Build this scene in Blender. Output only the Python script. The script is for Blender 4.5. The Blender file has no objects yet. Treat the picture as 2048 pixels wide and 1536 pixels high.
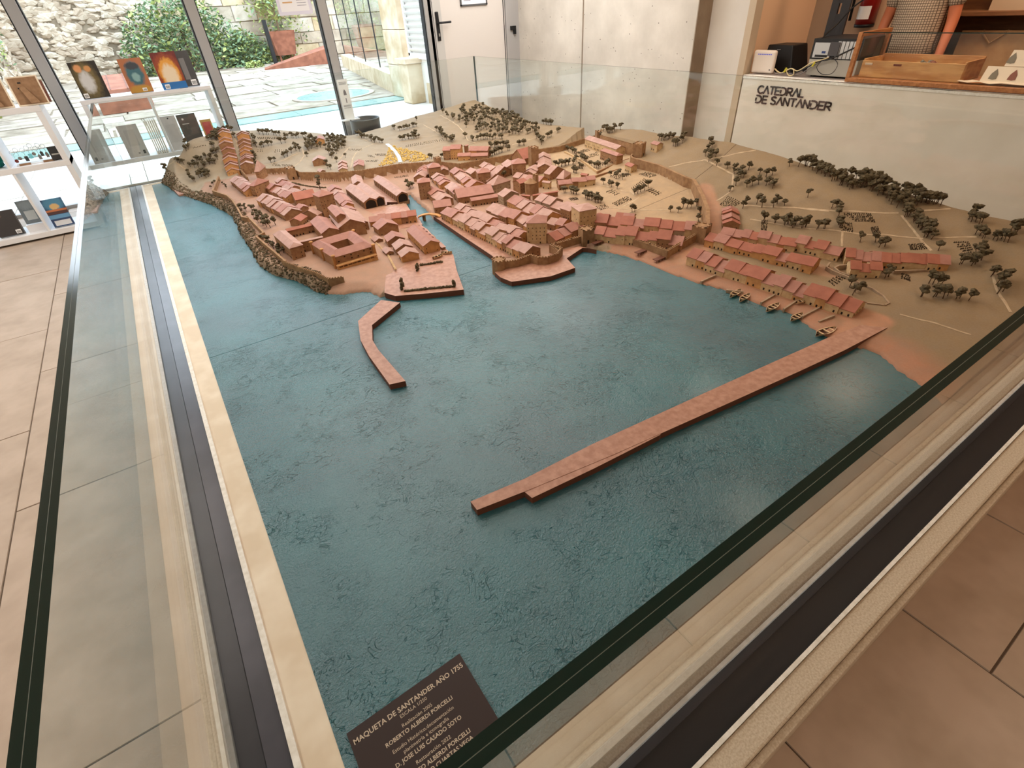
import bpy, bmesh, math, random
import numpy as np
from mathutils import Vector, Matrix, noise as mnoise

scene = bpy.context.scene
COL = scene.collection
rnd = random.Random(7)

# ---------------------------------------------------------------- camera
FPX, YAW, PITCH, ROLL, CAMH = 994.15, 0.551, 0.65645, -0.07103, 1.2
cy_, sy_, cp_, sp_ = math.cos(YAW), math.sin(YAW), math.cos(PITCH), math.sin(PITCH)
_f = np.array([sy_*cp_, cy_*cp_, -sp_]); _r = np.array([cy_, -sy_, 0.0]); _u = np.cross(_r, _f)
_R = np.array([_r*math.cos(ROLL)+_u*math.sin(ROLL), -_r*math.sin(ROLL)+_u*math.cos(ROLL), _f])
cam_data = bpy.data.cameras.new('camera')
cam_data.sensor_fit = 'HORIZONTAL'; cam_data.sensor_width = 36.0
cam_data.lens = FPX/2048.0*36.0; cam_data.clip_start = 0.02; cam_data.clip_end = 200
cam = bpy.data.objects.new('camera', cam_data); COL.objects.link(cam)
_m = Matrix.Identity(4)
for i in range(3):
    _m[i][0] = _R[0][i]; _m[i][1] = _R[1][i]; _m[i][2] = -_R[2][i]
_m[2][3] = CAMH
cam.matrix_world = _m
scene.camera = cam

# ---------------------------------------------------------------- world, sun, lamps, exposure
FLOOR = -0.21
CEIL = 2.35
world = bpy.data.worlds.new('world'); scene.world = world; world.use_nodes = True
wn = world.node_tree.nodes; wl = world.node_tree.links
bg = wn['Background']
# bright hazy sky: white near the horizon, light blue overhead
wtc = wn.new('ShaderNodeTexCoord'); wsp = wn.new('ShaderNodeSeparateXYZ'); wrp = wn.new('ShaderNodeValToRGB')
wl.new(wtc.outputs['Generated'], wsp.inputs[0]); wl.new(wsp.outputs['Z'], wrp.inputs['Fac'])
wrp.color_ramp.elements[0].position = 0.0; wrp.color_ramp.elements[0].color = (0.92, 0.96, 1.0, 1)
wrp.color_ramp.elements[1].position = 0.7; wrp.color_ramp.elements[1].color = (0.62, 0.80, 1.0, 1)
wl.new(wrp.outputs['Color'], bg.inputs['Color'])
bg.inputs['Strength'].default_value = 6.0

def lamp_area(name, loc, size, energy, color, rot=(0, 0, 0), sizey=None, spread=None):
    d = bpy.data.lights.new(name, 'AREA'); d.energy = energy; d.color = color
    d.shape = 'RECTANGLE' if sizey else 'SQUARE'; d.size = size
    if sizey: d.size_y = sizey
    if spread: d.spread = spread
    o = bpy.data.objects.new(name, d); o.location = loc; o.rotation_euler = rot; COL.objects.link(o); return o

sun_d = bpy.data.lights.new('sun', 'SUN'); sun_d.energy = 1.2; sun_d.angle = math.radians(1.5); sun_d.color = (1.0, 0.95, 0.88)
sun = bpy.data.objects.new('sun', sun_d); COL.objects.link(sun)
# sunlight comes over the roof of the room, from behind the window wall's inner side, and strikes the courtyard and its back wall
sun.rotation_euler = (Vector((-0.35, 0.32, -1.05))).to_track_quat('-Z', 'Y').to_euler()
# warm ceiling downlights on the counter side, cooler added fill panels over the hall
WARM = (1.0, 0.70, 0.45)
LAMPS = [  # x, y, size, watts, colour
    (3.0, 1.2, 0.35, 7, (1.0, 0.80, 0.60)), (4.0, 2.4, 0.30, 8, (1.0, 0.84, 0.68)), (5.2, 1.6, 0.45, 22, (1.0, 0.68, 0.45)), (2.2, -1.1, 0.35, 15, (1.0, 0.56, 0.32))]
for (x, y, s, w, c) in LAMPS:
    lamp_area('ceiling_light', (x, y, CEIL-0.012), s, w, c)
# large neutral fill panels added in the ceiling to brighten hall, walls and model
FILL_PANELS = [  # x, y, size x, size y, watts, colour
    (-2.3, 4.3, 1.2, 2.4, 30, (0.97, 0.98, 1.0)), (-2.3, 1.0, 1.2, 2.4, 16, (0.98, 0.98, 1.0)), (-1.4, -1.9, 2.4, 1.2, 4, (1.0, 0.97, 0.93)), (3.9, 5.2, 0.9, 2.0, 40, (0.98, 0.98, 1.0)), (1.5, 3.7, 2.8, 2.8, 38, (0.97, 0.98, 1.0))]
for (x, y, sx, sy, w, c) in FILL_PANELS:
    lamp_area('added_fill_light', (x, y, CEIL-0.014), sx, w, c, (0, 0, 0), sy)

vs = scene.view_settings
scene.display_settings.display_device = 'sRGB'
vs.view_transform = 'Standard'; vs.look = 'None'; vs.gamma = 1.0; vs.use_curve_mapping = False
vs.exposure = 0.0
cyc = scene.cycles
cyc.use_denoising = True
cyc.max_bounces = 10; cyc.diffuse_bounces = 4; cyc.glossy_bounces = 4; cyc.transmission_bounces = 6; cyc.transparent_max_bounces = 24
cyc.sample_clamp_indirect = 6.0
cyc.caustics_reflective = False; cyc.caustics_refractive = False

# ---------------------------------------------------------------- measuring helpers: sight lines meet the real planes of the room
def ray(x, y):
    return _R.T @ np.array([(x-1024)/FPX, -(y-768)/FPX, 1.0])
_O = np.array([0, 0, CAMH])
def onz(x, y, z=0.0):
    d = ray(x, y); return Vector(_O + d*(z-CAMH)/d[2])
def onx(x, y, X):
    d = ray(x, y); return Vector(_O + d*X/d[0])
def ony(x, y, Y):
    d = ray(x, y); return Vector(_O + d*Y/d[1])

# ---------------------------------------------------------------- object helpers
def link(name, me, parent=None):
    o = bpy.data.objects.new(name, me); COL.objects.link(o)
    if parent is not None: o.parent = parent
    return o
def tag(o, label=None, cat=None, group=None, kind=None):
    if label: o['label'] = label
    if cat: o['category'] = cat
    if group: o['group'] = group
    if kind: o['kind'] = kind
    return o
def empty(name, loc=(0, 0, 0), rz=0.0, parent=None):
    o = bpy.data.objects.new(name, None); o.location = loc; o.rotation_euler = (0, 0, rz); o.empty_display_size = 0.05
    COL.objects.link(o)
    if parent is not None: o.parent = parent
    return o
def copy_tree(o, parent=None):
    c = o.copy(); COL.objects.link(c)
    if parent is not None: c.parent = parent
    for ch in list(o.children): copy_tree(ch, c)
    return c

class MB:
    """collects simple shapes and links them as one mesh object"""
    def __init__(s): s.v = []; s.f = []; s.mi = []; s.cols = None
    def add(s, vs, fs, m=0):
        n = len(s.v); s.v += [tuple(v) for v in vs]; s.f += [tuple(i+n for i in f) for f in fs]; s.mi += [m]*len(fs); return s
    def box(s, a, b, m=0, M=None):
        x0, y0, z0 = a; x1, y1, z1 = b
        vs = [(x0,y0,z0),(x1,y0,z0),(x1,y1,z0),(x0,y1,z0),(x0,y0,z1),(x1,y0,z1),(x1,y1,z1),(x0,y1,z1)]
        if M is not None: vs = [tuple(M @ Vector(v)) for v in vs]
        return s.add(vs, [(0,3,2,1),(4,5,6,7),(0,1,5,4),(1,2,6,5),(2,3,7,6),(3,0,4,7)], m)
    def cbox(s, c, d, m=0, M=None):
        return s.box((c[0]-d[0]/2, c[1]-d[1]/2, c[2]-d[2]/2), (c[0]+d[0]/2, c[1]+d[1]/2, c[2]+d[2]/2), m, M)
    def prism(s, poly, z0, z1, m=0, M=None):
        a = sum(poly[i][0]*poly[(i+1) % len(poly)][1]-poly[(i+1) % len(poly)][0]*poly[i][1] for i in range(len(poly)))
        if a < 0: poly = list(reversed(poly))
        n = len(poly)
        vs = [(p[0], p[1], z0) for p in poly] + [(p[0], p[1], z1) for p in poly]
        if M is not None: vs = [tuple(M @ Vector(v)) for v in vs]
        fs = [tuple(reversed(range(n))), tuple(range(n, 2*n))] + [(i, (i+1) % n, n+(i+1) % n, n+i) for i in range(n)]
        return s.add(vs, fs, m)
    def tube(s, pts, r, seg=6, m=0, cap=True):
        pts = [Vector(p) for p in pts]; rr = r if isinstance(r, (list, tuple)) else [r]*len(pts)
        n0 = len(s.v); vs = []
        up = Vector((0, 0, 1))
        for i, p in enumerate(pts):
            t = (pts[min(i+1, len(pts)-1)] - pts[max(i-1, 0)])
            t = t.normalized() if t.length > 1e-9 else Vector((0, 0, 1))
            a = t.cross(up if abs(t.z) < 0.95 else Vector((1, 0, 0))).normalized(); b = t.cross(a)
            for k in range(seg):
                q = 2*math.pi*k/seg; vs.append(tuple(p + (a*math.cos(q)+b*math.sin(q))*rr[i]))
        fs = []
        for i in range(len(pts)-1):
            for k in range(seg):
                fs.append((i*seg+k, i*seg+(k+1) % seg, (i+1)*seg+(k+1) % seg, (i+1)*seg+k))
        if cap:
            fs.append(tuple(range(seg))[::-1]); fs.append(tuple((len(pts)-1)*seg+k for k in range(seg)))
        s.add(vs, fs, m); return s
    def lathe(s, prof, seg=24, c=(0, 0, 0), m=0):
        vs = []
        for (r, z) in prof:
            for k in range(seg):
                q = 2*math.pi*k/seg; vs.append((c[0]+r*math.cos(q), c[1]+r*math.sin(q), c[2]+z))
        fs = []
        for i in range(len(prof)-1):
            for k in range(seg):
                fs.append((i*seg+k, i*seg+(k+1) % seg, (i+1)*seg+(k+1) % seg, (i+1)*seg+k))
        fs.append(tuple(range(seg))[::-1]); fs.append(tuple((len(prof)-1)*seg+k for k in range(seg)))
        return s.add(vs, fs, m)
    def blob(s, c, r, m=0, sub=1, amp=0.25, sq=(1, 1, 1), seed=0):
        vs, fs = ICO[sub]
        out = []
        for v in vs:
            q = Vector(v); k = 1 + amp*mnoise.noise(q*1.7 + Vector((seed*3.1, seed*1.7, seed*0.3)))*1.6
            out.append((c[0]+q.x*r*k*sq[0], c[1]+q.y*r*k*sq[1], c[2]+q.z*r*k*sq[2]))
        return s.add(out, fs, m)
    def mesh(s, name, mats, smooth=False):
        me = bpy.data.meshes.new(name); me.from_pydata(s.v, [], s.f)
        for mt in (mats if isinstance(mats, (list, tuple)) else [mats]): me.materials.append(mt)
        if len(me.materials) > 1: me.polygons.foreach_set('material_index', s.mi)
        if smooth: me.polygons.foreach_set('use_smooth', [True]*len(me.polygons))
        me.update(); return me
    def build(s, name, mats, parent=None, smooth=False):
        return link(name, s.mesh(name, mats, smooth), parent)

def _ico(sub):
    bm = bmesh.new(); bmesh.ops.create_icosphere(bm, subdivisions=sub, radius=1.0)
    r = ([tuple(v.co) for v in bm.verts], [tuple(v.index for v in f.verts) for f in bm.faces]); bm.free(); return r
ICO = {1: _ico(1), 2: _ico(2), 3: _ico(3)}

def bevel(o, w, seg=2):
    md = o.modifiers.new('bevel', 'BEVEL'); md.width = w; md.segments = seg; md.limit_method = 'ANGLE'; return o

# ---------------------------------------------------------------- materials
class NT:
    def __init__(s, name):
        s.m = bpy.data.materials.new(name); s.m.use_nodes = True
        s.n = s.m.node_tree.nodes; s.l = s.m.node_tree.links; s.b = s.n['Principled BSDF']; s.out = s.n['Material Output']
        s.tc = s.n.new('ShaderNodeTexCoord')
    def new(s, t, **k):
        n = s.n.new(t)
        for a, v in k.items():
            if a in n.inputs: n.inputs[a].default_value = v
            else: setattr(n, a, v)
        return n
    def lk(s, a, b): s.l.new(a, b)
    def noise(s, scale, detail=3, rough=0.55, coords='Object', mapscale=None, dist=0.0, rot=None):
        n = s.new('ShaderNodeTexNoise'); n.inputs['Scale'].default_value = scale; n.inputs['Detail'].default_value = detail
        n.inputs['Roughness'].default_value = rough; n.inputs['Distortion'].default_value = dist
        src = s.tc.outputs[coords]
        if mapscale or rot:
            mp = s.new('ShaderNodeMapping')
            if mapscale: mp.inputs['Scale'].default_value = mapscale
            if rot: mp.inputs['Rotation'].default_value = rot
            s.lk(src, mp.inputs['Vector']); src = mp.outputs['Vector']
        s.lk(src, n.inputs['Vector']); return n.outputs['Fac']
    def ramp(s, fac, stops):
        r = s.new('ShaderNodeValToRGB'); e = r.color_ramp.elements
        while len(e) < len(stops): e.new(0.5)
        for el, (p, c) in zip(e, stops):
            el.position = p; el.color = (*c, 1) if len(c) == 3 else c
        s.lk(fac, r.inputs['Fac']); return r.outputs['Color']
    def math(s, op, a, b=None, c=None, clamp=False):
        n = s.new('ShaderNodeMath'); n.operation = op; n.use_clamp = clamp
        for i, v in enumerate((a, b, c)):
            if v is None: continue
            if isinstance(v, (int, float)): n.inputs[i].default_value = v
            else: s.lk(v, n.inputs[i])
        return n.outputs[0]
    def mix(s, fac, a, b, mode='MIX'):
        n = s.new('ShaderNodeMix'); n.data_type = 'RGBA'; n.blend_type = mode
        for sock, v in ((n.inputs[0], fac), (n.inputs[6], a), (n.inputs[7], b)):
            if isinstance(v, (int, float)): sock.default_value = v
            elif isinstance(v, tuple): sock.default_value = (*v, 1) if len(v) == 3 else v
            else: s.lk(v, sock)
        return n.outputs[2]
    def bump(s, h, strength, dist=0.01):
        n = s.new('ShaderNodeBump'); n.inputs['Strength'].default_value = strength; n.inputs['Distance'].default_value = dist
        s.lk(h, n.inputs['Height']); s.lk(n.outputs['Normal'], s.b.inputs['Normal']); return n

def mat(name, c, c2=None, scale=20.0, rough=0.7, bump=0.0, bscale=None, bdist=0.004, spec=0.35, metal=0.0, contrast=(0.35, 0.65), mapscale=None, detail=3, emit=None, coat=0.0):
    t = NT(name); b = t.b
    b.inputs['Roughness'].default_value = rough; b.inputs['Specular IOR Level'].default_value = spec; b.inputs['Metallic'].default_value = metal
    if coat: b.inputs['Coat Weight'].default_value = coat; b.inputs['Coat Roughness'].default_value = 0.15
    if c2 is None: b.inputs['Base Color'].default_value = (*c, 1)
    else:
        f = t.noise(scale, detail, mapscale=mapscale)
        t.lk(t.ramp(f, [(contrast[0], c), (contrast[1], c2)]), b.inputs['Base Color'])
    if bump:
        t.bump(t.noise(bscale or scale*4, 4, mapscale=mapscale), bump, bdist)
    if emit: b.inputs['Emission Color'].default_value = (*emit[0], 1); b.inputs['Emission Strength'].default_value = emit[1]
    return t.m

def srgb(r, g, b):
    f = lambda v: (v/255/12.92) if v <= 10 else ((v/255+0.055)/1.055)**2.4
    return (f(r), f(g), f(b))

def thin_glass(name, tint=(0.93, 0.965, 0.95), f0=0.04, rough=0.0):
    t = NT(name); t.n.remove(t.b)
    lw = t.new('ShaderNodeLayerWeight'); lw.inputs['Blend'].default_value = 0.5
    p = t.math('POWER', lw.outputs['Facing'], 5.0)
    fr = t.math('MULTIPLY_ADD', p, 1-f0, f0)
    tr = t.new('ShaderNodeBsdfTransparent'); tr.inputs['Color'].default_value = (*tint, 1)
    gl = t.new('ShaderNodeBsdfGlossy'); gl.inputs['Roughness'].default_value = rough; gl.inputs['Color'].default_value = (1, 1, 1, 1)
    mx = t.new('ShaderNodeMixShader'); t.lk(fr, mx.inputs[0]); t.lk(tr.outputs[0], mx.inputs[1]); t.lk(gl.outputs[0], mx.inputs[2])
    t.lk(mx.outputs[0], t.out.inputs['Surface']); return t.m
# ================================================================ materials of the room
M = {}
M['tile'] = mat('floor_stone', srgb(184, 166, 150), srgb(168, 150, 133), scale=6, rough=0.55, bump=0.12, bscale=140, bdist=0.002, spec=0.4)
M['grout'] = mat('grout', srgb(95, 80, 68), rough=0.9)
M['kerb'] = mat('kerb_stone', srgb(206, 194, 174), srgb(184, 168, 146), scale=220, rough=0.75, bump=0.35, bscale=300, bdist=0.002)
M['cream'] = mat('cream_board', srgb(236, 225, 206), srgb(216, 200, 176), scale=7, rough=0.5, contrast=(0.25, 0.6))
M['white'] = mat('white_paint', srgb(232, 229, 224), rough=0.5)
M['trim'] = mat('white_trim', srgb(240, 238, 232), srgb(222, 218, 208), scale=60, rough=0.4)
M['rubber'] = mat('dark_rubber', srgb(34, 33, 35), rough=0.4, spec=0.4)
M['aluminium'] = mat('grey_aluminium', srgb(166, 164, 162), rough=0.45, spec=0.4)
M['black'] = mat('black_metal', srgb(22, 22, 24), rough=0.45)
M['wallwhite'] = mat('wall_plaster', srgb(226, 222, 214), srgb(218, 212, 202), scale=3, rough=0.85)
M['peach'] = mat('peach_plaster', srgb(222, 186, 152), rough=0.85)
M['counterw'] = mat('counter_white', srgb(224, 216, 204), srgb(216, 207, 193), scale=4, rough=0.6)
M['glass'] = thin_glass('case_glass', (0.955, 0.975, 0.965))
M['pane'] = thin_glass('window_glass', (0.97, 0.985, 0.98))
def edge_mat():
    t = NT('glass_edge'); b = t.b
    b.inputs['Base Color'].default_value = (0.004, 0.018, 0.013, 1); b.inputs['Roughness'].default_value = 0.12
    b.inputs['Specular IOR Level'].default_value = 0.5; return t.m
M['glassedge'] = edge_mat()
M['interlayer'] = mat('interlayer', srgb(96, 100, 92), rough=0.4)
def concrete_mat():
    t = NT('concrete')
    f = t.noise(2.2, 5); f2 = t.noise(9, 4)
    base = t.ramp(f, [(0.3, srgb(192, 186, 176)), (0.7, srgb(226, 220, 210))])
    base = t.mix(t.math('MULTIPLY', f2, 0.35), base, srgb(188, 180, 168))
    v = t.new('ShaderNodeTexVoronoi'); v.inputs['Scale'].default_value = 17; t.lk(t.tc.outputs['Object'], v.inputs['Vector'])
    pit = t.math('LESS_THAN', v.outputs['Distance'], 0.10)
    sel = t.math('GREATER_THAN', t.noise(5, 3), 0.50)
    k = t.math('MULTIPLY', pit, sel)
    t.lk(t.mix(t.math('MULTIPLY', k, 0.9), base, srgb(96, 86, 76)), t.b.inputs['Base Color'])
    t.b.inputs['Roughness'].default_value = 0.8
    t.bump(t.math('SUBTRACT', t.noise(60, 4), t.math('MULTIPLY', k, 1.5)), 0.25, 0.004)
    return t.m
M['concrete'] = concrete_mat()
M['concrete_shaded'] = mat('concrete_return_shaded', srgb(150, 132, 112), srgb(132, 114, 96), scale=4, rough=0.85, bump=0.2, bscale=40)  # shaded copy of the concrete: the return's shade is in the colour

# ================================================================ room shell
XW0, XW1 = -4.6, 7.2          # left wall, far right wall behind the counter
YW0, YW1 = -3.6, 6.72         # rear wall, window wall
XR = 4.6                      # concrete wall and counter front
# floor: tiles in staggered columns over a grout bed
fl = MB().box((XW0, YW0, FLOOR-0.08), (XW1, YW1+0.02, FLOOR-0.004)).build('floor', M['grout']); tag(fl, kind='structure')
TP, TL, TG = 0.5475, 1.122, 0.0035
CX0, CX1, CY0, CY1 = -0.436, 3.70, 0.026, 6.28     # outline of the case plinth on the floor
tile_me = {}
for c in range(-7, 15):
    x0 = -0.947 + c*TP; x1 = x0 + TP
    off = -0.18 if c % 2 == 0 else 0.381
    for r in range(-4, 7):
        y0 = off + r*TL; y1 = y0 + TL
        if x1 < XW0 or x0 > XW1 or y1 < YW0 or y0 > YW1: continue
        a0, a1, b0, b1 = max(x0, XW0), min(x1, XW1), max(y0, YW0), min(y1, YW1)
        if a0 > CX0+0.05 and a1 < CX1-0.05 and b0 > CY0+0.05 and b1 < CY1-0.05: continue   # under the case
        if a1-a0 < 0.02 or b1-b0 < 0.02: continue
        key = (round(a1-a0, 3), round(b1-b0, 3))
        if key not in tile_me:
            w, h = a1-a0-TG, b1-b0-TG
            m_ = MB(); e = 0.0015
            m_.add([(0,0,-.006),(w,0,-.006),(w,h,-.006),(0,h,-.006),(e,e,0),(w-e,e,0),(w-e,h-e,0),(e,h-e,0)],
                   [(4,5,6,7),(0,1,5,4),(1,2,6,5),(2,3,7,6),(3,0,4,7)])
            tile_me[key] = m_.mesh('tile', M['tile'])
        o = link('tile', tile_me[key], fl); o.location = (a0+TG/2, b0+TG/2, FLOOR + rnd.uniform(-0.0006, 0.0006))
# ceiling
ce = MB().box((XW0, YW0, CEIL), (XW1, YW1+0.05, CEIL+0.1)).build('ceiling', M['wallwhite']); tag(ce, kind='structure')
emit = mat('lamp_glow', (1, 0.9, 0.75), emit=((1, 0.85, 0.68), 2.5))
for (x, y, s, w, c) in LAMPS:
    e = empty('ceiling_lamp', (x, y, CEIL)); tag(e, 'square recessed lamp in the white ceiling ' + {3.0: 'over the right of the glass case', 4.0: 'nearest the counter front', 5.2: 'above the counter', 2.2: 'over the floor before the case'}[x], 'lamp', 'recessed lamps in the ceiling')
    fr = MB()
    for sx in (-1, 1):
        fr.box((sx*(s/2+0.02)-0.02, -s/2-0.04, -0.012), (sx*(s/2+0.02)+0.02, s/2+0.04, 0))
        fr.box((-s/2-0.04, sx*(s/2+0.02)-0.02, -0.012), (s/2+0.04, sx*(s/2+0.02)+0.02, 0))
    fr.build('frame', M['white'], e)
    MB().box((-s/2, -s/2, -0.008), (s/2, s/2, -0.004)).build('diffuser', emit, e)
for (x, y, sx, sy, w, c) in FILL_PANELS:
    e = empty('added_fill_panel', (x, y, CEIL)); tag(e, 'large white added fill panel in the ceiling ' + {4.3: 'near the window shelves', 1.0: 'over the left aisle', -1.9: 'behind the camera side on the left', 5.2: 'beside the concrete wall', 3.7: 'above the middle of the town model'}[y], 'lamp', 'added fill panels in the ceiling')
    fr = MB()
    for s_ in (-1, 1):
        fr.box((s_*(sx/2+.02)-.02, -sy/2-.04, -.014), (s_*(sx/2+.02)+.02, sy/2+.04, 0)); fr.box((-sx/2-.04, s_*(sy/2+.02)-.02, -.014), (sx/2+.04, s_*(sy/2+.02)+.02, 0))
    fr.build('frame', M['white'], e); MB().box((-sx/2, -sy/2, -.008), (sx/2, sy/2, -.004)).build('diffuser', emit, e)
# plain walls out of the picture
tag(MB().box((XW0-0.1, YW0, FLOOR), (XW0, YW1, CEIL)).build('wall_left', M['wallwhite']), kind='structure')
tag(MB().box((XW0, YW0-0.1, FLOOR), (XW1, YW0, CEIL)).build('wall_rear', M['wallwhite']), kind='structure')
tag(MB().box((XW1, YW0, FLOOR), (XW1+0.1, YW1, CEIL)).build('wall_far_right', M['peach']), kind='structure')
# concrete wall on the right, in two cast panels with a recessed joint, and its return with shade painted in as brown-grey
cw = MB().box((XR+0.012, 3.775, FLOOR), (XR+0.2, YW1+0.1, CEIL)).build('wall_right', M['concrete_shaded']); tag(cw, kind='structure')
for (y0, y1) in ((3.775, 5.368), (5.392, YW1+0.1)):
    bevel(MB().box((XR, y0, FLOOR+0.001), (XR+0.014, y1, CEIL-0.001)).build('concrete_panel', M['concrete'], cw), 0.004)
tag(MB().box((XR+0.2, 3.27, FLOOR), (XR+0.32, 3.80, CEIL)).build('wall_right_niche', M['wallwhite']), kind='structure')
tag(MB().box((XR+0.1, 3.20, FLOOR), (5.52, 3.27, CEIL)).build('wall_right_partition', M['peach']), kind='structure')
# tan panel of the return
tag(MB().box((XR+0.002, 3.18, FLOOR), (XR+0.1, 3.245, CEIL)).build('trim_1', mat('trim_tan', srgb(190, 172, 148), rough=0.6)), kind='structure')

# ================================================================ window wall
frame_m = M['aluminium']
gask = mat('gasket', srgb(38, 38, 40), rough=0.6)
MULL = [-3.2, -1.86, -0.545, 0.80, 2.06, 3.30]
wz0, wz1 = FLOOR, CEIL
n = 0
for i in range(len(MULL)-1):
    n += 1
    a, b = MULL[i]+0.04, MULL[i+1]-0.04
    w = empty('window_%d' % n, (0, 0, 0)); tag(w, kind='structure')
    fr = MB(); fr.box((a, YW1, wz0), (b, YW1+0.06, wz0+0.03)); fr.box((a, YW1, wz1-0.05), (b, YW1+0.06, wz1))
    fr.build('rail', frame_m, w)
    g = MB(); g.add([(a, YW1+0.03, wz0+0.03), (b, YW1+0.03, wz0+0.03), (b, YW1+0.03, wz1-0.05), (a, YW1+0.03, wz1-0.05)], [(0, 1, 2, 3)])
    g.build('pane', M['pane'], w)
for i, x in enumerate(MULL):
    t = empty('trim_%d' % (i+2), (x, YW1, 0)); tag(t, kind='structure')
    bevel(MB().box((-0.045, -0.05, FLOOR), (0.045, 0.07, CEIL)).build('mullion', frame_m, t), 0.004)
    MB().box((0.045, -0.03, FLOOR), (0.056, 0.05, CEIL)).build('gasket', gask, t)
    MB().box((-0.056, -0.03, FLOOR), (-0.045, 0.05, CEIL)).build('gasket', gask, t)
tag(MB().box((XW0, YW1, FLOOR), (MULL[0]-0.05, YW1+0.1, CEIL)).build('wall_back_left', M['wallwhite']), kind='structure')
# door: grey frame, white leaf, black lever handle on a long plate, black hinge, notice
d = empty('door_1', (0, YW1, 0)); tag(d, kind='structure')
X0, X1 = 3.30, 4.60
f = MB(); f.box((X0, -0.05, FLOOR), (X0+0.055, 0.08, CEIL)); f.box((4.40, -0.05, FLOOR), (X1+0.02, 0.08, CEIL)); f.box((X0, -0.05, 2.1), (X1, 0.08, CEIL))
bevel(f.build('door_frame', M['aluminium'], d), 0.004)
lf = MB().box((X0+0.06, -0.035, FLOOR+0.01), (4.395, 0.03, 2.1)).build('door_leaf', mat('door_white', srgb(214, 208, 202), rough=0.5), d); bevel(lf, 0.004)
MB().box((X0+0.06, -0.04, FLOOR+0.01), (X0+0.175, -0.033, 2.1)).build('stile', mat('stile_grey', srgb(196, 194, 190), rough=0.4), d)
MB().box((X0+0.056, -0.045, FLOOR), (X0+0.062, 0.0, CEIL)).build('gasket', gask, d)
MB().box((4.37, -0.042, FLOOR), (4.378, 0.0, 2.1)).build('gasket', gask, d)
hp = ony(876, 50, YW1-0.05)
hd = MB().box((hp.x-0.022, -0.055, hp.z-0.16), (hp.x+0.022, -0.038, hp.z+0.13)).build('handle', M['black'], d); bevel(hd, 0.012, 3)
lv = MB().tube([(hp.x, -0.05, hp.z+0.02), (hp.x, -0.10, hp.z+0.02), (hp.x+0.02, -0.11, hp.z+0.02), (hp.x+0.15, -0.11, hp.z+0.022)], 0.011, 8).build('lever', M['black'], hd)
MB().cbox((hp.x, -0.057, hp.z-0.10), (0.018, 0.006, 0.03)).build('lock_cylinder', mat('steel', srgb(190, 190, 190), rough=0.3, metal=1), hd)
hg = ony(1028, 58, YW1-0.06)
h = MB().box((hg.x-0.055, -0.075, hg.z-0.01), (hg.x+0.01, -0.05, hg.z+0.035)); h.box((hg.x-0.01, -0.085, hg.z-0.055), (hg.x+0.02, -0.05, hg.z+0.035)); bevel(h.build('hinge', M['black'], d), 0.004)
na, nb = ony(921, 13, YW1-0.04), ony(974, 9, YW1-0.04)
nt = empty('framed_notice', (na.x, YW1-0.04, na.z)); tag(nt, 'white notice in a dark grey frame fixed to the white door', 'notice')
W = nb.x-na.x; Hn = 0.30; t_ = 0.016
f = MB(); f.box((0, -0.012, 0), (W, 0.004, t_)); f.box((0, -0.012, Hn-t_), (W, 0.004, Hn)); f.box((0, -0.012, 0), (t_, 0.004, Hn)); f.box((W-t_, -0.012, 0), (W, 0.004, Hn))
f.build('frame', mat('notice_frame', srgb(84, 86, 88), rough=0.4), nt)
paper_m = mat('paper', srgb(240, 240, 244), rough=0.8)
ink = mat('grey_ink', srgb(150, 150, 165), rough=0.8)
MB().box((t_, -0.004, t_), (W-t_, 0.0, Hn-t_)).build('paper', paper_m, nt)
k = MB()
for q in range(5): k.box((0.05, -0.0046, 0.05+q*0.035), (0.05+W*0.5*(0.5+0.5*((q*37) % 10)/10), -0.0041, 0.058+q*0.035))
k.build('print', ink, nt)

# ================================================================ glass case: plinth, channel, trims, boards, four laminated panes
GX0, GX1, GY0, GY1, GH = -0.289, 3.552, 0.1616, 6.136, 0.697     # inner faces and height of the glass
GT = 0.0225
case = empty('display_case', (1.6, 3.1, FLOOR)); tag(case, 'large low glass case with stone kerb around the town model', 'display case')
def cpart(mb, name, m, bev=0):
    o = mb.build(name, m, case); o.location = -Vector(case.location)
    if bev: bevel(o, bev)
    return o
OX0, OX1, OY0, OY1 = -0.372, 3.635, 0.040, 6.219
def ring(mb, a, b, z0, z1, m=0):
    """rectangular ring between outline a (outer) and b (inner)"""
    (ax0, ay0, ax1, ay1), (bx0, by0, bx1, by1) = a, b
    mb.box((ax0, ay0, z0), (ax1, by0, z1), m); mb.box((ax0, by1, z0), (ax1, ay1, z1), m)
    mb.box((ax0, by0, z0), (bx0, by1, z1), m); mb.box((bx1, by0, z0), (ax1, by1, z1), m); return mb
def off(d): return (GX0-d, GY0-d, GX1+d, GY1+d)
cpart(ring(MB(), (OX0, OY0, OX1, OY1), off(0.0725), FLOOR, 0.0), 'kerb', M['kerb'], 0.008)
cpart(ring(MB(), (OX0-0.016, OY0-0.016, OX1+0.016, OY1+0.016), (OX0, OY0, OX1, OY1), FLOOR, -0.012), 'kerb_edge', M['kerb'], 0.004)
cpart(ring(MB(), off(0.0725), off(0.064), FLOOR, 0.004), 'outer_trim', M['trim'])
cpart(ring(MB(), off(0.064), off(-0.048), FLOOR, -0.012), 'channel', M['rubber'])
cpart(ring(MB(), off(-0.001), off(-0.046), -0.012, -0.004), 'seal', mat('seal_grey', srgb(78, 78, 88), srgb(62, 62, 70), scale=5, rough=0.3, spec=0.6))
cpart(ring(MB(), off(-0.048), off(-0.062), FLOOR, 0.004), 'inner_trim', M['trim'])
cpart(ring(MB(), off(-0.062), off(-0.133), FLOOR, -0.001), 'margin_board', M['cream'])
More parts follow.
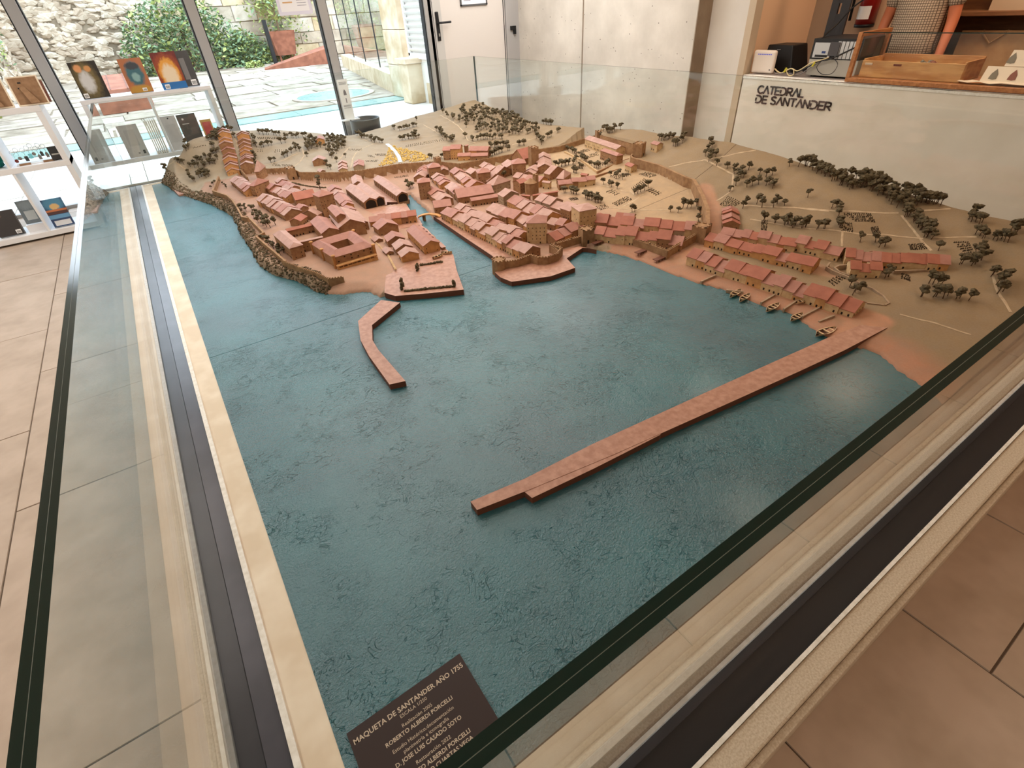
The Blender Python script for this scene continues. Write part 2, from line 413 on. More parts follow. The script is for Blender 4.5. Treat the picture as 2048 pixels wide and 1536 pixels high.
def pane(axis, c, d, a0, a1):
    """one laminated sheet; axis 'x' = plane of constant x; c inner face, d outer face"""
    mb = MB(); mid = (c+d)/2; e = 0.0004*(1 if d > c else -1)
    P = (lambda u, w, z: (u, w, z)) if axis == 'x' else (lambda u, w, z: (w, u, z))
    z0, z1 = -0.012, GH
    for u in (c, d): mb.add([P(u, a0, z0), P(u, a1, z0), P(u, a1, z1), P(u, a0, z1)], [(0, 1, 2, 3)], 0)
    for (u0, u1, m) in ((c, mid-e, 1), (mid-e, mid+e, 2), (mid+e, d, 1)):
        mb.add([P(u0, a0, z1), P(u1, a0, z1), P(u1, a1, z1), P(u0, a1, z1)], [(0, 1, 2, 3)], m)
        for a in (a0, a1): mb.add([P(u0, a, z0), P(u1, a, z0), P(u1, a, z1), P(u0, a, z1)], [(0, 1, 2, 3)], m)
    return cpart(mb, 'glass_pane', [M['glass'], M['glassedge'], M['interlayer']])
pane('x', GX0, GX0-GT, GY0, GY1)
pane('x', GX1, GX1+GT, GY0, GY1)
pane('y', GY0, GY0-GT, GX0-GT, GX1+GT)
pane('y', GY1, GY1+GT, GX0-GT, GX1+GT)
# ================================================================ the town model
ZT = {'A': (400, 250, 10.24), 'B': (500, 330, 10.24), 'C': (520, 420, 7.877), 'D': (660, 330, 9.309), 'E': (740, 400, 7.66), 'F': (810, 310, 9.309),
      'G': (860, 400, 9.309), 'H': (960, 290, 8.533), 'I': (960, 420, 8.533), 'J': (1150, 380, 7.314), 'K': (1340, 400, 6.827), 'L': (1560, 460, 6.827),
      'M': (840, 250, 7.314), 'N': (1120, 240, 7.314), 'O': (600, 230, 7.877), 'R': (1488, 280, 3.657), 'S': (1100, 220, 3.657), 'T': (280, 180, 4.096), 'P': (0, 0, 1)}
def zp(t, *xy):
    """reading of a detail view of the photograph -> photograph pixels"""
    ox, oy, k = ZT[t]
    return [(ox+xy[i]/k, oy+xy[i+1]/k) for i in range(0, len(xy), 2)]

MX0, MX1, MY0, MY1 = -0.156, 3.46, 0.296, 6.03
model = empty('town_model', (1.6, 3.0, 0)); tag(model, 'scale model of a walled old port town with teal painted sea and brown hills', 'scale model')
def mpart(mb, name, m, smooth=False, parent=None):
    o = mb.build(name, m, parent or model, smooth)
    if parent is None: o.location = (-1.6, -3.0, 0)
    return o

# ---------------- shoreline (at sea level) with the steepness of the bank behind it
SH = ([(p, 1.25) for p in zp('P', 301.4,356, 318,359, 324,367, 338,374, 344,381)] + [(p, 1.5) for p in zp('P', 369,392, 387.5,398, 405,404)] + [(p, 2.2) for p in zp('P', 423,409.5, 439,419, 451,424, 465.5,434, 475,453, 482.6,473, 495,490, 507,509.6, 519,531.6, 548.5,551, 591,562, 614,572, 634,584)]
      + [(p, 0.5) for p in zp('P', 653,589, 685,590, 723,585, 742,586, 758.7,596.5)]
      + [(p, 9.) for p in zp('P', 800,588, 880,575, 897,540, 900,512, 878,485, 839,451, 819,423, 814,411, 774,415, 730,416, 729,411, 774,407.5, 796,405, 818,402, 815,391, 821,390, 828,399, 843,412, 853,420, 866,437, 879,446, 924,478, 987,517, 993,550, 1023,558, 1102,549, 1140,534, 1130,514, 1165,494, 1190,500)]
      + [(p, 0.22) for p in zp('P', 1215.6,505.8, 1246,512, 1273,521, 1318,538.6, 1362,556, 1398.6,568.5, 1451,581.6, 1516,611, 1582,628, 1618.6,656, 1653.7,677, 1694,693.5, 1730,700, 1763,714.7, 1795,742, 1841,771.6, 1900,822)])
shore = [onz(*p)[:2] for p, s in SH]; sslope = [s for p, s in SH]
land = [tuple(p) for p in shore] + [(MX1, shore[-1][1]-0.12), (MX1+0.02, MY1+0.02), (MX0, MY1+0.02)]
LP = np.array(land)
def inside(poly, X, Y):
    c = np.zeros(X.shape, bool); n = len(poly); j = n-1
    for i in range(n):
        xi, yi = poly[i]; xj, yj = poly[j]
        cond = ((yi > Y) != (yj > Y))
        xx = (xj-xi)*(Y-yi)/((yj-yi) if abs(yj-yi) > 1e-12 else 1e-12)+xi
        c ^= cond & (X < xx); j = i
    return c
def tps(ctrl, X, Y, smooth=1e-4):
    P = np.array([c[:2] for c in ctrl]); Z = np.array([c[2] for c in ctrl]); n = len(P)
    U = lambda r2: np.where(r2 < 1e-12, 0, 0.5*r2*np.log(np.maximum(r2, 1e-12)))
    K = U(((P[:, None]-P[None])**2).sum(-1)) + smooth*np.eye(n)
    A = np.zeros((n+3, n+3)); A[:n, :n] = K; A[:n, n] = 1; A[:n, n+1:] = P; A[n, :n] = 1; A[n+1:, :n] = P.T
    w = np.linalg.solve(A, np.concatenate([Z, np.zeros(3)]))
    out = w[n] + w[n+1]*X + w[n+2]*Y
    for k in range(n): out = out + w[k]*U((X-P[k, 0])**2+(Y-P[k, 1])**2)
    return out
def cz(*a): return [(*onz(a[i], a[i+1], a[i+2])[:2], a[i+2]) for i in range(0, len(a), 3)]
def cx(X, *a): return [(X, *onx(a[i], a[i+1], X)[1:]) for i in range(0, len(a), 2)]
def cyy(Y, *a): return [(ony(a[i], a[i+1], Y)[0], Y, ony(a[i], a[i+1], Y)[2]) for i in range(0, len(a), 2)]
CO = (cyy(6.0, 330,305, 370,290, 420,272, 460,264, 500,263, 560,262, 640,268, 700,272, 760,258, 830,235, 880,222, 930,206)
      + cx(3.44, 1000,223, 1060,245, 1110,252, 1163,257, 1190,258, 1220,259, 1250,261, 1280,263, 1345,275, 1400,281, 1450,288, 1500,300, 1560,318, 1650,345, 1750,372, 1850,402, 1950,430, 2048,452)
      + cz(324,312,.20, 352,325,.15, 376,337,.12, 388,346,.10, 400,366,.05, 412,364,.06, 395,378,.03, 430,372,.05,
           470,330,.125, 492,338,.10, 466,345,.085, 450,320,.17, 440,345,.09, 400,330,.15, 380,310,.22, 520,320,.13, 535,335,.095,
           600,305,.15, 600,338,.095, 560,305,.17, 560,336,.095, 660,305,.125, 680,344,.085, 720,320,.085, 740,335,.085, 790,300,.085, 800,327,.085,
           850,270,.125, 900,290,.105, 850,310,.085, 930,275,.13, 960,250,.17, 1000,235,.205, 1060,255,.16, 1100,275,.135, 1060,300,.105, 1000,307,.095, 930,325,.09, 870,322,.085,
           1120,290,.115, 1310,300,.185, 1300,330,.145, 1400,320,.20, 1400,350,.15, 1500,345,.195, 1480,390,.11, 1600,400,.145, 1430,395,.085,
           1425,430,.05, 1450,440,.045, 1600,450,.075, 1600,480,.05, 1700,450,.10, 1720,500,.045, 1800,470,.08, 1900,500,.085, 2040,560,.075, 1900,560,.045,
           1960,630,.035, 1800,610,.028, 1760,665,.02, 1850,730,.022, 1930,700,.028, 1700,590,.024, 1600,560,.022, 1500,500,.03, 1400,520,.018, 1430,555,.012, 1390,480,.022))
CI = cz(450,395,.05, 425,380,.05, 480,410,.055, 545,460,.06, 520,470,.05, 560,520,.05, 600,535,.05, 655,560,.045, 640,545,.055, 700,545,.045, 740,555,.035, 765,560,.028, 700,470,.05, 640,470,.06, 620,440,.06,
        500,360,.075, 540,350,.06, 600,366,.04, 700,365,.03, 760,372,.027, 700,410,.028, 730,420,.026, 760,440,.027, 800,470,.027, 850,520,.027, 850,350,.028, 900,345,.032, 1000,330,.042,
        1060,320,.055, 1090,300,.07, 1170,285,.09, 1195,270,.11, 1250,300,.105, 1262,320,.10, 1200,345,.06, 1290,372,.075, 1375,385,.075, 1340,412,.055, 1400,425,.045, 1250,425,.04, 1200,400,.036, 1100,400,.03,
        1000,450,.027, 1050,500,.027, 1250,480,.026, 1390,470,.03, 1180,470,.026, 870,420,.027, 1000,390,.029)
# ---------------- walled town outline (wall line on the plan, read along its top)
WALL_BACK = zp('P', 480,337) + zp('A', 1390,900, 1840,872) + zp('O', 0,905, 600,905, 1000,868, 1560,770) + zp('M', 150,540, 250,535, 570,568, 1050,482, 1430,412, 1655,365) + zp('N', 0,387, 330,282, 560,215)
WALL_EAST = zp('N', 600,228, 1100,365, 1170,360, 1040,520, 1060,548, 1450,655, 1840,830, 1960,870) + zp('J', 1860,60, 1945,285, 1940,480, 1860,520)
WALL_SOUTH = zp('J', 1820,612, 1352,884, 1100,790, 760,690, 480,640, 215,632) + zp('I', 1740,440, 1300,560)
WALL_WEST = zp('T', 640,705, 610,760, 590,826, 650,838, 715,860, 745,900, 790,960, 840,1040, 890,1045, 905,1062, 1010,1168, 955,1195) + zp('T', 1190,1400, 1500,1525) + zp('C', 1075,1090)
def wz(x, y, zt):
    return onz(x, y, zt)[:2]
WB = [wz(x, y, 0.105) for x, y in WALL_BACK]
WE = [wz(x, y, z) for (x, y), z in zip(WALL_EAST, [.20, .19, .19, .165, .16, .155, .15, .145, .14, .13, .11, .11])]
town_poly = [tuple(p) for p in WB] + [tuple(p) for p in WE] + [tuple(onz(*p)[:2]) for p in zp('P', 1404,470, 1390,520, 1300,520, 1200,495, 1150,510, 1140,560, 980,580, 940,610, 760,620, 640,600, 520,560, 440,430, 400,395, 415,378)] + [tuple(wz(470, 352, .08))]
NXg, NYg = 250, 400
gx = np.linspace(MX0, MX1, NXg); gy = np.linspace(MY0, MY1, NYg)
GXm, GYm = np.meshgrid(gx, gy)
ZO = tps(CO, GXm, GYm); ZI = tps(CI, GXm, GYm)
IN = inside(town_poly, GXm, GYm).astype(float)
Z = ZI*IN + ZO*(1-IN)
# distance to the shoreline
D = np.full(GXm.shape, 9.0); SL = np.ones(GXm.shape)
for i in range(len(shore)-1):
    ax, ay = shore[i]; bx, by = shore[i+1]; dx, dy = bx-ax, by-ay; L2 = dx*dx+dy*dy+1e-12
    t = np.clip(((GXm-ax)*dx+(GYm-ay)*dy)/L2, 0, 1)
    dd = np.hypot(GXm-ax-t*dx, GYm-ay-t*dy)
    s = sslope[i]+(sslope[i+1]-sslope[i])*t
    SL = np.where(dd < D, s, SL); D = np.minimum(D, dd)
ISL = inside(land, GXm, GYm)
rngn = np.random.RandomState(3)
def vnoise(freq, seed):
    out = np.zeros(GXm.shape)
    for j in range(GXm.shape[0]):
        for i in range(GXm.shape[1]):
            out[j, i] = mnoise.noise((GXm[j, i]*freq+seed*7.3, GYm[j, i]*freq, seed))
    return out
n1 = vnoise(9, 1); n2 = vnoise(26, 2)
crag = np.clip((SL-0.8)/1.4, 0, 1)*np.clip(1-D/0.14, 0, 1)*np.where(SL > 5, 0, 1)
Zl = np.minimum(np.maximum(Z, 0.008), 0.004 + SL*D)
Zl = Zl + (n1*0.006+n2*0.0015)*(1-IN)*np.clip(D/0.3, 0, 1) + crag*n2*0.018 + IN*n2*0.0008
Zl = np.maximum(Zl, np.where(SL > 5, 0.02, 0.0015))
ZZ = np.where(ISL, Zl, -0.02 - np.clip(D, 0, 0.02))
def ground(x, y):
    fx = (x-MX0)/(MX1-MX0)*(NXg-1); fy = (y-MY0)/(MY1-MY0)*(NYg-1)
    i = int(min(max(fx, 0), NXg-2)); j = int(min(max(fy, 0), NYg-2)); u = min(max(fx-i, 0), 1); v = min(max(fy-j, 0), 1)
    return float((ZZ[j, i]*(1-u)+ZZ[j, i+1]*u)*(1-v)+(ZZ[j+1, i]*(1-u)+ZZ[j+1, i+1]*u)*v)
def hit(x, y):
    """where the sight line through a pixel first meets the model's ground"""
    d = ray(x, y); d = d/np.linalg.norm(d); t = 0.9; last = None
    while t < 9:
        p = _O+d*t
        if p[2] < 0.5 and MX0 <= p[0] <= MX1 and MY0 <= p[1] <= MY1:
            if p[2] <= max(ground(p[0], p[1]), 0.0):
                a, b = t-0.02, t
                for _ in range(12):
                    m_ = (a+b)/2; p = _O+d*m_
                    if p[2] <= max(ground(p[0], p[1]), 0.0): b = m_
                    else: a = m_
                p = _O+d*b; return Vector((p[0], p[1], ground(p[0], p[1])))
        t += 0.02
    p = _O+d*((-CAMH)/d[2]); x = min(max(p[0], MX0), MX1); y = min(max(p[1], MY0), MY1)
    return Vector((x, y, ground(x, y)))
def at_h(x, y, h):
    """point seen at a pixel that stands h above the ground below it"""
    z = 0.05+h
    for _ in range(8):
        p = onz(x, y, z); z = 0.5*z+0.5*(max(ground(min(max(p[0], MX0), MX1), min(max(p[1], MY0), MY1)), 0)+h)
    return onz(x, y, z)

# ---------------- materials of the model
soil_r, soil_b = srgb(178, 124, 96), srgb(172, 146, 112)
def terrain_mat():
    t = NT('model_soil')
    at = t.new('ShaderNodeVertexColor'); at.layer_name = 'paint'
    f = t.noise(18, 5, 0.6)
    c = t.mix(t.math('MULTIPLY', t.math('SUBTRACT', f, 0.3, clamp=True), 0.9), at.outputs['Color'], (0.20, 0.155, 0.11))
    f2 = t.noise(130, 3)
    c = t.mix(t.math('MULTIPLY', f2, 0.22), c, (0.46, 0.38, 0.29))
    t.lk(c, t.b.inputs['Base Color']); t.b.inputs['Roughness'].default_value = 0.75; t.b.inputs['Specular IOR Level'].default_value = 0.35
    t.bump(t.noise(160, 4, mapscale=(1, 2.5, 1)), 0.35, 0.003); return t.m
M['soil'] = terrain_mat()
M['quay'] = mat('model_quay', srgb(156, 110, 88), srgb(176, 132, 110), scale=40, rough=0.5, bump=0.25, bscale=220, bdist=0.002, spec=0.45)
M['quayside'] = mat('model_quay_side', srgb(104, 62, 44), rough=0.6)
M['mwall'] = mat('model_town_wall', srgb(160, 126, 90), srgb(136, 102, 72), scale=30, rough=0.8, bump=0.4, bscale=160, bdist=0.002)
M['house'] = [mat('model_plaster_tan', srgb(160, 122, 86), srgb(142, 102, 72), scale=40, rough=0.8), mat('model_plaster_pale', srgb(206, 176, 134), srgb(186, 154, 112), scale=40, rough=0.8),
              mat('model_plaster_ochre', srgb(200, 150, 96), srgb(178, 130, 82), scale=40, rough=0.8), mat('model_plaster_grey', srgb(168, 146, 120), srgb(150, 126, 102), scale=40, rough=0.8)]
def roof_mat(name, c, c2):
    t = NT(name); f = t.noise(22, 4)
    t.lk(t.ramp(f, [(0.3, c), (0.7, c2)]), t.b.inputs['Base Color']); t.b.inputs['Roughness'].default_value = 0.6; t.b.inputs['Specular IOR Level'].default_value = 0.35
    t.bump(t.noise(260, 2), 0.3, 0.0015); return t.m
M['roof'] = [roof_mat('roof_rose', srgb(180, 142, 128), srgb(160, 122, 108)), roof_mat('roof_brown', srgb(168, 118, 102), srgb(150, 102, 88)), roof_mat('roof_red', srgb(162, 98, 76), srgb(146, 86, 66))]
M['dark'] = mat('model_opening', srgb(40, 28, 20), rough=0.9)
M['crown'] = mat('model_tree_crown', srgb(98, 86, 60), srgb(66, 56, 38), scale=120, rough=0.9, bump=0.6, bscale=400, bdist=0.003)
M['trunk'] = mat('model_tree_trunk', srgb(82, 60, 42), rough=0.9)
M['crop'] = mat('model_crop', srgb(74, 60, 40), srgb(50, 40, 28), scale=150, rough=0.9)
M['path'] = mat('model_path', srgb(190, 168, 138), srgb(170, 146, 116), scale=30, rough=0.8)
M['reed'] = mat('model_reed', srgb(214, 184, 112), srgb(184, 150, 78), scale=150, rough=0.9)
def sea_mat():
    t = NT('model_sea'); b = t.b
    f = t.noise(1.6, 3)
    base = t.ramp(f, [(0.3, srgb(6, 78, 90)), (0.7, srgb(22, 104, 114))])
    t.lk(base, b.inputs['Base Color'])
    b.inputs['Roughness'].default_value = 0.22; b.inputs['Specular IOR Level'].default_value = 1.0
    g = t.noise(150, 4, 0.65)
    n_ = None
    for (sc, sd, rot, w) in ((9, 3.0, (0, 0, 0.6), 0.011), (13, 4.5, (0, 0, 2.1), 0.009), (6, 6.0, (0.4, 0.2, 1.2), 0.012)):
        q = t.noise(sc, 2, 0.4, dist=sd, rot=rot, mapscale=(1, 1.6, 1))
        d_ = t.math('ABSOLUTE', t.math('SUBTRACT', q, 0.5))
        line = t.math('SUBTRACT', 1.0, t.math('DIVIDE', d_, w), clamp=True)
        gate = t.math('GREATER_THAN', t.noise(5.5, 2, rot=rot), 0.56)
        line = t.math('MULTIPLY', line, gate)
        n_ = line if n_ is None else t.math('ADD', n_, line)
    h = t.math('ADD', t.math('MULTIPLY', g, 0.55), t.math('MULTIPLY', n_, 0.35))
    h = t.math('ADD', h, t.math('MULTIPLY', t.noise(42, 3, 0.6), 0.45))
    t.bump(h, 0.9, 0.008); b.inputs['Coat Weight'].default_value = 0.15; b.inputs['Coat Roughness'].default_value = 0.2
    return t.m
M['sea'] = sea_mat()

# ---------------- sea panels (three boards, joined at visible seams) and the water of the inner harbour
SEAM = [onz(420, 716).y, onz(330, 448).y]
cuts = [MY0, SEAM[0], SEAM[1], MY1]
for i in range(3):
    mpart(MB().box((MX0, cuts[i]+0.0016, -0.03), (MX1, cuts[i+1]-0.0016, 0.0)), 'sea_panel', M['sea'])
mpart(MB().box((MX0+0.002, MY0+0.002, FLOOR+0.01), (MX1-0.002, MY1-0.002, -0.03)), 'base_board', M['quayside'])

# ---------------- terrain in the same three boards
paint = np.zeros((NYg, NXg, 3))
right = np.clip((GXm-0.2-0.25*GYm)/1.5, 0, 1)[..., None]
hill_daylit = np.array(srgb(158, 142, 118))*(1-right) + np.array(srgb(136, 112, 78))*right  # daylight painted into the hills: paler and greyer left, browner right
inc = np.array(srgb(166, 124, 100))
beach = np.array(srgb(166, 112, 82))
paint[:] = hill_daylit
infield = np.clip((GXm-2.25-0.0*GYm)/0.25, 0, 1)[..., None]
inc2 = inc*(1-infield) + np.array(srgb(176, 146, 108))*infield
paint = paint*(1-IN[..., None]) + inc2*IN[..., None]
bm_ = (np.clip(1-D/0.2, 0, 1)*(SL < 0.45))[..., None]
bm_ = np.clip(bm_*1.6, 0, 1)
paint = paint*(1-bm_) + beach*bm_
rock = (np.clip(1-D/0.1, 0, 1)*(SL > 0.8)*(SL < 5))[..., None]
paint = paint*(1-rock) + np.array(srgb(134, 112, 88))*rock
# road strip outside the east wall and street ground of the suburb
def strip_paint(pix, width, col):
    global paint
    pts = [hit(*p) for p in pix]; dd = np.full(GXm.shape, 9.0)
    for a, b in zip(pts[:-1], pts[1:]):
        dx, dy = b.x-a.x, b.y-a.y; L2 = dx*dx+dy*dy+1e-12
        t = np.clip(((GXm-a.x)*dx+(GYm-a.y)*dy)/L2, 0, 1); dd = np.minimum(dd, np.hypot(GXm-a.x-t*dx, GYm-a.y-t*dy))
    k = np.clip((width-dd)/(width*0.35), 0, 1)[..., None]
    paint = paint*(1-k) + np.array(col)*k
strip_paint(zp('P', 1408,378, 1425,420, 1428,450, 1410,490, 1370,520), 0.07, srgb(178, 128, 96))
strip_paint(zp('P', 1390,510, 1500,560, 1640,600, 1740,640), 0.09, srgb(184, 128, 94))
strip_paint(zp('P', 1420,470, 1550,520, 1660,545), 0.07, srgb(170, 126, 94))
strip_paint(zp('P', 1690,600, 1720,640, 1700,670, 1760,640), 0.06, srgb(184, 130, 98))
for k in range(3):
    rows = [j for j in range(NYg) if cuts[k]-1e-6 <= gy[j] <= cuts[k+1]+1e-6]
    ys = [cuts[k]+0.0014] + [gy[j] for j in rows if cuts[k]+0.004 < gy[j] < cuts[k+1]-0.004] + [cuts[k+1]-0.0014]
    if k == 0: ys[0] = MY0
    if k == 2: ys[-1] = MY1
    jj = [(y-MY0)/(MY1-MY0)*(NYg-1) for y in ys]
    vs = []; cl = []
    for f, y in zip(jj, ys):
        j = int(min(f, NYg-2)); v = f-j
        zr = ZZ[j]*(1-v)+ZZ[j+1]*v; pr = paint[j]*(1-v)+paint[j+1]*v
        for i in range(NXg): vs.append((gx[i], y, zr[i])); cl.append((*pr[i], 1))
    fs = []
    for j in range(len(ys)-1):
        for i in range(NXg-1):
            q = (j*NXg+i, j*NXg+i+1, (j+1)*NXg+i+1, (j+1)*NXg+i)
            if max(vs[w][2] for w in q) > -0.018: fs.append(q)
    me = bpy.data.meshes.new('terrain'); me.from_pydata(vs, [], fs); me.materials.append(M['soil'])
    ca = me.color_attributes.new('paint', 'FLOAT_COLOR', 'POINT'); ca.data.foreach_set('color', np.array(cl, dtype=np.float32).ravel())
    me.polygons.foreach_set('use_smooth', [True]*len(me.polygons)); me.update()
    o = link('terrain', me, model); o.location = (-1.6, -3.0, 0)
# edge skirt of the land along the back and the right side
sk = MB()
for (pts) in ([(gx[i], MY1, ZZ[-1, i]) for i in range(NXg)], [(MX1, gy[j], ZZ[j, -1]) for j in range(NYg)]):
    for a, b in zip(pts[:-1], pts[1:]):
        if max(a[2], b[2]) > 0: sk.add([(a[0], a[1], -0.03), (b[0], b[1], -0.03), (b[0], b[1], b[2]), (a[0], a[1], a[2])], [(0, 1, 2, 3)])
mpart(sk, 'edge_skirt', M['quayside'])

# ---------------- quays, platforms and moles: flat slabs standing in the water
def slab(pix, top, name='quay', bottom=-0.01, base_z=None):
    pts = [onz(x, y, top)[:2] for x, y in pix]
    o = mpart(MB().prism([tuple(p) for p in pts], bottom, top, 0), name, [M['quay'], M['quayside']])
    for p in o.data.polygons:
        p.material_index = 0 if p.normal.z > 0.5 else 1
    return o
slab(zp('E', 220,1420, 385,1470, 880,1430, 1435,1372, 1330,1080, 1275,835, 1200,780, 1050,640, 880,450, 780,380, 640,480, 560,780, 250,1080), 0.030, 'quay')     # esplanade
slab(zp('I', 250,1060, 350,1150, 540,1225, 1210,1130, 1625,985, 1480,825, 1750,645, 1850,650, 1990,680, 1700,620, 1300,700, 800,900), 0.026, 'quay')           # castle platform
slab(zp('G', 60,300, 190,385, 620,680, 1190,1060, 1500,1060, 1100,780, 620,440, 300,300), 0.028, 'quay')                                                        # canal quay
slab(zp('D', 330,470, 650,790, 1060,740, 1060,690, 1270,690, 1480,640, 1440,560, 1330,480, 900,250, 420,330), 0.026, 'quay')                                     # boat shed yard
slab(zp('D', 560,880, 660,830, 1180,760, 1440,760, 1500,850, 1650,980, 1720,1110, 1250,1200, 800,1100), 0.026, 'quay')                                           # terrace block
mpart(MB().prism([tuple(onz(x, y, .012)[:2]) for x, y in zp('P', 344,377, 357,374, 366,376, 371,387, 357,390)], -0.01, 0.014), 'landing_stage', M['quay'])
def mole(pixL, pixR, top, name='mole'):
    a = [onz(x, y, top)[:2] for x, y in pixL]; b = [onz(x, y, top)[:2] for x, y in pixR]
    mb = MB(); n = len(a)
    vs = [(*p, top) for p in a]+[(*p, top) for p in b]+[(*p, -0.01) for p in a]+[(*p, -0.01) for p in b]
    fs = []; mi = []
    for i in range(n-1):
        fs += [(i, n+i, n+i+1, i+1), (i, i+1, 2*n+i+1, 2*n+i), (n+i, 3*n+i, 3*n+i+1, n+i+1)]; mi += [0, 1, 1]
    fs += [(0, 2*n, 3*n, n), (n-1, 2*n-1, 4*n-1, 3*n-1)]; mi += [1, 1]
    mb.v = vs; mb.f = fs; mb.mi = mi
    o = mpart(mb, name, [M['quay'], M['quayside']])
    bm = bmesh.new(); bm.from_mesh(o.data); bmesh.ops.recalc_face_normals(bm, faces=bm.faces); bm.to_mesh(o.data); bm.free(); return o
mole(zp('P', 762,600, 716,642, 721,680, 738,712, 779,769), zp('P', 800,605, 744,650, 745,680, 757,700, 811,762), 0.026)
mole(zp('P', 941,1003, 1050,960, 1190,889, 1400,796, 1560,722, 1660,678, 1745,640), zp('P', 954,1024, 1060,982, 1062,996, 1320,875, 1500,798, 1700,692, 1790,647), 0.026) if False else None
L_ = zp('P', 941,1003, 1050,957, 1185,888, 1400,790, 1560,718, 1650,678, 1720,650)
R_ = zp('P', 954,1020, 1062,978, 1230,908, 1440,814, 1600,742, 1690,700, 1775,655)
mole(L_, R_, 0.026)
mole(zp('P', 1046,981, 1180,921, 1330,853), zp('P', 1064,996, 1190,936, 1320,870), 0.025)

# ---------------- houses
def house_mesh_parts(P0, P1, hw, zg, wh, rise, wi, ri, hip=0, windows=True, base=0.03, over=0.004):
    """gabled block on the plan line P0-P1 (its ridge), half-width hw; returns (body, roof, openings) builders"""
    P0 = Vector((P0[0], P0[1])); P1 = Vector((P1[0], P1[1])); ax = (P1-P0); L = ax.length
    if L < 1e-6: ax = Vector((1, 0)); L = 1e-6
    ax.normalize(); nx = Vector((-ax.y, ax.x))
    ze = zg+wh; zr = ze+rise
    def pt(u, v, z): q = P0+ax*u+nx*v; return (q.x, q.y, z)
    b = MB(); zb = zg-base
    if hip:
        b.add([pt(0,-hw,zb),pt(L,-hw,zb),pt(L,hw,zb),pt(0,hw,zb),pt(0,-hw,ze),pt(L,-hw,ze),pt(L,hw,ze),pt(0,hw,ze)],
              [(0,3,2,1),(0,1,5,4),(1,2,6,5),(2,3,7,6),(3,0,4,7),(4,5,6,7)])
    else:
        b.add([pt(0,-hw,zb),pt(L,-hw,zb),pt(L,hw,zb),pt(0,hw,zb),pt(0,-hw,ze),pt(L,-hw,ze),pt(L,hw,ze),pt(0,hw,ze),pt(0,0,zr),pt(L,0,zr)],
              [(0,3,2,1),(0,1,5,4),(2,3,7,6),(1,2,6,9,5),(3,0,4,8,7),(4,5,9,8),(6,7,8,9)])
    r = MB(); th = 0.0032; o = over; k = rise/hw; zo = ze-o*k
    if hip:
        h = min(hw, L/2)*hip
        for (dz, flip) in ((th, 0), (0.0005, 1)):
            vs = [pt(-o,-hw-o,zo+dz),pt(L+o,-hw-o,zo+dz),pt(L+o,hw+o,zo+dz),pt(-o,hw+o,zo+dz),pt(h,0,zr+dz),pt(L-h,0,zr+dz)]
            fs = [(0,1,5,4),(2,3,4,5),(1,2,5),(3,0,4)]
            if flip: fs = [tuple(reversed(f)) for f in fs]
            r.add(vs, fs)
        n0 = len(r.v)-12
        for i in range(4): r.f.append((n0+i, n0+6+i, n0+6+(i+1) % 4, n0+(i+1) % 4)); r.mi.append(0)
    else:
        for s in (-1, 1):
            e = [pt(-o, s*(hw+o), zo), pt(L+o, s*(hw+o), zo), pt(L+o, 0, zr), pt(-o, 0, zr)]
            vs = [(x, y, z+0.0005) for x, y, z in e]+[(x, y, z+th) for x, y, z in e]
            r.add(vs, [(0,1,2,3),(7,6,5,4),(0,4,5,1),(1,5,6,2),(3,2,6,7),(0,3,7,4)])
    w = MB() if windows else None
    if w is not None:
        d = 0.0007
        def opening(side, u, z, ww, hh):
            if side in (1, -1):
                v = side*(hw+d); A, B = pt(u-ww/2, v, z), pt(u+ww/2, v, z); C, E = pt(u-ww/2, side*(hw-0.001), z), pt(u+ww/2, side*(hw-0.001), z)
            else:
                uu = -d if side == 2 else L+d; ui = 0.001 if side == 2 else L-0.001
                A, B = pt(uu, u-ww/2, z), pt(uu, u+ww/2, z); C, E = pt(ui, u-ww/2, z), pt(ui, u+ww/2, z)
            up = lambda p: (p[0], p[1], p[2]+hh)
            w.add([A, B, up(B), up(A), C, E, up(E), up(C)], [(0,1,2,3),(0,4,5,1),(3,2,6,7),(0,3,7,4),(1,5,6,2)])
        nw = max(1, int(L/0.02)); fl_ = max(1, int(wh/0.024))
        for s in (-1, 1):
            for f_ in range(fl_):
                for q in range(nw):
                    u = (q+0.5)*L/nw + rnd.uniform(-.002, .002)
                    if f_ == 0:
                        if rnd.random() < 0.6: opening(s, u, zg+0.001, 0.0075, 0.011)
                    elif rnd.random() < 0.75: opening(s, u, zg+0.004+f_*0.022, 0.0042, 0.006)
        ng = max(1, int(2*hw/0.028))
        for s in (2, 3):
            for f_ in range(fl_):
                for q in range(ng):
                    if rnd.random() < 0.55: opening(s, -hw+(q+0.5)*2*hw/ng, zg+0.006+f_*0.022, 0.0045, 0.006)
    return b, r, w
NH = [0]
def house(P0, P1, hw, wh, rise, wi=0, ri=0, zg=None, hip=0, windows=True, name='house', label=None):
    mx, my = (P0[0]+P1[0])/2, (P0[1]+P1[1])/2
    if zg is None:
        zg = max(ground(min(max(mx, MX0), MX1), min(max(my, MY0), MY1)), 0.012)
    base = 0.05 if zg > 0.06 else 0.025
    b, r, w = house_mesh_parts(P0, P1, hw, zg, wh, rise, wi, ri, hip, windows, base)
    o = mpart(b, name, M['house'][wi]); r.build('roof', M['roof'][ri], o)
    if w is not None and w.f: tag(w.build('window_opening', M['dark'], o), kind='stuff')
    if label: o['label'] = label
    NH[0] += 1
    return o
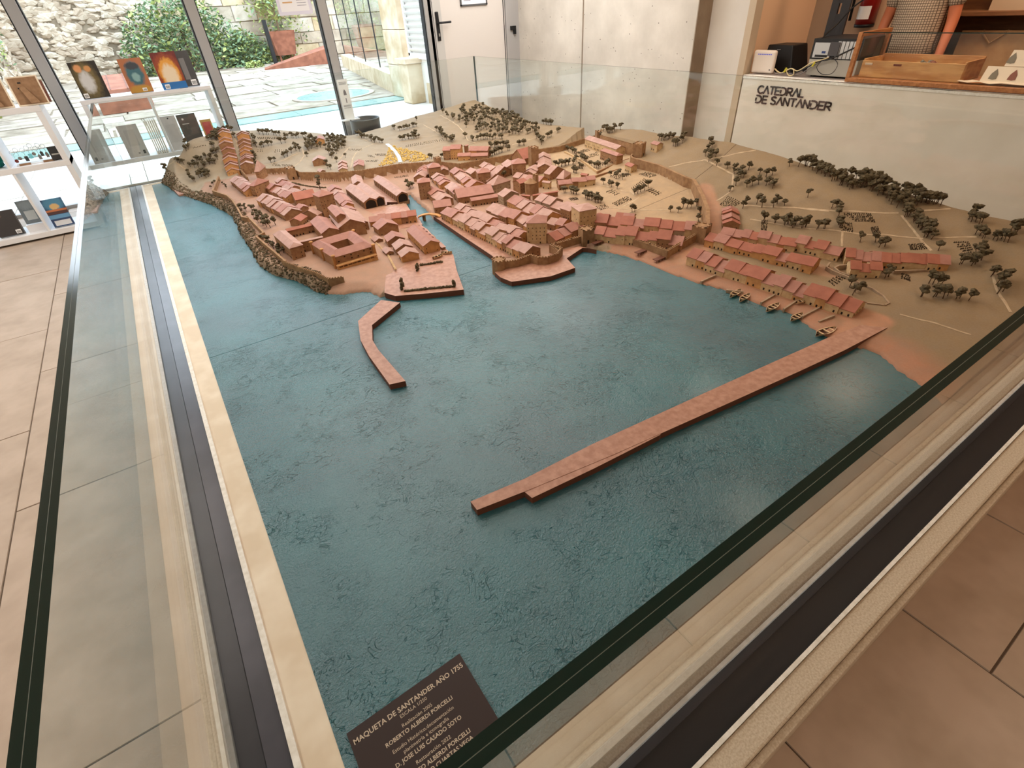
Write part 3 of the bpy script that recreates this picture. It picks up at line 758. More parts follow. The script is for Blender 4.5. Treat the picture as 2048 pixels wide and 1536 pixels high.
def row(t, ridge, hw, n, wh=(0.034, 0.05), rise=None, wis=(0, 1, 0, 3), ris=(0, 0, 1), zg=None, gap=0.0, jitter=0.3, seed=None, name='house', single=None):
    """terrace of n houses whose common ridge line runs between two readings"""
    r_ = random.Random(seed if seed is not None else int(sum(ridge)*7) % 9999)
    (a, b) = zp(t, *ridge); hm = sum(wh)/2; rs = rise or hw*0.46
    A = at_h(*a, hm+rs); B = at_h(*b, hm+rs)
    A = Vector((A[0], A[1])); B = Vector((B[0], B[1]))
    ws = [1+r_.uniform(-jitter, jitter) for _ in range(n)]; tot = sum(ws); u = 0
    lv = [wh[0], wh[1], hm, wh[0]+0.003, wh[1]-0.004]
    prev = None
    for i in range(n):
        u0 = u/tot; u += ws[i]; u1 = u/tot
        h = r_.choice([x for x in lv if x != prev] or lv); prev = h
        dh = r_.uniform(-0.06, 0.06)*hw; nx = Vector((-(B-A).y, (B-A).x)).normalized()*dh
        p0 = A.lerp(B, u0)+nx; p1 = A.lerp(B, u1-gap*(u1-u0))+nx
        house(p0, p1, hw*r_.uniform(0.95, 1.05), h, rs*r_.uniform(0.9, 1.1), r_.choice(wis), r_.choice(ris), zg=zg, name=name)
def one(t, front, back, eave, wh, wi=0, ri=1, hip=0, zg=None, windows=True, name='house', label=None, rise=None):
    """single house: ridge end over the near gable, far ridge end, near eave corner"""
    (f,), (k,), (e,) = zp(t, *front), zp(t, *back), zp(t, *eave)
    r0 = rise or 0.02
    for _ in range(3):
        if zg is not None:
            F, K, E = onz(*f, zg+wh+r0), onz(*k, zg+wh+r0), onz(*e, zg+wh)
        else:
            F, K, E = at_h(*f, wh+r0), at_h(*k, wh+r0), at_h(*e, wh)
        ax = Vector((K[0]-F[0], K[1]-F[1])); 
        nx = Vector((-ax.y, ax.x)).normalized(); hw = abs((Vector((E[0], E[1]))-Vector((F[0], F[1]))).dot(nx))
        if rise is None: r0 = hw*0.46
    return house((F[0], F[1]), (K[0], K[1]), min(max(hw, 0.01), HWMAX), wh, r0, wi, ri, zg=zg, hip=hip, windows=windows, name=name, label=label)
HWMAX = 0.085
def tower(t, cpx, half, h, roof=True, wi=0, ri=1, crenel=False, name='tower', rot=0.0, zg=None, rr=0.5):
    """square tower; cpx = reading of its top centre (eaves level)"""
    (c,) = zp(t, *cpx)
    P = at_h(*c, h) if zg is None else onz(*c, zg+h)
    g = max(ground(min(max(P[0], MX0), MX1), min(max(P[1], MY0), MY1)), 0) if zg is None else zg
    d = Vector((math.cos(rot), math.sin(rot)))*half
    p0 = Vector((P[0], P[1]))-d; p1 = Vector((P[0], P[1]))+d
    if roof: return house(p0, p1, half, h, half*rr, wi, ri, zg=g, hip=1.0, name=name)
    M_ = Matrix.Translation((P[0], P[1], 0)) @ Matrix.Rotation(rot, 4, 'Z')
    mb = MB().box((-half, -half, g-0.03), (half, half, g+h), 0, M_)
    o = mpart(mb, name, M['mwall'])
    m2 = MB(); k = 3; st = 2*half/(2*k-1)
    for i in range(k):
        u = -half+2*i*st
        for (a, b) in (((u, -half), (u+st, -half+st*.7)), ((u, half-st*.7), (u+st, half)), ((-half, u), (-half+st*.7, u+st)), ((half-st*.7, u), (half, u+st))):
            m2.box((a[0], a[1], g+h), (b[0], b[1], g+h+0.007), 0, M_)
    m2.build('battlement', M['mwall'], o)
    m3 = MB(); m3.box((-0.006, -half-0.0008, g+0.002), (0.006, -half+0.002, g+0.024), 0, M_); m3.build('gateway', M['dark'], o)
    return o
# ---------------- the quarters of the town, row by row
RED = (2, 2, 1); PALE = (1, 1, 3, 0); TAN = (0, 0, 2)
# hill street up to the back edge
row('A', (505,190, 640,870), 0.056, 10, (0.024, 0.046), wis=TAN, ris=(0, 0, 1))
row('A', (850,95, 960,860), 0.054, 11, (0.024, 0.046), wis=TAN, ris=(0, 0, 1))
row('A', (720,1040, 1030,1280), 0.052, 5, (0.034, 0.046), wis=TAN)
one('A', (1180,890), (1270,890), (1080,1000), 0.075, 0, 0, hip=1.0, name='gate_house')
one('A', (1150,1140), (1240,1150), (1080,1250), 0.082, 0, 1, hip=0.9, name='tower_house')
row('B', (270,590, 850,880), 0.062, 8, (0.040, 0.054), wis=TAN)
row('B', (400,360, 850,600), 0.052, 7, (0.034, 0.048), wis=TAN)
row('B', (590,270, 900,420), 0.042, 4, (0.030, 0.040), wis=TAN)
row('B', (690,370, 1010,540), 0.035, 4, (0.022, 0.032), wis=TAN)
one('B', (880,620), (1290,560), (860,720), 0.062, 0, 2)
one('B', (1090,830), (1000,790), (1060,920), 0.045, 0, 1)
one('B', (1290,920), (1200,960), (1320,1060), 0.040, 0, 0)
one('B', (1040,1000), (900,1090), (1080,1120), 0.034, 0, 2)
row('B', (1690,420, 1950,720), 0.045, 4, (0.030, 0.042), wis=TAN)
row('B', (1960,840, 2040,900), 0.04, 1, (0.026, 0.034))
# cathedral: tower, nave, aisles, cloister with turrets
tower('B', (1490,590), 0.052, 0.155, True, 0, 1, name='bell_tower', rot=0.15)
one('C', (1265,60), (1130,-80), (1215,120), 0.115, 0, 1, name='cathedral_nave')
one('C', (1090,290), (905,95), (965,370), 0.060, 0, 1, name='cathedral_aisle')
one('C', (1420,150), (1270,-40), (1640,190), 0.066, 0, 0, name='cathedral_aisle')
one('C', (1600,165), (1450,10), (1730,225), 0.048, 0, 0, name='cathedral_chapel')
one('C', (555,540), (290,310), (505,650), 0.070, 0, 0, hip=0.6, name='cloister_wing')
one('C', (490,475), (960,365), (520,530), 0.062, 0, 0, name='cloister_wing')
one('C', (400,260), (800,165), (420,310), 0.045, 0, 2, name='cloister_wing')
clo = [at_h(x, y, 0.070) for x, y in zp('C', 1150,735, 1790,580, 1470,335, 800,510)]
inn = [at_h(x, y, 0.088) for x, y in zp('C', 1200,640, 1600,545, 1400,370, 940,490)]
zc = 0.048
cw_ = [Vector((p[0], p[1])) for p in clo]; ci = [Vector((p[0], p[1])) for p in inn]
court = [a.lerp(sum(cw_, Vector((0, 0)))/4, 0.56) for a in cw_]
mb = MB()
mb.v = [(p.x, p.y, 0.0) for p in cw_]+[(p.x, p.y, zc+0.07) for p in cw_]+[(p.x, p.y, 0.0) for p in court]+[(p.x, p.y, zc+0.07) for p in court]
mb.f = [(i, (i+1) % 4, 4+(i+1) % 4, 4+i) for i in range(4)]+[(8+i, 12+i, 12+(i+1) % 4, 8+(i+1) % 4) for i in range(4)]; mb.mi = [0]*8
cl = mpart(mb, 'cloister', M['house'][0])
mid = [a.lerp(b, 0.48) for a, b in zip(cw_, court)]
ce_ = sum(cw_, Vector((0, 0)))/4
rf = MB(); ow = [p+(p-ce_).normalized()*0.005 for p in cw_]; iw = [p-(p-ce_).normalized()*0.005 for p in court]
rf.v = [(p.x, p.y, zc+0.069) for p in ow]+[(p.x, p.y, zc+0.094) for p in mid]+[(p.x, p.y, zc+0.070) for p in iw]
rf.f = [(i, (i+1) % 4, 4+(i+1) % 4, 4+i) for i in range(4)]+[(4+i, 4+(i+1) % 4, 8+(i+1) % 4, 8+i) for i in range(4)]; rf.mi = [0]*8
rf.build('roof', M['roof'][1], cl)
a, b = cw_[0], cw_[1]; nrm = Vector((-(b-a).y, (b-a).x)).normalized()
if nrm.y > 0: nrm = -nrm
lg = MB()
for k_, (z0, z1, dep) in enumerate(((0.0, zc+0.012, 0.03), (zc+0.020, zc+0.026, 0.03))):
    q = [a, b, b+nrm*dep, a+nrm*dep]; lg.prism([tuple(p) for p in q], z0, z1)
for i in range(9):
    p = a.lerp(b, (i+0.3)/9)+nrm*0.028; lg.prism([(p.x-.002, p.y-.002), (p.x+.002, p.y-.002), (p.x+.002, p.y+.002), (p.x-.002, p.y+.002)], zc+0.012, zc+0.02)
lg.build('arcade', M['house'][2], cl)
wo = MB()
for i in range(6):
    p = a.lerp(b, (i+0.6)/6.2)+nrm*0.0008
    for z in (zc+0.035, zc+0.054):
        if (i+int(z*1000)) % 3: wo.add([(p.x-.004, p.y, z), (p.x+.004, p.y-.001, z), (p.x+.004, p.y-.001, z+.007), (p.x-.004, p.y, z+.007)], [(0, 1, 2, 3)])
tag(wo.build('window_opening', M['dark'], cl), kind='stuff')
for (p, h) in ((cw_[0], .085), (cw_[0].lerp(cw_[3], 0.5), .082), (cw_[3], .085), (cw_[1], .082), (cw_[2], .082)):
    MB().lathe([(0.010, 0), (0.0085, zc+h-0.012), (0.012, zc+h-0.008), (0.011, zc+h-0.003), (0.004, zc+h)], 10, (p.x, p.y, 0)).build('turret', M['house'][2], cl, True)
# big covered sheds by the inner harbour with arched ends
def shed(t, front, back, eave, wh):
    o = one(t, front, back, eave, wh, 0, 0, windows=False, name='boat_shed', zg=0.026); return o
for (f_, k_, e_) in (((735,612), (385,355), (632,700)), ((915,580), (575,322), (832,640)), ((1335,500), (890,195), (1250,580))):
    (f,), (k,), (e,) = zp('D', *f_), zp('D', *k_), zp('D', *e_)
    zg = 0.026; wh = 0.050
    r0 = 0.022
    for _ in range(3):
        F, K, E = onz(*f, zg+wh+r0), onz(*k, zg+wh+r0), onz(*e, zg+wh)
        ax = Vector((K[0]-F[0], K[1]-F[1])); nx = Vector((-ax.y, ax.x)).normalized(); hw = abs((Vector((E[0]-F[0], E[1]-F[1]))).dot(nx)); r0 = hw*0.5
    o = house((F[0], F[1]), (K[0], K[1]), hw, wh, r0, 0, 0, zg=zg, windows=False, name='boat_shed')
    ax.normalize(); L = (Vector((K[0], K[1]))-Vector((F[0], F[1]))).length
    dk = MB()
    # arched mouth
    arc = [(-hw*.82, 0)]+[(-hw*.82*math.cos(math.pi*i/10), wh*0.55+wh*0.62*math.sin(math.pi*i/10)) for i in range(11)]+[(hw*.82, 0)]
    base = Vector((F[0], F[1]))-ax*0.001
    vs = [(base.x+nx.x*u, base.y+nx.y*u, zg+z) for u, z in arc]; vs += [(x+ax.x*.003, y+ax.y*.003, z) for x, y, z in vs]
    nn = len(arc); dk.add(vs, [tuple(range(nn)), tuple(range(2*nn-1, nn-1, -1))])
    for s in (-1, 1):
        for i in range(12):
            u = L*(i+0.5)/12; q = Vector((F[0], F[1]))+ax*u+nx*s*(hw+0.0008); w = 0.006
            dk.add([(q.x-ax.x*w, q.y-ax.y*w, zg+.004), (q.x+ax.x*w, q.y+ax.y*w, zg+.004), (q.x+ax.x*w, q.y+ax.y*w, zg+.036), (q.x-ax.x*w, q.y-ax.y*w, zg+.036)], [(0, 1, 2, 3)])
    tag(dk.build('archway', M['dark'], o), kind='stuff')
one('D', (515,305), (475,180), (430,355), 0.040, 0, 0)
row('D', (50,390, 330,700), 0.042, 3, (0.030, 0.040), wis=TAN)
row('D', (720,925, 1590,850), 0.048, 6, (0.040, 0.052), wis=TAN, ris=(1, 2, 1), zg=0.026)
# esplanade houses
one('D', (1065,1080), (960,1000), (940,1240), 0.046, 0, 1, zg=0.03)
one('E', (390,555), (335,480), (265,632), 0.040, 0, 1, zg=0.03)
one('E', (515,680), (455,600), (392,755), 0.036, 0, 0, zg=0.03)
one('E', (605,790), (548,720), (475,865), 0.034, 2, 0, zg=0.03)
one('E', (930,625), (668,385), (822,715), 0.050, 2, 1, zg=0.03)
one('E', (130,590), (70,545), (105,660), 0.018, 0, 0, zg=0.03)
one('E', (300,780), (235,720), (270,840), 0.020, 0, 0, zg=0.03)
one('E', (1130,730), (1060,660), (1180,790), 0.012, 0, 0, zg=0.03, windows=False)
dm = MB()
for i in range(4):   # row of dormers on the canal side of the long house
    (x, y), = zp('E', 815+i*45, 450+i*42)
    p = onz(x, y, 0.085); dm.cbox((p[0], p[1], 0.083), (0.016, 0.012, 0.014), 0)
tag(mpart(dm, 'dormer', M['quayside']), kind='stuff')
mpart(MB().tube([onz(x, y, 0.04) for x, y in zp('E', 0,570, 130,690, 280,850, 395,1065)], 0.006, 4), 'boundary_wall', M['house'][1])
# town centre, rows running down to the castle
row('G', (320,125, 1900,880), 0.055, 15, (0.040, 0.058), wis=(1, 0, 2, 1), zg=0.028)
row('G', (560,65, 1745,605), 0.046, 9, (0.040, 0.056), wis=(0, 2, 1, 0), zg=0.028)
row('G', (1180,55, 1690,240), 0.066, 4, (0.044, 0.056), wis=TAN)
row('G', (1680,270, 2010,470), 0.050, 2, (0.034, 0.046), wis=TAN)
row('H', (600,860, 1240,1160), 0.066, 5, (0.042, 0.060), wis=TAN)
row('H', (1060,850, 1650,1030), 0.060, 4, (0.046, 0.064), wis=(3, 0, 1))
row('I', (1230,120, 1480,180), 0.050, 2, (0.034, 0.044), wis=TAN)
row('I', (1180,395, 1700,175), 0.056, 4, (0.036, 0.048), wis=(2, 1, 0), ris=(1, 2, 1))
one('I', (2048,45), (1900,180), (1880,200), 0.05, 0, 2)
tower('I', (970,165), 0.058, 0.125, True, 1, 1, name='tower_house', rot=-0.7)
tower('H', (1775,1065), 0.058, 0.135, True, 1, 0, name='tower_house', rot=-0.25, rr=0.25)
one('G', (60,50), (370,10), (60,150), 0.050, 0, 1, zg=0.028)
row('F', (500,580, 745,770), 0.056, 4, (0.040, 0.052), wis=TAN)
tower('F', (345,480), 0.046, 0.125, True, 0, 1, name='tower_house', rot=-0.4)
row('F', (590,335, 760,480), 0.050, 4, (0.032, 0.044), wis=TAN)
row('F', (880,490, 1050,640), 0.060, 3, (0.036, 0.046), wis=TAN)
row('F', (370,160, 260,360), 0.050, 5, (0.030, 0.040), wis=TAN)
tower('F', (530,205), 0.052, 0.090, True, 0, 1, name='tower_house', rot=-0.3)
row('F', (700,170, 720,260), 0.035, 2, (0.030, 0.040))
row('F', (930,220, 1190,450), 0.052, 6, (0.030, 0.044), wis=TAN)
one('F', (1335,515), (1255,475), (1235,640), 0.044, 2, 1)
tower('F', (1450,300), 0.050, 0.110, True, 0, 1, name='tower_house', rot=-0.35)
row('F', (1480,120, 1740,270), 0.052, 4, (0.032, 0.044), wis=TAN)
one('F', (1320,290), (1220,240), (1230,360), 0.040, 0, 0)
one('F', (1690,400), (1600,370), (1500,490), 0.044, 0, 0)
one('F', (1800,470), (1680,435), (1700,610), 0.060, 3, 0, hip=0.9, name='palace')
one('F', (935,705), (1590,605), (990,800), 0.046, 0, 1)
one('F', (1215,780), (1720,700), (1290,850), 0.040, 0, 1)
one('F', (1975,690), (1870,635), (1800,770), 0.075, 3, 0)
one('F', (1850,270), (1750,240), (1700,370), 0.042, 0, 0)
row('H', (480,250, 560,330), 0.06, 2, (0.036, 0.044), wis=TAN)
tower('H', (655,290), 0.054, 0.115, True, 0, 1, name='tower_house', rot=-0.5)
one('H', (860,130), (640,200), (860,250), 0.05, 0, 2)
row('H', (1075,110, 1110,340), 0.058, 4, (0.036, 0.048), wis=TAN)
one('H', (1320,425), (1230,400), (1210,530), 0.044, 0, 0)
row('H', (640,470, 1080,560), 0.050, 4, (0.034, 0.044), wis=TAN)
row('H', (830,450, 940,330), 0.045, 2, (0.030, 0.040), wis=TAN)
one('H', (1490,495), (1370,490), (1420,590), 0.038, 0, 0, hip=0.9)
row('H', (1330,612, 1950,520), 0.040, 5, (0.034, 0.046), wis=(2, 1, 0), ris=(1, 2, 1))
one('H', (1840,450), (1740,440), (1860,500), 0.030, 0, 2)
one('H', (1200,585), (1080,570), (1050,610), 0.046, 1, 0)
# parish church with its round apse and buttress
one('H', (740,560), (620,600), (720,650), 0.075, 0, 2, name='church')
one('H', (900,800), (1320,730), (880,860), 0.034, 0, 2, name='church_cloister')
one('H', (850,810), (720,800), (830,870), 0.034, 0, 2, name='church_cloister')
ap = at_h(*zp('H', 860,600)[0], 0.10); g_ = ground(ap[0], ap[1])
ch = mpart(MB().lathe([(0.045, -0.02), (0.044, g_+0.085)], 8, (ap[0], ap[1], 0)), 'church_apse', M['mwall'])
MB().lathe([(0.050, g_+0.084), (0.004, g_+0.115)], 8, (ap[0], ap[1], 0)).build('roof', M['mwall'], ch)
bt = MB().box((ap[0]+0.035, ap[1]-0.02, 0), (ap[0]+0.06, ap[1]+0.02, g_+0.115)); bt.box((ap[0]+0.035, ap[1]-0.02, g_+0.115), (ap[0]+0.06, ap[1]-0.008, g_+0.135)); bt.box((ap[0]+0.035, ap[1]+0.008, g_+0.115), (ap[0]+0.06, ap[1]+0.02, g_+0.135)); bt.build('bell_gable', M['mwall'], ch)
# walled south quarter
row('J', (335,372, 1775,470), 0.062, 8, (0.038, 0.054), wis=(0, 1, 3), ris=RED)
row('J', (330,520, 1600,655), 0.060, 8, (0.034, 0.058), wis=(1, 1, 0), ris=RED)
row('J', (620,335, 870,355), 0.05, 2, (0.034, 0.044), ris=RED)
# suburb outside the wall
row('L', (-1170,270, 1130,960), 0.062, 15, (0.024, 0.046), wis=(1, 1, 2), ris=RED)
row('K', (550,465, 2020,810), 0.052, 9, (0.026, 0.044), wis=(1, 1, 2), ris=RED)
row('K', (740,372, 1760,520), 0.050, 8, (0.030, 0.046), wis=(1, 2, 1), ris=RED)
row('L', (270,95, 870,225), 0.050, 4, (0.030, 0.046), wis=(1, 2, 1), ris=RED)
row('R', (750,800, 1510,832), 0.054, 11, (0.030, 0.040), wis=(1, 2, 1), ris=RED)
row('L', (965,430, 1380,455), 0.046, 3, (0.030, 0.044), wis=(1, 1), ris=(2, 1), seed=5)
row('K', (835,60, 850,290), 0.046, 5, (0.026, 0.036), wis=TAN, ris=(2, 1))
# houses among the outer fields
one('O', (285,690), (290,630), (205,700), 0.034, 0, 0)
row('O', (665,720, 665,830), 0.036, 3, (0.026, 0.034))
row('O', (925,690, 910,770), 0.042, 2, (0.028, 0.036))
one('O', (300,370), (290,310), (225,350), 0.034, 2, 1)
one('O', (350,850), (300,830), (300,890), 0.02, 0, 0)
# convent outside the wall
row('M', (345,310, 600,300), 0.05, 2, (0.075, 0.085), wis=TAN, ris=(1, 1))
row('M', (740,318, 1005,312), 0.05, 2, (0.060, 0.066), wis=TAN, ris=(1, 1))
one('M', (655,300), (690,280), (590,345), 0.078, 0, 1, name='convent')
row('M', (560,420, 990,405), 0.035, 2, (0.034, 0.040), wis=TAN, ris=(1, 1))
# monastery within the east wall
one('N', (895,370), (430,240), (830,430), 0.060, 1, 0, name='monastery')
one('N', (880,480), (640,405), (820,530), 0.065, 0, 1, hip=0.5, name='monastery_church')
one('N', (1000,610), (1090,640), (1000,680), 0.044, 1, 2)
one('N', (1470,320), (1380,300), (1395,385), 0.046, 1, 1)
# garden sheds leaning on the beach wall
for (q) in ((330,760), (960,895), (1230,1000)):
    (x, y), = zp('J', *q); p = at_h(x, y, 0.014); z = ground(p[0], p[1])
    mb = MB(); mb.cbox((p[0], p[1], z+0.014), (0.07, 0.03, 0.003)); [mb.cbox((p[0]+dx, p[1]-0.013, z+0.006), (0.003, 0.003, 0.014)) for dx in (-.033, -.011, .011, .033)]
    mpart(mb, 'lean_to', M['quayside'])

# ---------------- walls of the town
def wall(pix, zts, thick=0.012, deep=0.10, name='town_wall', cren=True, hh=None, m=None):
    P = []
    for (x, y), z in zip(pix, zts): P.append(Vector(onz(x, y, z)))
    mb = MB(); cb = MB(); n = len(P)
    for i in range(n-1):
        a, b = P[i], P[i+1]; d = Vector((b.x-a.x, b.y-a.y)); L = d.length
        if L < 1e-5: continue
        d.normalize(); nx = Vector((-d.y, d.x))*thick/2
        e = d*thick*0.3; a2 = Vector((a.x-e.x, a.y-e.y)); b2 = Vector((b.x+e.x, b.y+e.y))
        q = [(a2-nx), (b2-nx), (b2+nx), (a2+nx)]
        za, zb = a.z, b.z
        vs = [(q[0].x, q[0].y, za-deep), (q[1].x, q[1].y, zb-deep), (q[2].x, q[2].y, zb-deep), (q[3].x, q[3].y, za-deep), (q[0].x, q[0].y, za), (q[1].x, q[1].y, zb), (q[2].x, q[2].y, zb), (q[3].x, q[3].y, za)]
        mb.add(vs, [(0,3,2,1),(4,5,6,7),(0,1,5,4),(1,2,6,5),(2,3,7,6),(3,0,4,7)])
        if cren:
            k = max(1, int(L/0.014))
            for j in range(k):
                t = (j+0.5)/k; c = Vector((a.x, a.y)).lerp(Vector((b.x, b.y)), t); z = za+(zb-za)*t
                M_ = Matrix.Translation((c.x, c.y, z)) @ Matrix.Rotation(math.atan2(d.y, d.x), 4, 'Z')
                cb.box((-0.0035, -thick*0.45, -0.001), (0.0035, thick*0.1, 0.005), 0, M_)
    o = mpart(mb, name, m or M['mwall'])
    if cren and cb.f: tag(cb.build('battlement', M['mwall'], o), kind='stuff')
    return o
nb_ = len(WALL_BACK)
wall(WALL_BACK[:8], [.105]*8); wall(WALL_BACK[7:], [.105]*5+[.110, .115, .125, .14, .165, .20][:nb_-12] if nb_ > 12 else [.105]*(nb_-7))
wall(WALL_EAST[:3], [.20, .19, .19]); wall(WALL_EAST[2:5], [.19, .165, .16], cren=False); wall(WALL_EAST[4:8], [.16, .155, .15, .145], cren=False, thick=0.02)
wall(WALL_EAST[7:], [.145, .14, .13, .11, .11], cren=False, thick=0.024)
wall(WALL_SOUTH[:6], [.075, .062, .062, .062, .064, .064]); wall(zp('I', 1770,430, 1560,490, 1290,570, 1200,600, 1330,690), [.066, .066, .066, .066, .066])
wall(zp('I', 300,835, 400,880, 620,850, 860,760, 990,800, 1150,800, 1320,740, 1390,640, 1200,590), [.072, .066, .066, .072, .07, .068, .068, .072, .072], thick=0.014)
(x, y), = zp('I', 315,845); p = onz(x, y, 0.078)
rt = mpart(MB().lathe([(0.040, -0.01), (0.037, 0.078)], 16, (p[0], p[1], 0)), 'round_tower', M['mwall'])
rb = MB()
for i in range(10):
    q = 2*math.pi*i/10; rb.cbox((p[0]+0.034*math.cos(q), p[1]+0.034*math.sin(q), 0.081), (0.009, 0.009, 0.008))
rb.build('battlement', M['mwall'], rt)
tower('J', (165,565), 0.036, 0.082, False, crenel=True, name='gate_tower', rot=-0.3, zg=0.022)
tower('J', (1860,520), 0.042, 0.085, False, name='corner_tower', rot=0.3)
tower('M', (1655,325), 0.034, 0.150, False, name='gate_tower', rot=-0.2)
tower('M', (250,495), 0.026, 0.095, False, name='wall_tower', rot=-0.1)
tower('A', (1835,875), 0.036, 0.095, False, name='wall_tower', rot=0.0)
tower('N', (575,165), 0.030, 0.12, False, name='wall_tower', rot=-0.4)
tower('N', (1165,340), 0.040, 0.095, False, name='wall_tower', rot=0.4)
wall(zp('A', 820,895, 960,1060), [.11, .11], name='town_wall')
ww = zp('T', 640,705, 595,822, 715,862)
wall(ww, [.10, .088, .086], cren=False)
wall(zp('T', 715,862, 760,905, 790,950, 835,1035, 880,1045), [.086, .086, .086, .086, .085], cren=False, deep=0.06)
wall(zp('T', 900,1050, 1012,1165, 950,1195, 1190,1398), [.088, .086, .085, .082], cren=False, deep=0.06)
wall(zp('C', 355,800, 620,905, 880,985, 1075,1080, 1300,1050), [.080, .078, .076, .072, .07], cren=True, deep=0.07)
wall(zp('N', 70,455, 300,570, 545,745), [.085, .08, .075], cren=False, deep=0.04, m=M['house'][1])
wall(zp('N', 545,750, 840,620, 1000,560), [.075, .085, .105], cren=False, deep=0.04, m=M['house'][0])
wall(zp('N', 490,820, 860,710), [.068, .080], cren=False, deep=0.03, m=M['house'][0])
for pts, z in ((zp('K', 430,1105, 620,1020), .016), (zp('K', 780,1225, 1000,1245), .014), (zp('K', 1250,1390, 1430,1285), .016), (zp('K', 1560,1480, 1740,1360), .018), (zp('L', 310,1170, 540,1050), .018), (zp('L', 540,1240, 740,1160), .018)):
    wall(pts, [z+.002, z+.008], 0.008, 0.03, 'slipway_wall', False, m=M['house'][3])
wall(zp('L', 680,440, 640,500, 720,550, 900,620, 1100,720, 1280,800, 1420,900, 1490,990, 1430,1020, 1200,990), [.05, .045, .042, .04, .036, .034, .032, .03, .03, .03], 0.008, 0.03, 'field_wall', False, m=M['house'][3])
wall(zp('L', 940,470, 800,480, 750,510, 820,570, 940,610), [.05, .05, .046, .042, .042], 0.008, 0.03, 'field_wall', False, m=M['house'][3])
wall(zp('R', 1100,955, 1400,945, 1700,940, 2048,972), [.048, .052, .06, .07], 0.010, 0.03, 'field_wall', False, m=M['house'][3])
# footbridge over the canal: arched deck on two piers
bp = [onz(x, y, z) for (x, y), z in zip(zp('D', 1640,955, 1740,915, 1850,900, 1980,915, 2060,950), [.034, .046, .050, .046, .034])]
mb = MB()
for a, b in zip(bp[:-1], bp[1:]):
    d = (b-a); d.z = 0; d.normalize(); nx = Vector((-d.y, d.x, 0))*0.016
    mb.add([a-nx, b-nx, b+nx, a+nx, a-nx-Vector((0, 0, .007)), b-nx-Vector((0, 0, .007)), b+nx-Vector((0, 0, .007)), a+nx-Vector((0, 0, .007))], [(0,1,2,3),(7,6,5,4),(0,4,5,1),(2,6,7,3),(1,5,6,2),(0,3,7,4)])
br = mpart(mb, 'footbridge', M['house'][2])
for k_ in (1, 3):
    MB().cbox((bp[k_].x, bp[k_].y, 0.02), (0.014, 0.026, 0.04)).build('pier', M['mwall'], br)
MB().blob((bp[3].x+0.01, bp[3].y-0.02, 0.012), 0.014, sub=2, amp=0.05).build('ball', M['white'], br)
# boats
boat_hull = mat('model_boat', srgb(206, 176, 136), rough=0.6); boat_in = mat('model_boat_inside', srgb(70, 44, 30), rough=0.8)
def boat_mesh():
    mb = MB(); N = 9; ring_o = []; ring_k = []
    for s in (1, -1):
        pass
    half = [0.0, .55, .85, 1, 1, .95, .8, .5, 0.0]
    vs = []; L = 0.05; W = 0.009
    for i in range(N):
        u = -L/2+L*i/(N-1); w = W*half[i]; sh = 0.004*abs(2*i/(N-1)-1)**2
        vs += [(u, -w, 0.010+sh), (u, -w*0.45, 0.0), (u, w*0.45, 0.0), (u, w, 0.010+sh), (u, w*0.8, 0.009+sh), (u, w*0.4, 0.003), (u, -w*0.4, 0.003), (u, -w*0.8, 0.009+sh)]
    for i in range(N-1):
        for k in range(8):
            a, b = i*8+k, i*8+(k+1) % 8
            mb.f.append((a, b, b+8, a+8)); mb.mi.append(1 if k in (4, 5, 6) else 0)
    mb.v = vs
    for q in (-.012, 0.002, .014):
        mb.box((q-.0015, -.007, .006), (q+.0015, .007, .0085), 0)
    return mb.mesh('boat', [boat_hull, boat_in])
bme = boat_mesh()
for (t, a, b, z) in (('K', (815,1335), (965,1250), .004), ('K', (945,1395), (1080,1310), .004), ('K', (1310,1530), (1480,1440), .004), ('L', (140,1250), (300,1165), .004), ('L', (480,1455), (755,1360), .005), ('E', (960,912), (1115,855), .031), ('E', (1095,828), (1260,822), .031), ('L', (210,1010), (360,980), .02), ('J', (780,345), (860,320), .05)):
    if t == 'J': continue
    A, B = [onz(x, y, z) for x, y in zp(t, *a, *b)]
    o = link('boat', bme, model); d = B-A; o.location = Vector(((A.x+B.x)/2-1.6, (A.y+B.y)/2-3.0, z)); o.rotation_euler = (0, 0, math.atan2(d.y, d.x)); s = d.length/0.05; o.scale = (s, s, min(s, 1.2))
# ---------------- trees, crops, paths, reeds, rocks of the model
ZT['Q'] = (680, 200, 3.657); ZT['U'] = (1400, 0, 3.16)
def draped(pix, width, name, m, lift=0.0016, step=0.02, zs=None):
    pts = [hit(*p) for p in pix] if zs is None else [onz(*p, zs) for p in pix]
    fine = []
    for a, b in zip(pts[:-1], pts[1:]):
        n = max(1, int((b-a).length/step))
        for i in range(n):
            q = a.lerp(b, i/n); fine.append(Vector((q.x, q.y, 0)))
    fine.append(Vector((pts[-1].x, pts[-1].y, 0)))
    mb = MB(); vs = []
    for i, p in enumerate(fine):
        d = fine[min(i+1, len(fine)-1)]-fine[max(i-1, 0)]; d = d.normalized() if d.length > 1e-9 else Vector((1, 0, 0)); nx = Vector((-d.y, d.x, 0))*width/2*rnd.uniform(.8, 1.2)
        for s in (-1, 0, 1):
            q = p+nx*s; x = min(max(q.x, MX0), MX1); y = min(max(q.y, MY0), MY1)
            vs.append((q.x, q.y, max(ground(x, y), 0.0)+(lift if s == 0 else lift*0.6)))
    fs = []
    for i in range(len(fine)-1):
        a = i*3; fs += [(a, a+1, a+4, a+3), (a+1, a+2, a+5, a+4)]
    mb.add(vs, fs); return mpart(mb, name, m, True)
W1 = 0.012
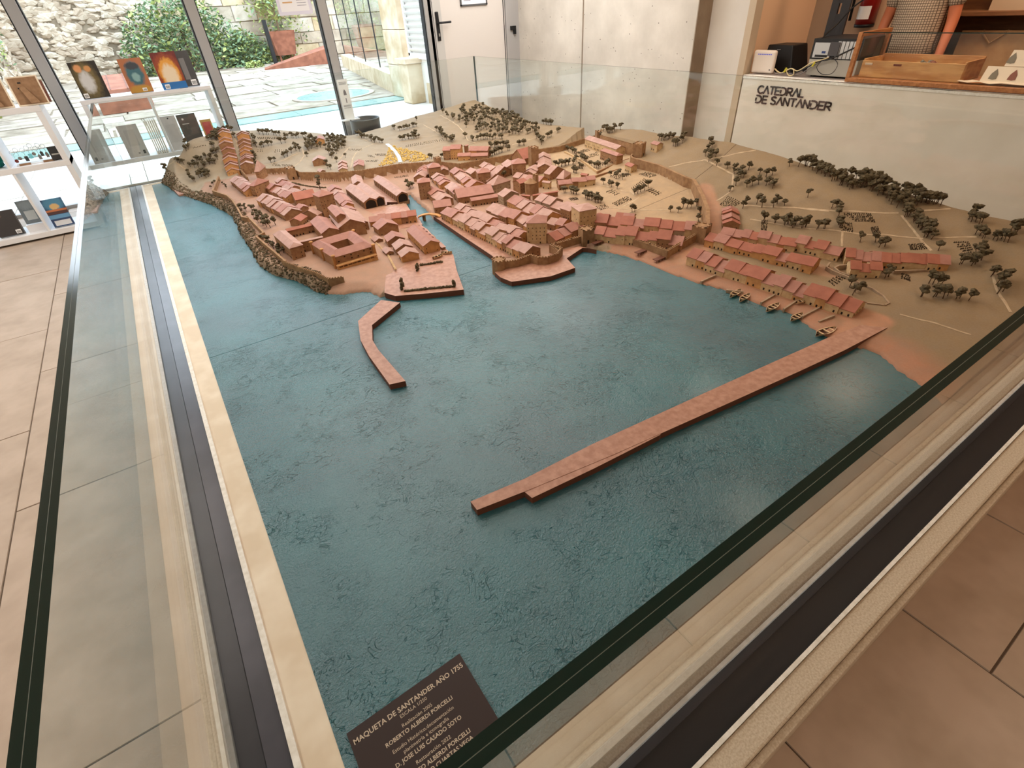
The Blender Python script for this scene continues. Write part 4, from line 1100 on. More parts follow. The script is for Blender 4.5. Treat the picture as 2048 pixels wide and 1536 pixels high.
for t, pix in (('O', (790,305, 900,345, 1160,455, 1000,520, 880,600, 830,680, 800,830)), ('O', (790,505, 700,590, 630,690)), ('O', (370,470, 420,545)), ('T', (1330,480, 1345,540, 1310,590, 1250,640)), ('T', (1290,520, 1180,575, 960,630)),
               ('T', (185,555, 280,585, 450,640)), ('T', (750,360, 790,420, 800,470)), ('Q', (730,110, 790,140, 860,185, 905,235, 935,295, 990,315)), ('Q', (610,180, 690,225, 740,255, 580,272)), ('Q', (1260,330, 1440,275, 1600,215)),
               ('S', (870,415, 1000,385, 1130,365, 1300,335, 1505,295)), ('S', (1130,365, 1230,415, 1340,470, 1330,590, 1215,665)), ('S', (1540,705, 1700,712, 1900,730, 2040,742)), ('R', (0,478, 300,495, 640,518, 900,528, 1130,535)), ('R', (1250,525, 1400,512, 1510,503)),
               ('R', (45,580, 280,622, 480,650, 710,668, 860,690, 1010,690, 1180,710, 1310,722)), ('R', (1150,550, 1240,660, 1300,740, 1370,810)), ('R', (720,665, 716,780)), ('J', (350,250, 620,270, 880,290, 1150,300, 1360,290)), ('J', (1000,65, 850,165, 690,250)), ('J', (800,15, 890,85)),
               ('S', (340,540, 420,560, 560,600)), ('R', (1140,1275, 1400,1340, 1660,1425)), ('R', (1820,1000, 1880,1150, 1950,1260)), ('R', (1700,710, 1480,715, 1370,712)), ('H', (950,370, 1010,440, 1140,530))):
    draped(zp(t, *pix), W1*(0.8 if t in 'OTQ' else 0.9), 'path', M['path'])
draped(zp('O', 1370,455, 1440,510, 1500,570, 1560,660, 1580,745), 0.035, 'stream', mat('model_stream', srgb(196, 208, 214), rough=0.25, spec=0.6), lift=0.003)

# crops planted in rows: one piece of stuff per plot
def plot(t, quad, nx, ny, h=0.008, r=0.0042):
    Q = [hit(*p) for p in zp(t, *quad)]; mb = MB()
    for i in range(nx):
        for j in range(ny):
            if rnd.random() < 0.08: continue
            u, v = (i+0.5)/nx, (j+0.5)/ny
            p = (Q[0]*(1-u)+Q[1]*u)*(1-v)+(Q[3]*(1-u)+Q[2]*u)*v
            x = min(max(p.x+rnd.uniform(-.002, .002), MX0), MX1); y = min(max(p.y+rnd.uniform(-.002, .002), MY0), MY1); z = ground(x, y); a = rnd.uniform(0, 3); rr = r*rnd.uniform(.8, 1.3)
            c, s = math.cos(a)*rr, math.sin(a)*rr
            mb.add([(x+c, y+s, z), (x-s, y+c, z), (x-c, y-s, z), (x+s, y-c, z), (x+rr*.2, y, z+h*rnd.uniform(.7, 1.2)), (x-rr*.3, y, z+h)], [(0,1,4),(1,5,4),(1,2,5),(2,3,5),(3,4,5),(3,0,4)])
    tag(mpart(mb, 'crop_rows', M['crop']), kind='stuff')
for a in (('S', (1300,625, 1410,680, 1330,712, 1235,700), 8, 7), ('S', (445,685, 560,632, 605,655, 490,705), 9, 6), ('S', (640,470, 705,455, 795,478, 730,497), 7, 6), ('S', (695,590, 740,575, 820,612, 780,630), 7, 5), ('S', (590,575, 690,500, 722,522, 612,612), 9, 5),
          ('S', (400,600, 450,580, 520,612, 480,628), 6, 4), ('S', (330,705, 400,690, 435,715, 370,738), 6, 4), ('S', (435,480, 560,465, 600,480, 480,508), 8, 4), ('R', (705,535, 930,540, 960,605, 815,600), 14, 6), ('R', (690,605, 790,605, 803,682, 712,668), 7, 6), ('R', (920,640, 980,630, 1003,690, 950,702), 5, 6),
          ('R', (1200,765, 1310,755, 1345,800, 1215,808), 8, 5), ('R', (130,590, 172,590, 167,665, 120,660), 4, 8), ('R', (1520,745, 1640,740, 1700,870, 1660,905), 7, 9), ('R', (610,1035, 700,980, 768,1000, 655,1078), 6, 5), ('R', (1150,975, 1210,990, 1225,1040, 1150,1015), 5, 4),
          ('N', (205,480, 400,420, 445,450, 235,510), 12, 4), ('N', (310,560, 540,465, 575,520, 350,575), 12, 4), ('N', (150,705, 320,650, 385,680, 200,722), 9, 4), ('N', (480,655, 650,615, 690,650, 560,695), 9, 4), ('N', (905,790, 1000,780, 1045,800, 960,815), 6, 3),
          ('Q', (455,335, 750,282, 770,300, 485,348), 20, 2, 0.010), ('O', (760,535, 980,530, 980,560, 770,565), 11, 2), ('O', (1065,620, 1190,650, 1180,675, 1065,660), 6, 2), ('O', (1020,712, 1240,705, 1240,750, 1040,752), 10, 2), ('O', (1180,612, 1360,610, 1350,645, 1210,645), 9, 2),
          ('T', (960,390, 1200,390, 1200,405, 965,405), 16, 2, 0.010), ('T', (1090,602, 1260,617, 1250,630, 1080,622), 14, 2), ('T', (960,485, 1010,487, 1010,512, 960,512), 3, 2), ('T', (1100,487, 1190,492, 1190,522, 1100,518), 5, 2), ('T', (430,470, 540,450, 545,462, 435,485), 9, 1),
          ('B', (1040,520, 1130,490, 1170,520, 1080,555), 5, 2), ('D', (1190,230, 1460,180, 1470,220, 1210,250), 10, 2), ('H', (1510,910, 1640,900, 1690,930, 1560,960), 6, 4), ('H', (1540,380, 1740,370, 1760,410, 1580,420), 8, 3)):
    plot(*a)

# trees
def tree_mesh(seed, h=0.05):
    r_ = random.Random(seed); tr = MB(); lean = (r_.uniform(-.008, .008), r_.uniform(-.008, .008))
    tr.tube([(0, 0, -.006), (lean[0]*.4, lean[1]*.4, h*.35), (lean[0], lean[1], h*.62)], [.0024, .0017, .0012], 4)
    for q in range(2):
        a = r_.uniform(0, 6.28); tr.tube([(lean[0]*.5, lean[1]*.5, h*.38), (lean[0]+math.cos(a)*.009, lean[1]+math.sin(a)*.009, h*.62)], [.0013, .0009], 3)
    cr = MB()
    for q in range(r_.randint(5, 7)):
        a = r_.uniform(0, 6.28); d = r_.uniform(.002, .013)
        cr.blob((lean[0]+math.cos(a)*d, lean[1]+math.sin(a)*d, h*r_.uniform(.58, .92)), r_.uniform(.0085, .0135), sub=1, amp=.5, sq=(1.15, 1.15, .75), seed=seed*9+q)
    return tr.mesh('tree', M['trunk']), cr.mesh('crown', M['crown'])
TREES = [tree_mesh(s) for s in range(8)]
tpts = []   # (x, y, z, scale)
def T_pts(t, pix, s=1.0):
    for p in zp(t, *pix):
        h = hit(*p); tpts.append((h.x, h.y, h.z, s*rnd.uniform(.85, 1.2)))
def T_line(t, pix, n, s=1.0, jit=0.02):
    P = zp(t, *pix); H = [hit(*p) for p in P]; tot = [0]
    for a, b in zip(H[:-1], H[1:]): tot.append(tot[-1]+(b-a).length)
    for i in range(n):
        d = tot[-1]*(i+rnd.uniform(.2, .8))/n; k = max(j for j in range(len(tot)) if tot[j] <= d+1e-9); k = min(k, len(H)-2)
        q = H[k].lerp(H[k+1], (d-tot[k])/max(tot[k+1]-tot[k], 1e-6)); x = min(max(q.x+rnd.uniform(-jit, jit), MX0+.01), MX1-.01); y = min(max(q.y+rnd.uniform(-jit, jit), MY0+.01), MY1-.01)
        tpts.append((x, y, ground(x, y), s*rnd.uniform(.8, 1.2)))
def T_area(t, poly, n, s=1.0, mind=0.028):
    H = [hit(*p) for p in zp(t, *poly)]; pl = [(h.x, h.y) for h in H]; xs = [p[0] for p in pl]; ys = [p[1] for p in pl]; got = []; tries = 0
    while len(got) < n and tries < 6000:
        tries += 1; x, y = rnd.uniform(min(xs), max(xs)), rnd.uniform(min(ys), max(ys))
        if inside(pl, np.array([[x]]), np.array([[y]]))[0, 0] and all((x-a)**2+(y-b)**2 > mind**2 for a, b in got): got.append((x, y))
    for x, y in got: tpts.append((x, y, ground(min(max(x, MX0), MX1), min(max(y, MY0), MY1)), s*rnd.uniform(.8, 1.2)))
T_area('Q', (885,75, 960,45, 1080,55, 1100,110, 1010,150, 890,120), 34)
T_area('Q', (1010,150, 1160,90, 1290,130, 1400,190, 1480,225, 1440,255, 1180,265, 1010,240, 900,200, 870,130), 125, 1.0, 0.030)
T_line('Q', (950,300, 1080,290, 1200,285), 14, 1.0)
T_line('Q', (740,100, 800,125, 870,170), 7)
T_area('T', (495,375, 560,345, 720,365, 740,385, 640,420, 540,420), 26)
T_pts('T', (590,475, 610,478, 330,480, 350,490, 380,500, 400,490, 160,560, 170,565, 310,598, 325,602, 362,612, 415,630, 450,640, 400,690, 410,720, 440,745, 455,755, 490,720, 505,712, 530,705, 545,722, 565,712, 520,690, 535,680, 555,690, 575,700, 640,570, 650,510))
T_line('T', (430,595, 500,588, 560,570, 640,510), 14, .9)
T_line('T', (500,640, 560,620, 610,600), 8, .9)
T_pts('T', (775,395, 895,385, 925,405, 940,420, 945,450, 955,470, 940,545, 950,560, 950,605, 960,620, 1000,475, 1015,470, 1055,460, 1080,455, 1160,440, 1190,435, 1185,555, 1210,545, 1240,520, 1075,600, 1105,590, 980,365, 1010,370, 1040,370, 1055,368, 1095,372, 1120,375, 1150,378, 1200,400, 1215,395, 1240,390, 1255,395, 1280,400, 1300,390, 1340,395, 1360,390, 1275,470, 1300,480, 1280,500, 1310,505))
T_area('O', (80,440, 200,380, 350,420, 330,520, 230,590, 90,560), 26)
T_area('O', (400,380, 560,320, 780,420, 760,520, 620,560, 580,700, 440,690, 400,560), 44)
T_pts('O', (320,750, 345,755, 420,790, 440,840, 490,860, 720,675, 110,660, 575,745))
T_line('O', (900,325, 1050,380, 1180,430, 1330,450), 18)
T_line('O', (1560,250, 1700,215, 1850,180), 9, .9, .008)
T_pts('O', (1470,225, 1840,90, 1490,235))
T_line('O', (1550,400, 1680,390, 1750,375, 1870,370), 10, .9, .012)
T_line('O', (1770,300, 1870,355), 5, .9)
T_line('M', (240,90, 330,130, 360,190, 430,235, 440,275), 16)
T_pts('M', (660,195, 480,225, 500,215))
T_line('M', (1015,330, 1120,325, 1300,310), 16, 1.0, .012)
T_line('M', (1040,465, 1110,430, 1210,400, 1320,370), 10, 1.0, .01)
T_pts('M', (1440,305, 1460,310, 1510,295, 1530,300, 1700,200, 1750,235, 1770,260, 1800,240, 1780,290, 1860,190, 1890,180, 1920,170, 2010,110, 2030,105, 140,490, 170,500, 320,490))
T_line('N', (420,160, 520,190, 560,170), 7, 1.0, .03); T_line('N', (630,165, 720,200, 860,150), 10, 1.0, .025)
T_pts('N', (385,205, 1440,300, 1480,305, 1510,300, 1530,305, 1580,290, 1600,265, 1640,300, 1660,380, 1690,390, 1720,380, 1790,340, 1800,300, 60,680, 90,665, 120,655, 20,690, 190,655, 240,610, 210,490, 180,470, 320,590, 350,605, 380,620, 440,680, 460,685, 500,700, 530,705, 560,720, 660,690, 690,660, 200,770, 220,780, 290,705, 330,715))
T_line('N', (80,440, 200,500, 400,610), 8, .8, .012)
T_pts('S', (1135,340, 1160,345, 1185,340, 1210,345, 1150,300, 1185,275, 1165,245, 1180,250, 1160,380, 1215,410, 1295,430, 1345,470, 1340,450, 1405,455, 1385,470, 1450,440, 1410,500, 1395,495, 1530,475, 1580,490, 1622,478, 1440,565, 1480,555, 1525,545, 1578,555, 1600,545, 1625,575, 1640,555, 1360,555, 1315,600, 1370,500, 1430,690, 1408,720, 1510,690, 1550,712, 1633,712, 1660,690, 1715,700, 1560,810, 1645,828, 1713,845, 1740,835, 1775,862, 1790,850, 1868,862, 1840,865, 1960,868, 2000,870, 1885,640))
T_pts('S', (395,545, 430,555, 450,565, 490,580, 445,490, 485,505, 530,510, 500,480, 620,620, 640,612, 660,600, 690,590, 720,570, 115,605, 150,600, 170,610, 190,615, 260,640, 285,655, 305,665, 330,680, 350,680, 372,685, 880,745, 935,750, 970,720, 1000,720, 1030,718, 1070,705, 1100,770, 1085,810, 1110,760, 600,750, 620,745))
T_line('U', (600,1050, 700,1055, 790,1095, 830,1130, 950,1190, 1020,1180, 1100,1190, 1160,1200), 46, 1.15, .03)
T_area('U', (1120,1240, 1200,1200, 1300,1210, 1420,1260, 1380,1310, 1250,1320), 34, 1.2)
T_line('U', (1400,1290, 1500,1300, 1600,1300), 12, 1.15, .02)
T_pts('R', (1635,525, 1660,545, 1690,545, 1640,580, 1660,600, 1690,600, 1720,615, 1740,605, 1690,690, 1720,700, 1740,720, 1760,720, 1820,730, 1850,740, 1880,725, 1900,745, 1930,750, 1970,690, 1990,680, 1950,665, 1690,830, 1710,800, 1700,850, 1735,880, 1660,920, 1690,910, 1590,905, 1575,910, 1420,810))
T_line('R', (1150,545, 1230,560, 1270,620, 1310,660, 1340,730), 22, 1.1, .018)
T_pts('R', (848,748, 960,750, 985,785, 1030,780, 1805,1000, 1820,985, 1895,1025, 1840,1060, 1870,1055, 1850,1125, 1890,1110, 1350,1050, 1380,1055, 1415,1070, 1440,1060, 1300,1145, 1380,1150, 1400,1145, 1420,1120, 1455,1160, 1490,1140, 1550,1165, 1575,1160, 1640,1175, 680,525, 690,560, 690,620, 700,640, 710,610, 150,605, 225,610, 295,620, 320,610, 345,630, 375,620, 430,645, 450,635, 530,655, 590,650, 640,500, 670,495))
T_pts('L', (945,785, 985,890, 1020,850, 1090,830, 1430,660, 1480,640, 1920,915))
T_pts('H', (1280,385, 1340,380, 1400,365, 1460,350, 1520,340, 1580,330, 1600,470, 1640,490, 1440,820, 1560,830, 1600,840, 1650,850, 1800,910, 1830,930, 1920,940, 1960,960, 2010,960, 350,560, 400,560))
T_pts('D', (1480,460, 1500,440, 1550,430, 1440,370, 1520,410)); T_pts('C', (170,280, 250,240, 110,270))
T_line('T', (830,970, 900,1000, 960,980), 5, .9); T_area('T', (920,1040, 980,1010, 1060,1060, 1060,1110, 990,1110), 16, .8, .02); T_line('T', (1010,1230, 1100,1290, 1180,1360), 16, .7, .02)
T_line('T', (580,810, 640,760, 720,820), 8, .6, .02)
# the nearest 300 stand as trees of their own, the rest is one mass
tpts.sort(key=lambda p: math.hypot(p[0], p[1]))
k0 = min(300, len(tpts))
for i, (x, y, z, s) in enumerate(tpts[:k0]):
    tm, cm = TREES[rnd.randrange(8)]
    o = link('tree', tm, model); o.location = (x-1.6, y-3.0, z); o.rotation_euler = (0, 0, rnd.uniform(0, 6.28)); o.scale = (s, s, s*rnd.uniform(.85, 1.15))
    link('crown', cm, o)
def mass(pts, name):
    a = MB(); b = MB()
    for (x, y, z, s) in pts:
        tm, cm = TREES[rnd.randrange(8)]; q = rnd.uniform(0, 6.28); c_, s_ = math.cos(q)*s, math.sin(q)*s
        for me, mb in ((tm, a), (cm, b)):
            mb.add([(x+v.co.x*c_-v.co.y*s_, y+v.co.x*s_+v.co.y*c_, z+v.co.z*s) for v in me.vertices], [tuple(p.vertices) for p in me.polygons])
    o = mpart(b, name, M['crown']); a.build('trunk', M['trunk'], o); tag(o, kind='stuff'); [tag(c, kind='stuff') for c in o.children]
mass(tpts[k0:], 'far_trees')
# tall layered tree and clipped hedges
p = at_h(*zp('B', 1440,500)[0], 0.0); g_ = ground(p[0], p[1])
tt = mpart(MB().tube([(p[0], p[1], g_), (p[0]-.004, p[1], g_+.10)], [.004, .002], 5), 'tree', M['trunk']); cr = MB()
for q, (dz, r) in enumerate(((.045, .013), (.06, .014), (.078, .013), (.10, .018), (.108, .014))):
    for j in range(3): cr.blob((p[0]+rnd.uniform(-.01, .01), p[1]+rnd.uniform(-.008, .008), g_+dz), r, amp=.5, sq=(1, 1, .6), seed=q*4+j)
cr.build('crown', M['crown'], tt)
def hedge(t, pix, r=.007, zs=None, n=14):
    P = [hit(*q) if zs is None else onz(*q, zs) for q in zp(t, *pix)]; mb = MB()
    for a, b in zip(P[:-1], P[1:]):
        for i in range(n):
            q = a.lerp(b, (i+.5)/n); mb.blob((q.x, q.y, (zs if zs is not None else ground(q.x, q.y))+r*.5), r*rnd.uniform(.8, 1.15), amp=.5, seed=rnd.randrange(99))
    mpart(mb, 'hedge', M['crown'])
hedge('E', (530,1405, 920,1365, 1290,1330), .008, .030); hedge('E', (775,1005, 1000,975), .008, .030, 12); hedge('E', (1020,960, 1110,960), .009, .03, 6); hedge('B', (870,380, 1000,400, 1050,420), .008); hedge('B', (1060,420, 1400,470, 1560,470), .007)
for (t, q, s) in (('E', (490,1370), 1.1), ('E', (500,1290), 1.0), ('E', (1285,1330), 1.0), ('E', (735,1080), 1.0), ('E', (740,1040), .8)):
    (x, y), = zp(t, *q); p = onz(x, y, .03); mb = MB()
    for j in range(4): mb.blob((p[0]+rnd.uniform(-.006, .006), p[1]+rnd.uniform(-.004, .004), .034+j*.008*s), .010*s, amp=.5, seed=j+3)
    mpart(mb, 'shrub', M['crown'])
# reed bed on both sides of the stream
rb = MB()
A1 = [hit(*p) for p in zp('O', 1230,815, 1330,690, 1400,520, 1380,490, 1480,590, 1540,730, 1480,770)]; A2 = [hit(*p) for p in zp('O', 1420,470, 1560,510, 1750,560, 1920,600, 2040,670, 1960,720, 1620,735, 1580,640, 1500,540)]
for poly, n in ((A1, 170), (A2, 300)):
    pl = [(h.x, h.y) for h in poly]; xs = [p[0] for p in pl]; ys = [p[1] for p in pl]; c = 0; tr = 0
    while c < n and tr < 9000:
        tr += 1; x, y = rnd.uniform(min(xs), max(xs)), rnd.uniform(min(ys), max(ys))
        if inside(pl, np.array([[x]]), np.array([[y]]))[0, 0]:
            c += 1; rb.blob((x, y, ground(x, y)+.004), rnd.uniform(.005, .010), amp=.6, sq=(1, 1, .8), seed=c)
tag(mpart(rb, 'reed_bed', M['reed']), kind='stuff')
# rocks and scrub on the western cliffs
rk = MB(); sc = MB(); c = 0; tr = 0
while c < 2200 and tr < 60000:
    tr += 1; i = rnd.randrange(len(shore)-1)
    if sslope[i] < 1.0 or sslope[i] > 5: continue
    a, b = Vector(shore[i]), Vector(shore[i+1]); q = a.lerp(b, rnd.random()); d = (b-a).normalized(); nx = Vector((d.y, -d.x))
    u = rnd.random()**1.3*0.085; p = q+nx*u
    if not (MX0 < p.x < MX1 and MY0 < p.y < MY1): continue
    if ground(p.x, p.y) <= 0: p = q-nx*u
    if not (MX0 < p.x < MX1 and MY0 < p.y < MY1) or ground(p.x, p.y) <= 0: continue
    c += 1; (sc if rnd.random() < .55 else rk).blob((p.x, p.y, ground(p.x, p.y)), rnd.uniform(.004, .009), amp=.7, sq=(1, 1, .9), seed=c)
tag(mpart(rk, 'cliff_rocks', mat('model_rock', srgb(128, 106, 84), srgb(96, 78, 60), scale=80, rough=.9)), kind='stuff'); tag(mpart(sc, 'cliff_scrub', M['crown']), kind='stuff')

# ---------------- the plaque lying in the corner of the sea
pq = empty('plaque', (-0.133, 0.5445, 0.0)); tag(pq, 'dark brown plaque with pale lettering lying on the teal sea', 'plaque'); pq.rotation_euler = (0, 0, 0.012)
MB().box((0, -0.30+0.092, 0), (0.274, 0, 0.004)).build('plate', mat('plaque_plate', srgb(52, 40, 38), rough=0.5), pq)
gold = mat('plaque_ink', srgb(196, 180, 160), rough=0.6)
def flat_text(body, size, loc, parent, m, bold=False, align='CENTER', rot=(0, 0, 0), name='lettering', ext=0.0):
    cu = bpy.data.curves.new(name, 'FONT'); cu.body = body; cu.size = size; cu.align_x = align; cu.extrude = ext
    if bold: cu.offset = size*0.018
    cu.resolution_u = 2; cu.materials.append(m); f = bpy.data.objects.new(name, cu); COL.objects.link(f)
    bpy.context.view_layer.update(); me = bpy.data.meshes.new_from_object(f.evaluated_get(bpy.context.evaluated_depsgraph_get())); bpy.data.objects.remove(f); bpy.data.curves.remove(cu)
    o = link(name, me, parent); o.location = loc; o.rotation_euler = rot; return o
for (s, sz, y, b) in (('MAQUETA DE SANTANDER AÑO 1755', .0152, -.030, 1), ('ESCALA 1/250', .0105, -.042, 0), ('Realización 2005', .0105, -.060, 0), ('ROBERTO ALBERDI PORCELLI', .0118, -.074, 1), ('Estudio Histórico,documentación', .0105, -.092, 0), ('planimetría e iconografía', .0105, -.104, 0), ('D. JOSE LUIS CASADO SOTO', .0118, -.118, 1), ('Restauración 2022', .0105, -.136, 0), ('ROBERTO ALBERDI PORCELLI', .0118, -.150, 1), ('FRANCISCO CUARTAS VEGA', .0118, -.164, 1)):
    flat_text(s, sz, (.137, y, .0043), pq, gold, bool(b))
# ================================================================ shelves by the window and what stands on them
shelf_m = mat('shelf_white', srgb(226, 226, 228), rough=0.45)
def shelf_unit(name, label, x0, x1, y0, y1, levels, th=0.03, uprights=(), back=False):
    e = empty(name, ((x0+x1)/2, (y0+y1)/2, FLOOR)); tag(e, label, 'shelf'); c = Vector(e.location)
    def add(mb, n):
        o = mb.build(n, shelf_m, e); o.location = -c; bevel(o, 0.002); return o
    for z in levels: add(MB().box((x0, y0, z-th), (x1, y1, z)), 'shelf_board')
    top = max(levels)
    for (xa, xb) in ((x0, x0+th), (x1-th, x1)): add(MB().box((xa, y0+0.001, FLOOR), (xb, y1, top-th)), 'side_panel')
    for (x, z0, z1) in uprights: add(MB().box((x-0.009, y0+0.004, z0), (x+0.009, y1, z1)), 'upright')
    return e
RS_Y0, RS_Y1, RS_T, RS_M = 6.27, 6.60, 0.712, 0.205
shelf_unit('bookshelf', 'low white bookshelf behind the back glass, books on its top', -0.39, 0.672, RS_Y0, RS_Y1, (RS_T, RS_M, -0.16), 0.036, ((0.137, RS_M, RS_T-0.036),))
LS_Y0, LS_Y1, LS_T, LS_M, LS_B = 5.76, 6.08, 0.757, 0.358, -0.15
shelf_unit('bookshelf', 'white shelving unit left of the glass case, picture frames on its top', -1.72, -0.625, LS_Y0, LS_Y1, (LS_T, LS_M, LS_B), 0.042, ((-1.022, LS_B, LS_T-0.042),))

def cover_mat(name, base, layers, rough=0.35):
    """printed cover from soft ellipses: (cx, cz, rx, rz, colour, softness) over the generated box coordinates"""
    t = NT(name); b = t.b; b.inputs['Roughness'].default_value = rough
    sp = t.new('ShaderNodeSeparateXYZ'); t.lk(t.tc.outputs['Generated'], sp.inputs[0]); X, Zc = sp.outputs[0], sp.outputs[2]
    nz = t.noise(9, 4, coords='Generated')
    col = t.mix(t.math('MULTIPLY', nz, 0.5), base, tuple(c*0.45 for c in base))
    for (cx_, cz_, rx, rz, c, soft) in layers:
        if soft == 'band':
            m = t.math('MULTIPLY', t.math('LESS_THAN', t.math('ABSOLUTE', t.math('SUBTRACT', X, cx_)), rx), t.math('LESS_THAN', t.math('ABSOLUTE', t.math('SUBTRACT', Zc, cz_)), rz))
        else:
            d = t.math('ADD', t.math('POWER', t.math('DIVIDE', t.math('SUBTRACT', X, cx_), rx), 2.0), t.math('POWER', t.math('DIVIDE', t.math('SUBTRACT', Zc, cz_), rz), 2.0))
            d = t.math('ADD', d, t.math('MULTIPLY', t.math('SUBTRACT', nz, 0.5), 0.9))
            m = t.math('DIVIDE', t.math('SUBTRACT', 1.0, d), soft, clamp=True)
        col = t.mix(m, col, c)
    t.lk(col, b.inputs['Base Color']); return t.m
pages = mat('book_pages', srgb(238, 234, 226), rough=0.8)
white_l = mat('label_white', srgb(240, 240, 240), rough=0.6); black_l = mat('label_black', srgb(30, 30, 30), rough=0.6)
def book(label, x0, x1, z0, h, y, cover, th=0.03, lean=0.05, cat='book', name='book', group=None, barcode=None, rz=0.0, pg=True):
    """book standing on z0 with its face towards -y, leaning back by lean over its height"""
    w = x1-x0; ang = math.atan2(lean, h)
    e = empty(name, (x0, y, z0+0.001+th*math.sin(ang)), rz); tag(e, label, cat, group); e.rotation_euler = (-ang, 0, rz)
    MB().box((0, 0, 0), (w, 0.0025, h)).build('cover', cover, e)
    MB().box((0, th-0.0025, 0), (w, th, h)).build('back_cover', cover, e)
    MB().box((0, 0.0025, 0), (0.0025, th-0.0025, h)).build('spine', cover, e)
    if pg: MB().box((0.003, 0.0025, 0.003), (w-0.004, th-0.0025, h-0.004)).build('pages', pages, e)
    if barcode:
        bx, bz, bw, bh = barcode
        o = MB().box((w*bx, -0.0006, h*bz), (w*bx+bw, 0.0, h*bz+bh)).build('barcode_label', white_l, e)
        k = MB()
        for i in range(9): k.box((w*bx+bw*(0.1+0.09*i), -0.001, h*bz+bh*0.12), (w*bx+bw*(0.1+0.09*i+0.03+0.02*((i*7) % 3)), -0.0006, h*bz+bh*0.75))
        k.build('bars', black_l, o)
    return e
T1 = RS_T
book('dark art book with a glowing pale figure on its cover, leftmost on the white bookshelf', -0.352, -0.148, T1, 0.275, 6.30,
     cover_mat('cover_glow', srgb(36, 30, 22), [(0.45, 0.5, 0.5, 0.62, srgb(120, 104, 60), 0.9), (0.42, 0.45, 0.30, 0.36, srgb(196, 196, 196), 0.7), (0.28, 0.82, 0.16, 0.13, srgb(208, 146, 96), 0.6), (0.62, 0.80, 0.14, 0.10, srgb(196, 140, 84), 0.6)]), barcode=(0.06, 0.02, 0.035, 0.035))
book('art book with an orange and teal mosaic cover in the middle of the white bookshelf', 0.016, 0.198, T1, 0.265, 6.30,
     cover_mat('cover_mosaic', srgb(176, 104, 58), [(0.5, 0.55, 0.42, 0.42, srgb(40, 92, 104), 0.5), (0.5, 0.45, 0.2, 0.16, srgb(122, 160, 160), 0.6), (0.5, 0.08, 0.6, 0.16, srgb(170, 126, 40), 0.6), (0.5, 0.78, 0.34, 0.12, srgb(36, 44, 54), 0.5)]), th=0.036, barcode=(0.55, 0.03, 0.035, 0.025))
book('art book with red and gold sunburst cover and a blue band', 0.281, 0.486, T1, 0.290, 6.30,
     cover_mat('cover_sunburst', srgb(110, 28, 22), [(0.5, 0.42, 0.62, 0.62, srgb(140, 60, 28), 0.4), (0.5, 0.42, 0.44, 0.46, srgb(214, 150, 56), 0.35), (0.5, 0.36, 0.34, 0.36, srgb(222, 204, 176), 0.5), (0.5, 0.09, 0.6, 0.10, srgb(34, 104, 168), 'band')]), lean=0.035, barcode=(0.1, 0.02, 0.04, 0.035))
book('dark grey book half hidden behind the sunburst book', 0.43, 0.60, T1, 0.285, 6.36,
     cover_mat('cover_grey', srgb(72, 72, 74), [(0.55, 0.5, 0.13, 0.3, srgb(120, 120, 122), 'band')]), lean=0.03, barcode=(0.62, 0.03, 0.045, 0.045))
greyc = cover_mat('cover_pale_grey', srgb(178, 178, 176), [(0.5, 0.62, 0.28, 0.28, srgb(150, 150, 150), 'band'), (0.2, 0.12, 0.07, 0.05, srgb(60, 60, 60), 'band')])
greyd = cover_mat('cover_soft_grey', srgb(188, 186, 184), [(0.5, 0.6, 0.26, 0.25, srgb(164, 162, 160), 'band'), (0.82, 0.14, 0.06, 0.055, srgb(60, 60, 60), 'band'), (0.55, 0.12, 0.05, 0.02, srgb(90, 90, 90), 'band')])
book('pale grey paperback leftmost on the middle board, seen through the corner glass', -0.455, -0.304+0.01, RS_M, 0.27, 6.285, greyc, th=0.012)
book('pale grey paperback next right on the middle board, small barcode at its foot', -0.226, -0.062, RS_M, 0.275, 6.285, greyd, th=0.012)
book('open white leaflet with grey text against the thin upright', 0.148, 0.275, RS_M, 0.30, 6.30, cover_mat('cover_leaflet', srgb(206, 204, 206), [(0.5, 0.93, 0.05, 0.02, srgb(40, 40, 40), 'band'), (0.5, 0.5, 0.34, 0.26, srgb(184, 182, 184), 'band')]), th=0.006, pg=False)
book('charcoal booklet with a small white title on the middle board', 0.286, 0.452, RS_M, 0.295, 6.30, cover_mat('cover_charcoal', srgb(78, 76, 74), [(0.28, 0.86, 0.05, 0.025, srgb(220, 220, 220), 'band'), (0.35, 0.72, 0.18, 0.012, srgb(180, 180, 180), 'band')]), th=0.008)
book('red box in a golden frame at the right end of the middle board', 0.475, 0.575, RS_M, 0.215, 6.34, cover_mat('cover_redbox', srgb(214, 172, 96), [(0.5, 0.5, 0.38, 0.4, srgb(182, 70, 66), 'band')]), th=0.04, cat='box', name='boxed_set')
cream_c = mat('cover_cream', srgb(206, 200, 180), rough=0.6)
for i in range(6):
    e = empty('magazine', (0.004+i*0.0175, 6.29, RS_M+0.001)); tag(e, 'cream magazine standing in the row beside the thin upright', 'magazine', 'cream magazines on the middle board')
    MB().box((0, 0, 0), (0.011, 0.20, 0.285)).build('cover', cream_c, e); MB().box((0.001, -0.001, 0.004), (0.010, 0.0, 0.281)).build('pages', pages, e)
e = empty('booklet', (-0.46, 6.36, -0.16)); tag(e, 'curled beige booklet lying open on the lowest board', 'booklet')
mb = MB(); N = 8; vs = []
for i in range(N+1):
    u = i/N; z = 0.012+0.03*math.sin(u*2.6)
    for v in (0, 0.13): vs.append((u*0.20, v, z))
for i in range(N+1):
    u = i/N; z = 0.002+0.026*math.sin(u*2.6)
    for v in (0, 0.13): vs.append((u*0.20, v, z))
fs = []
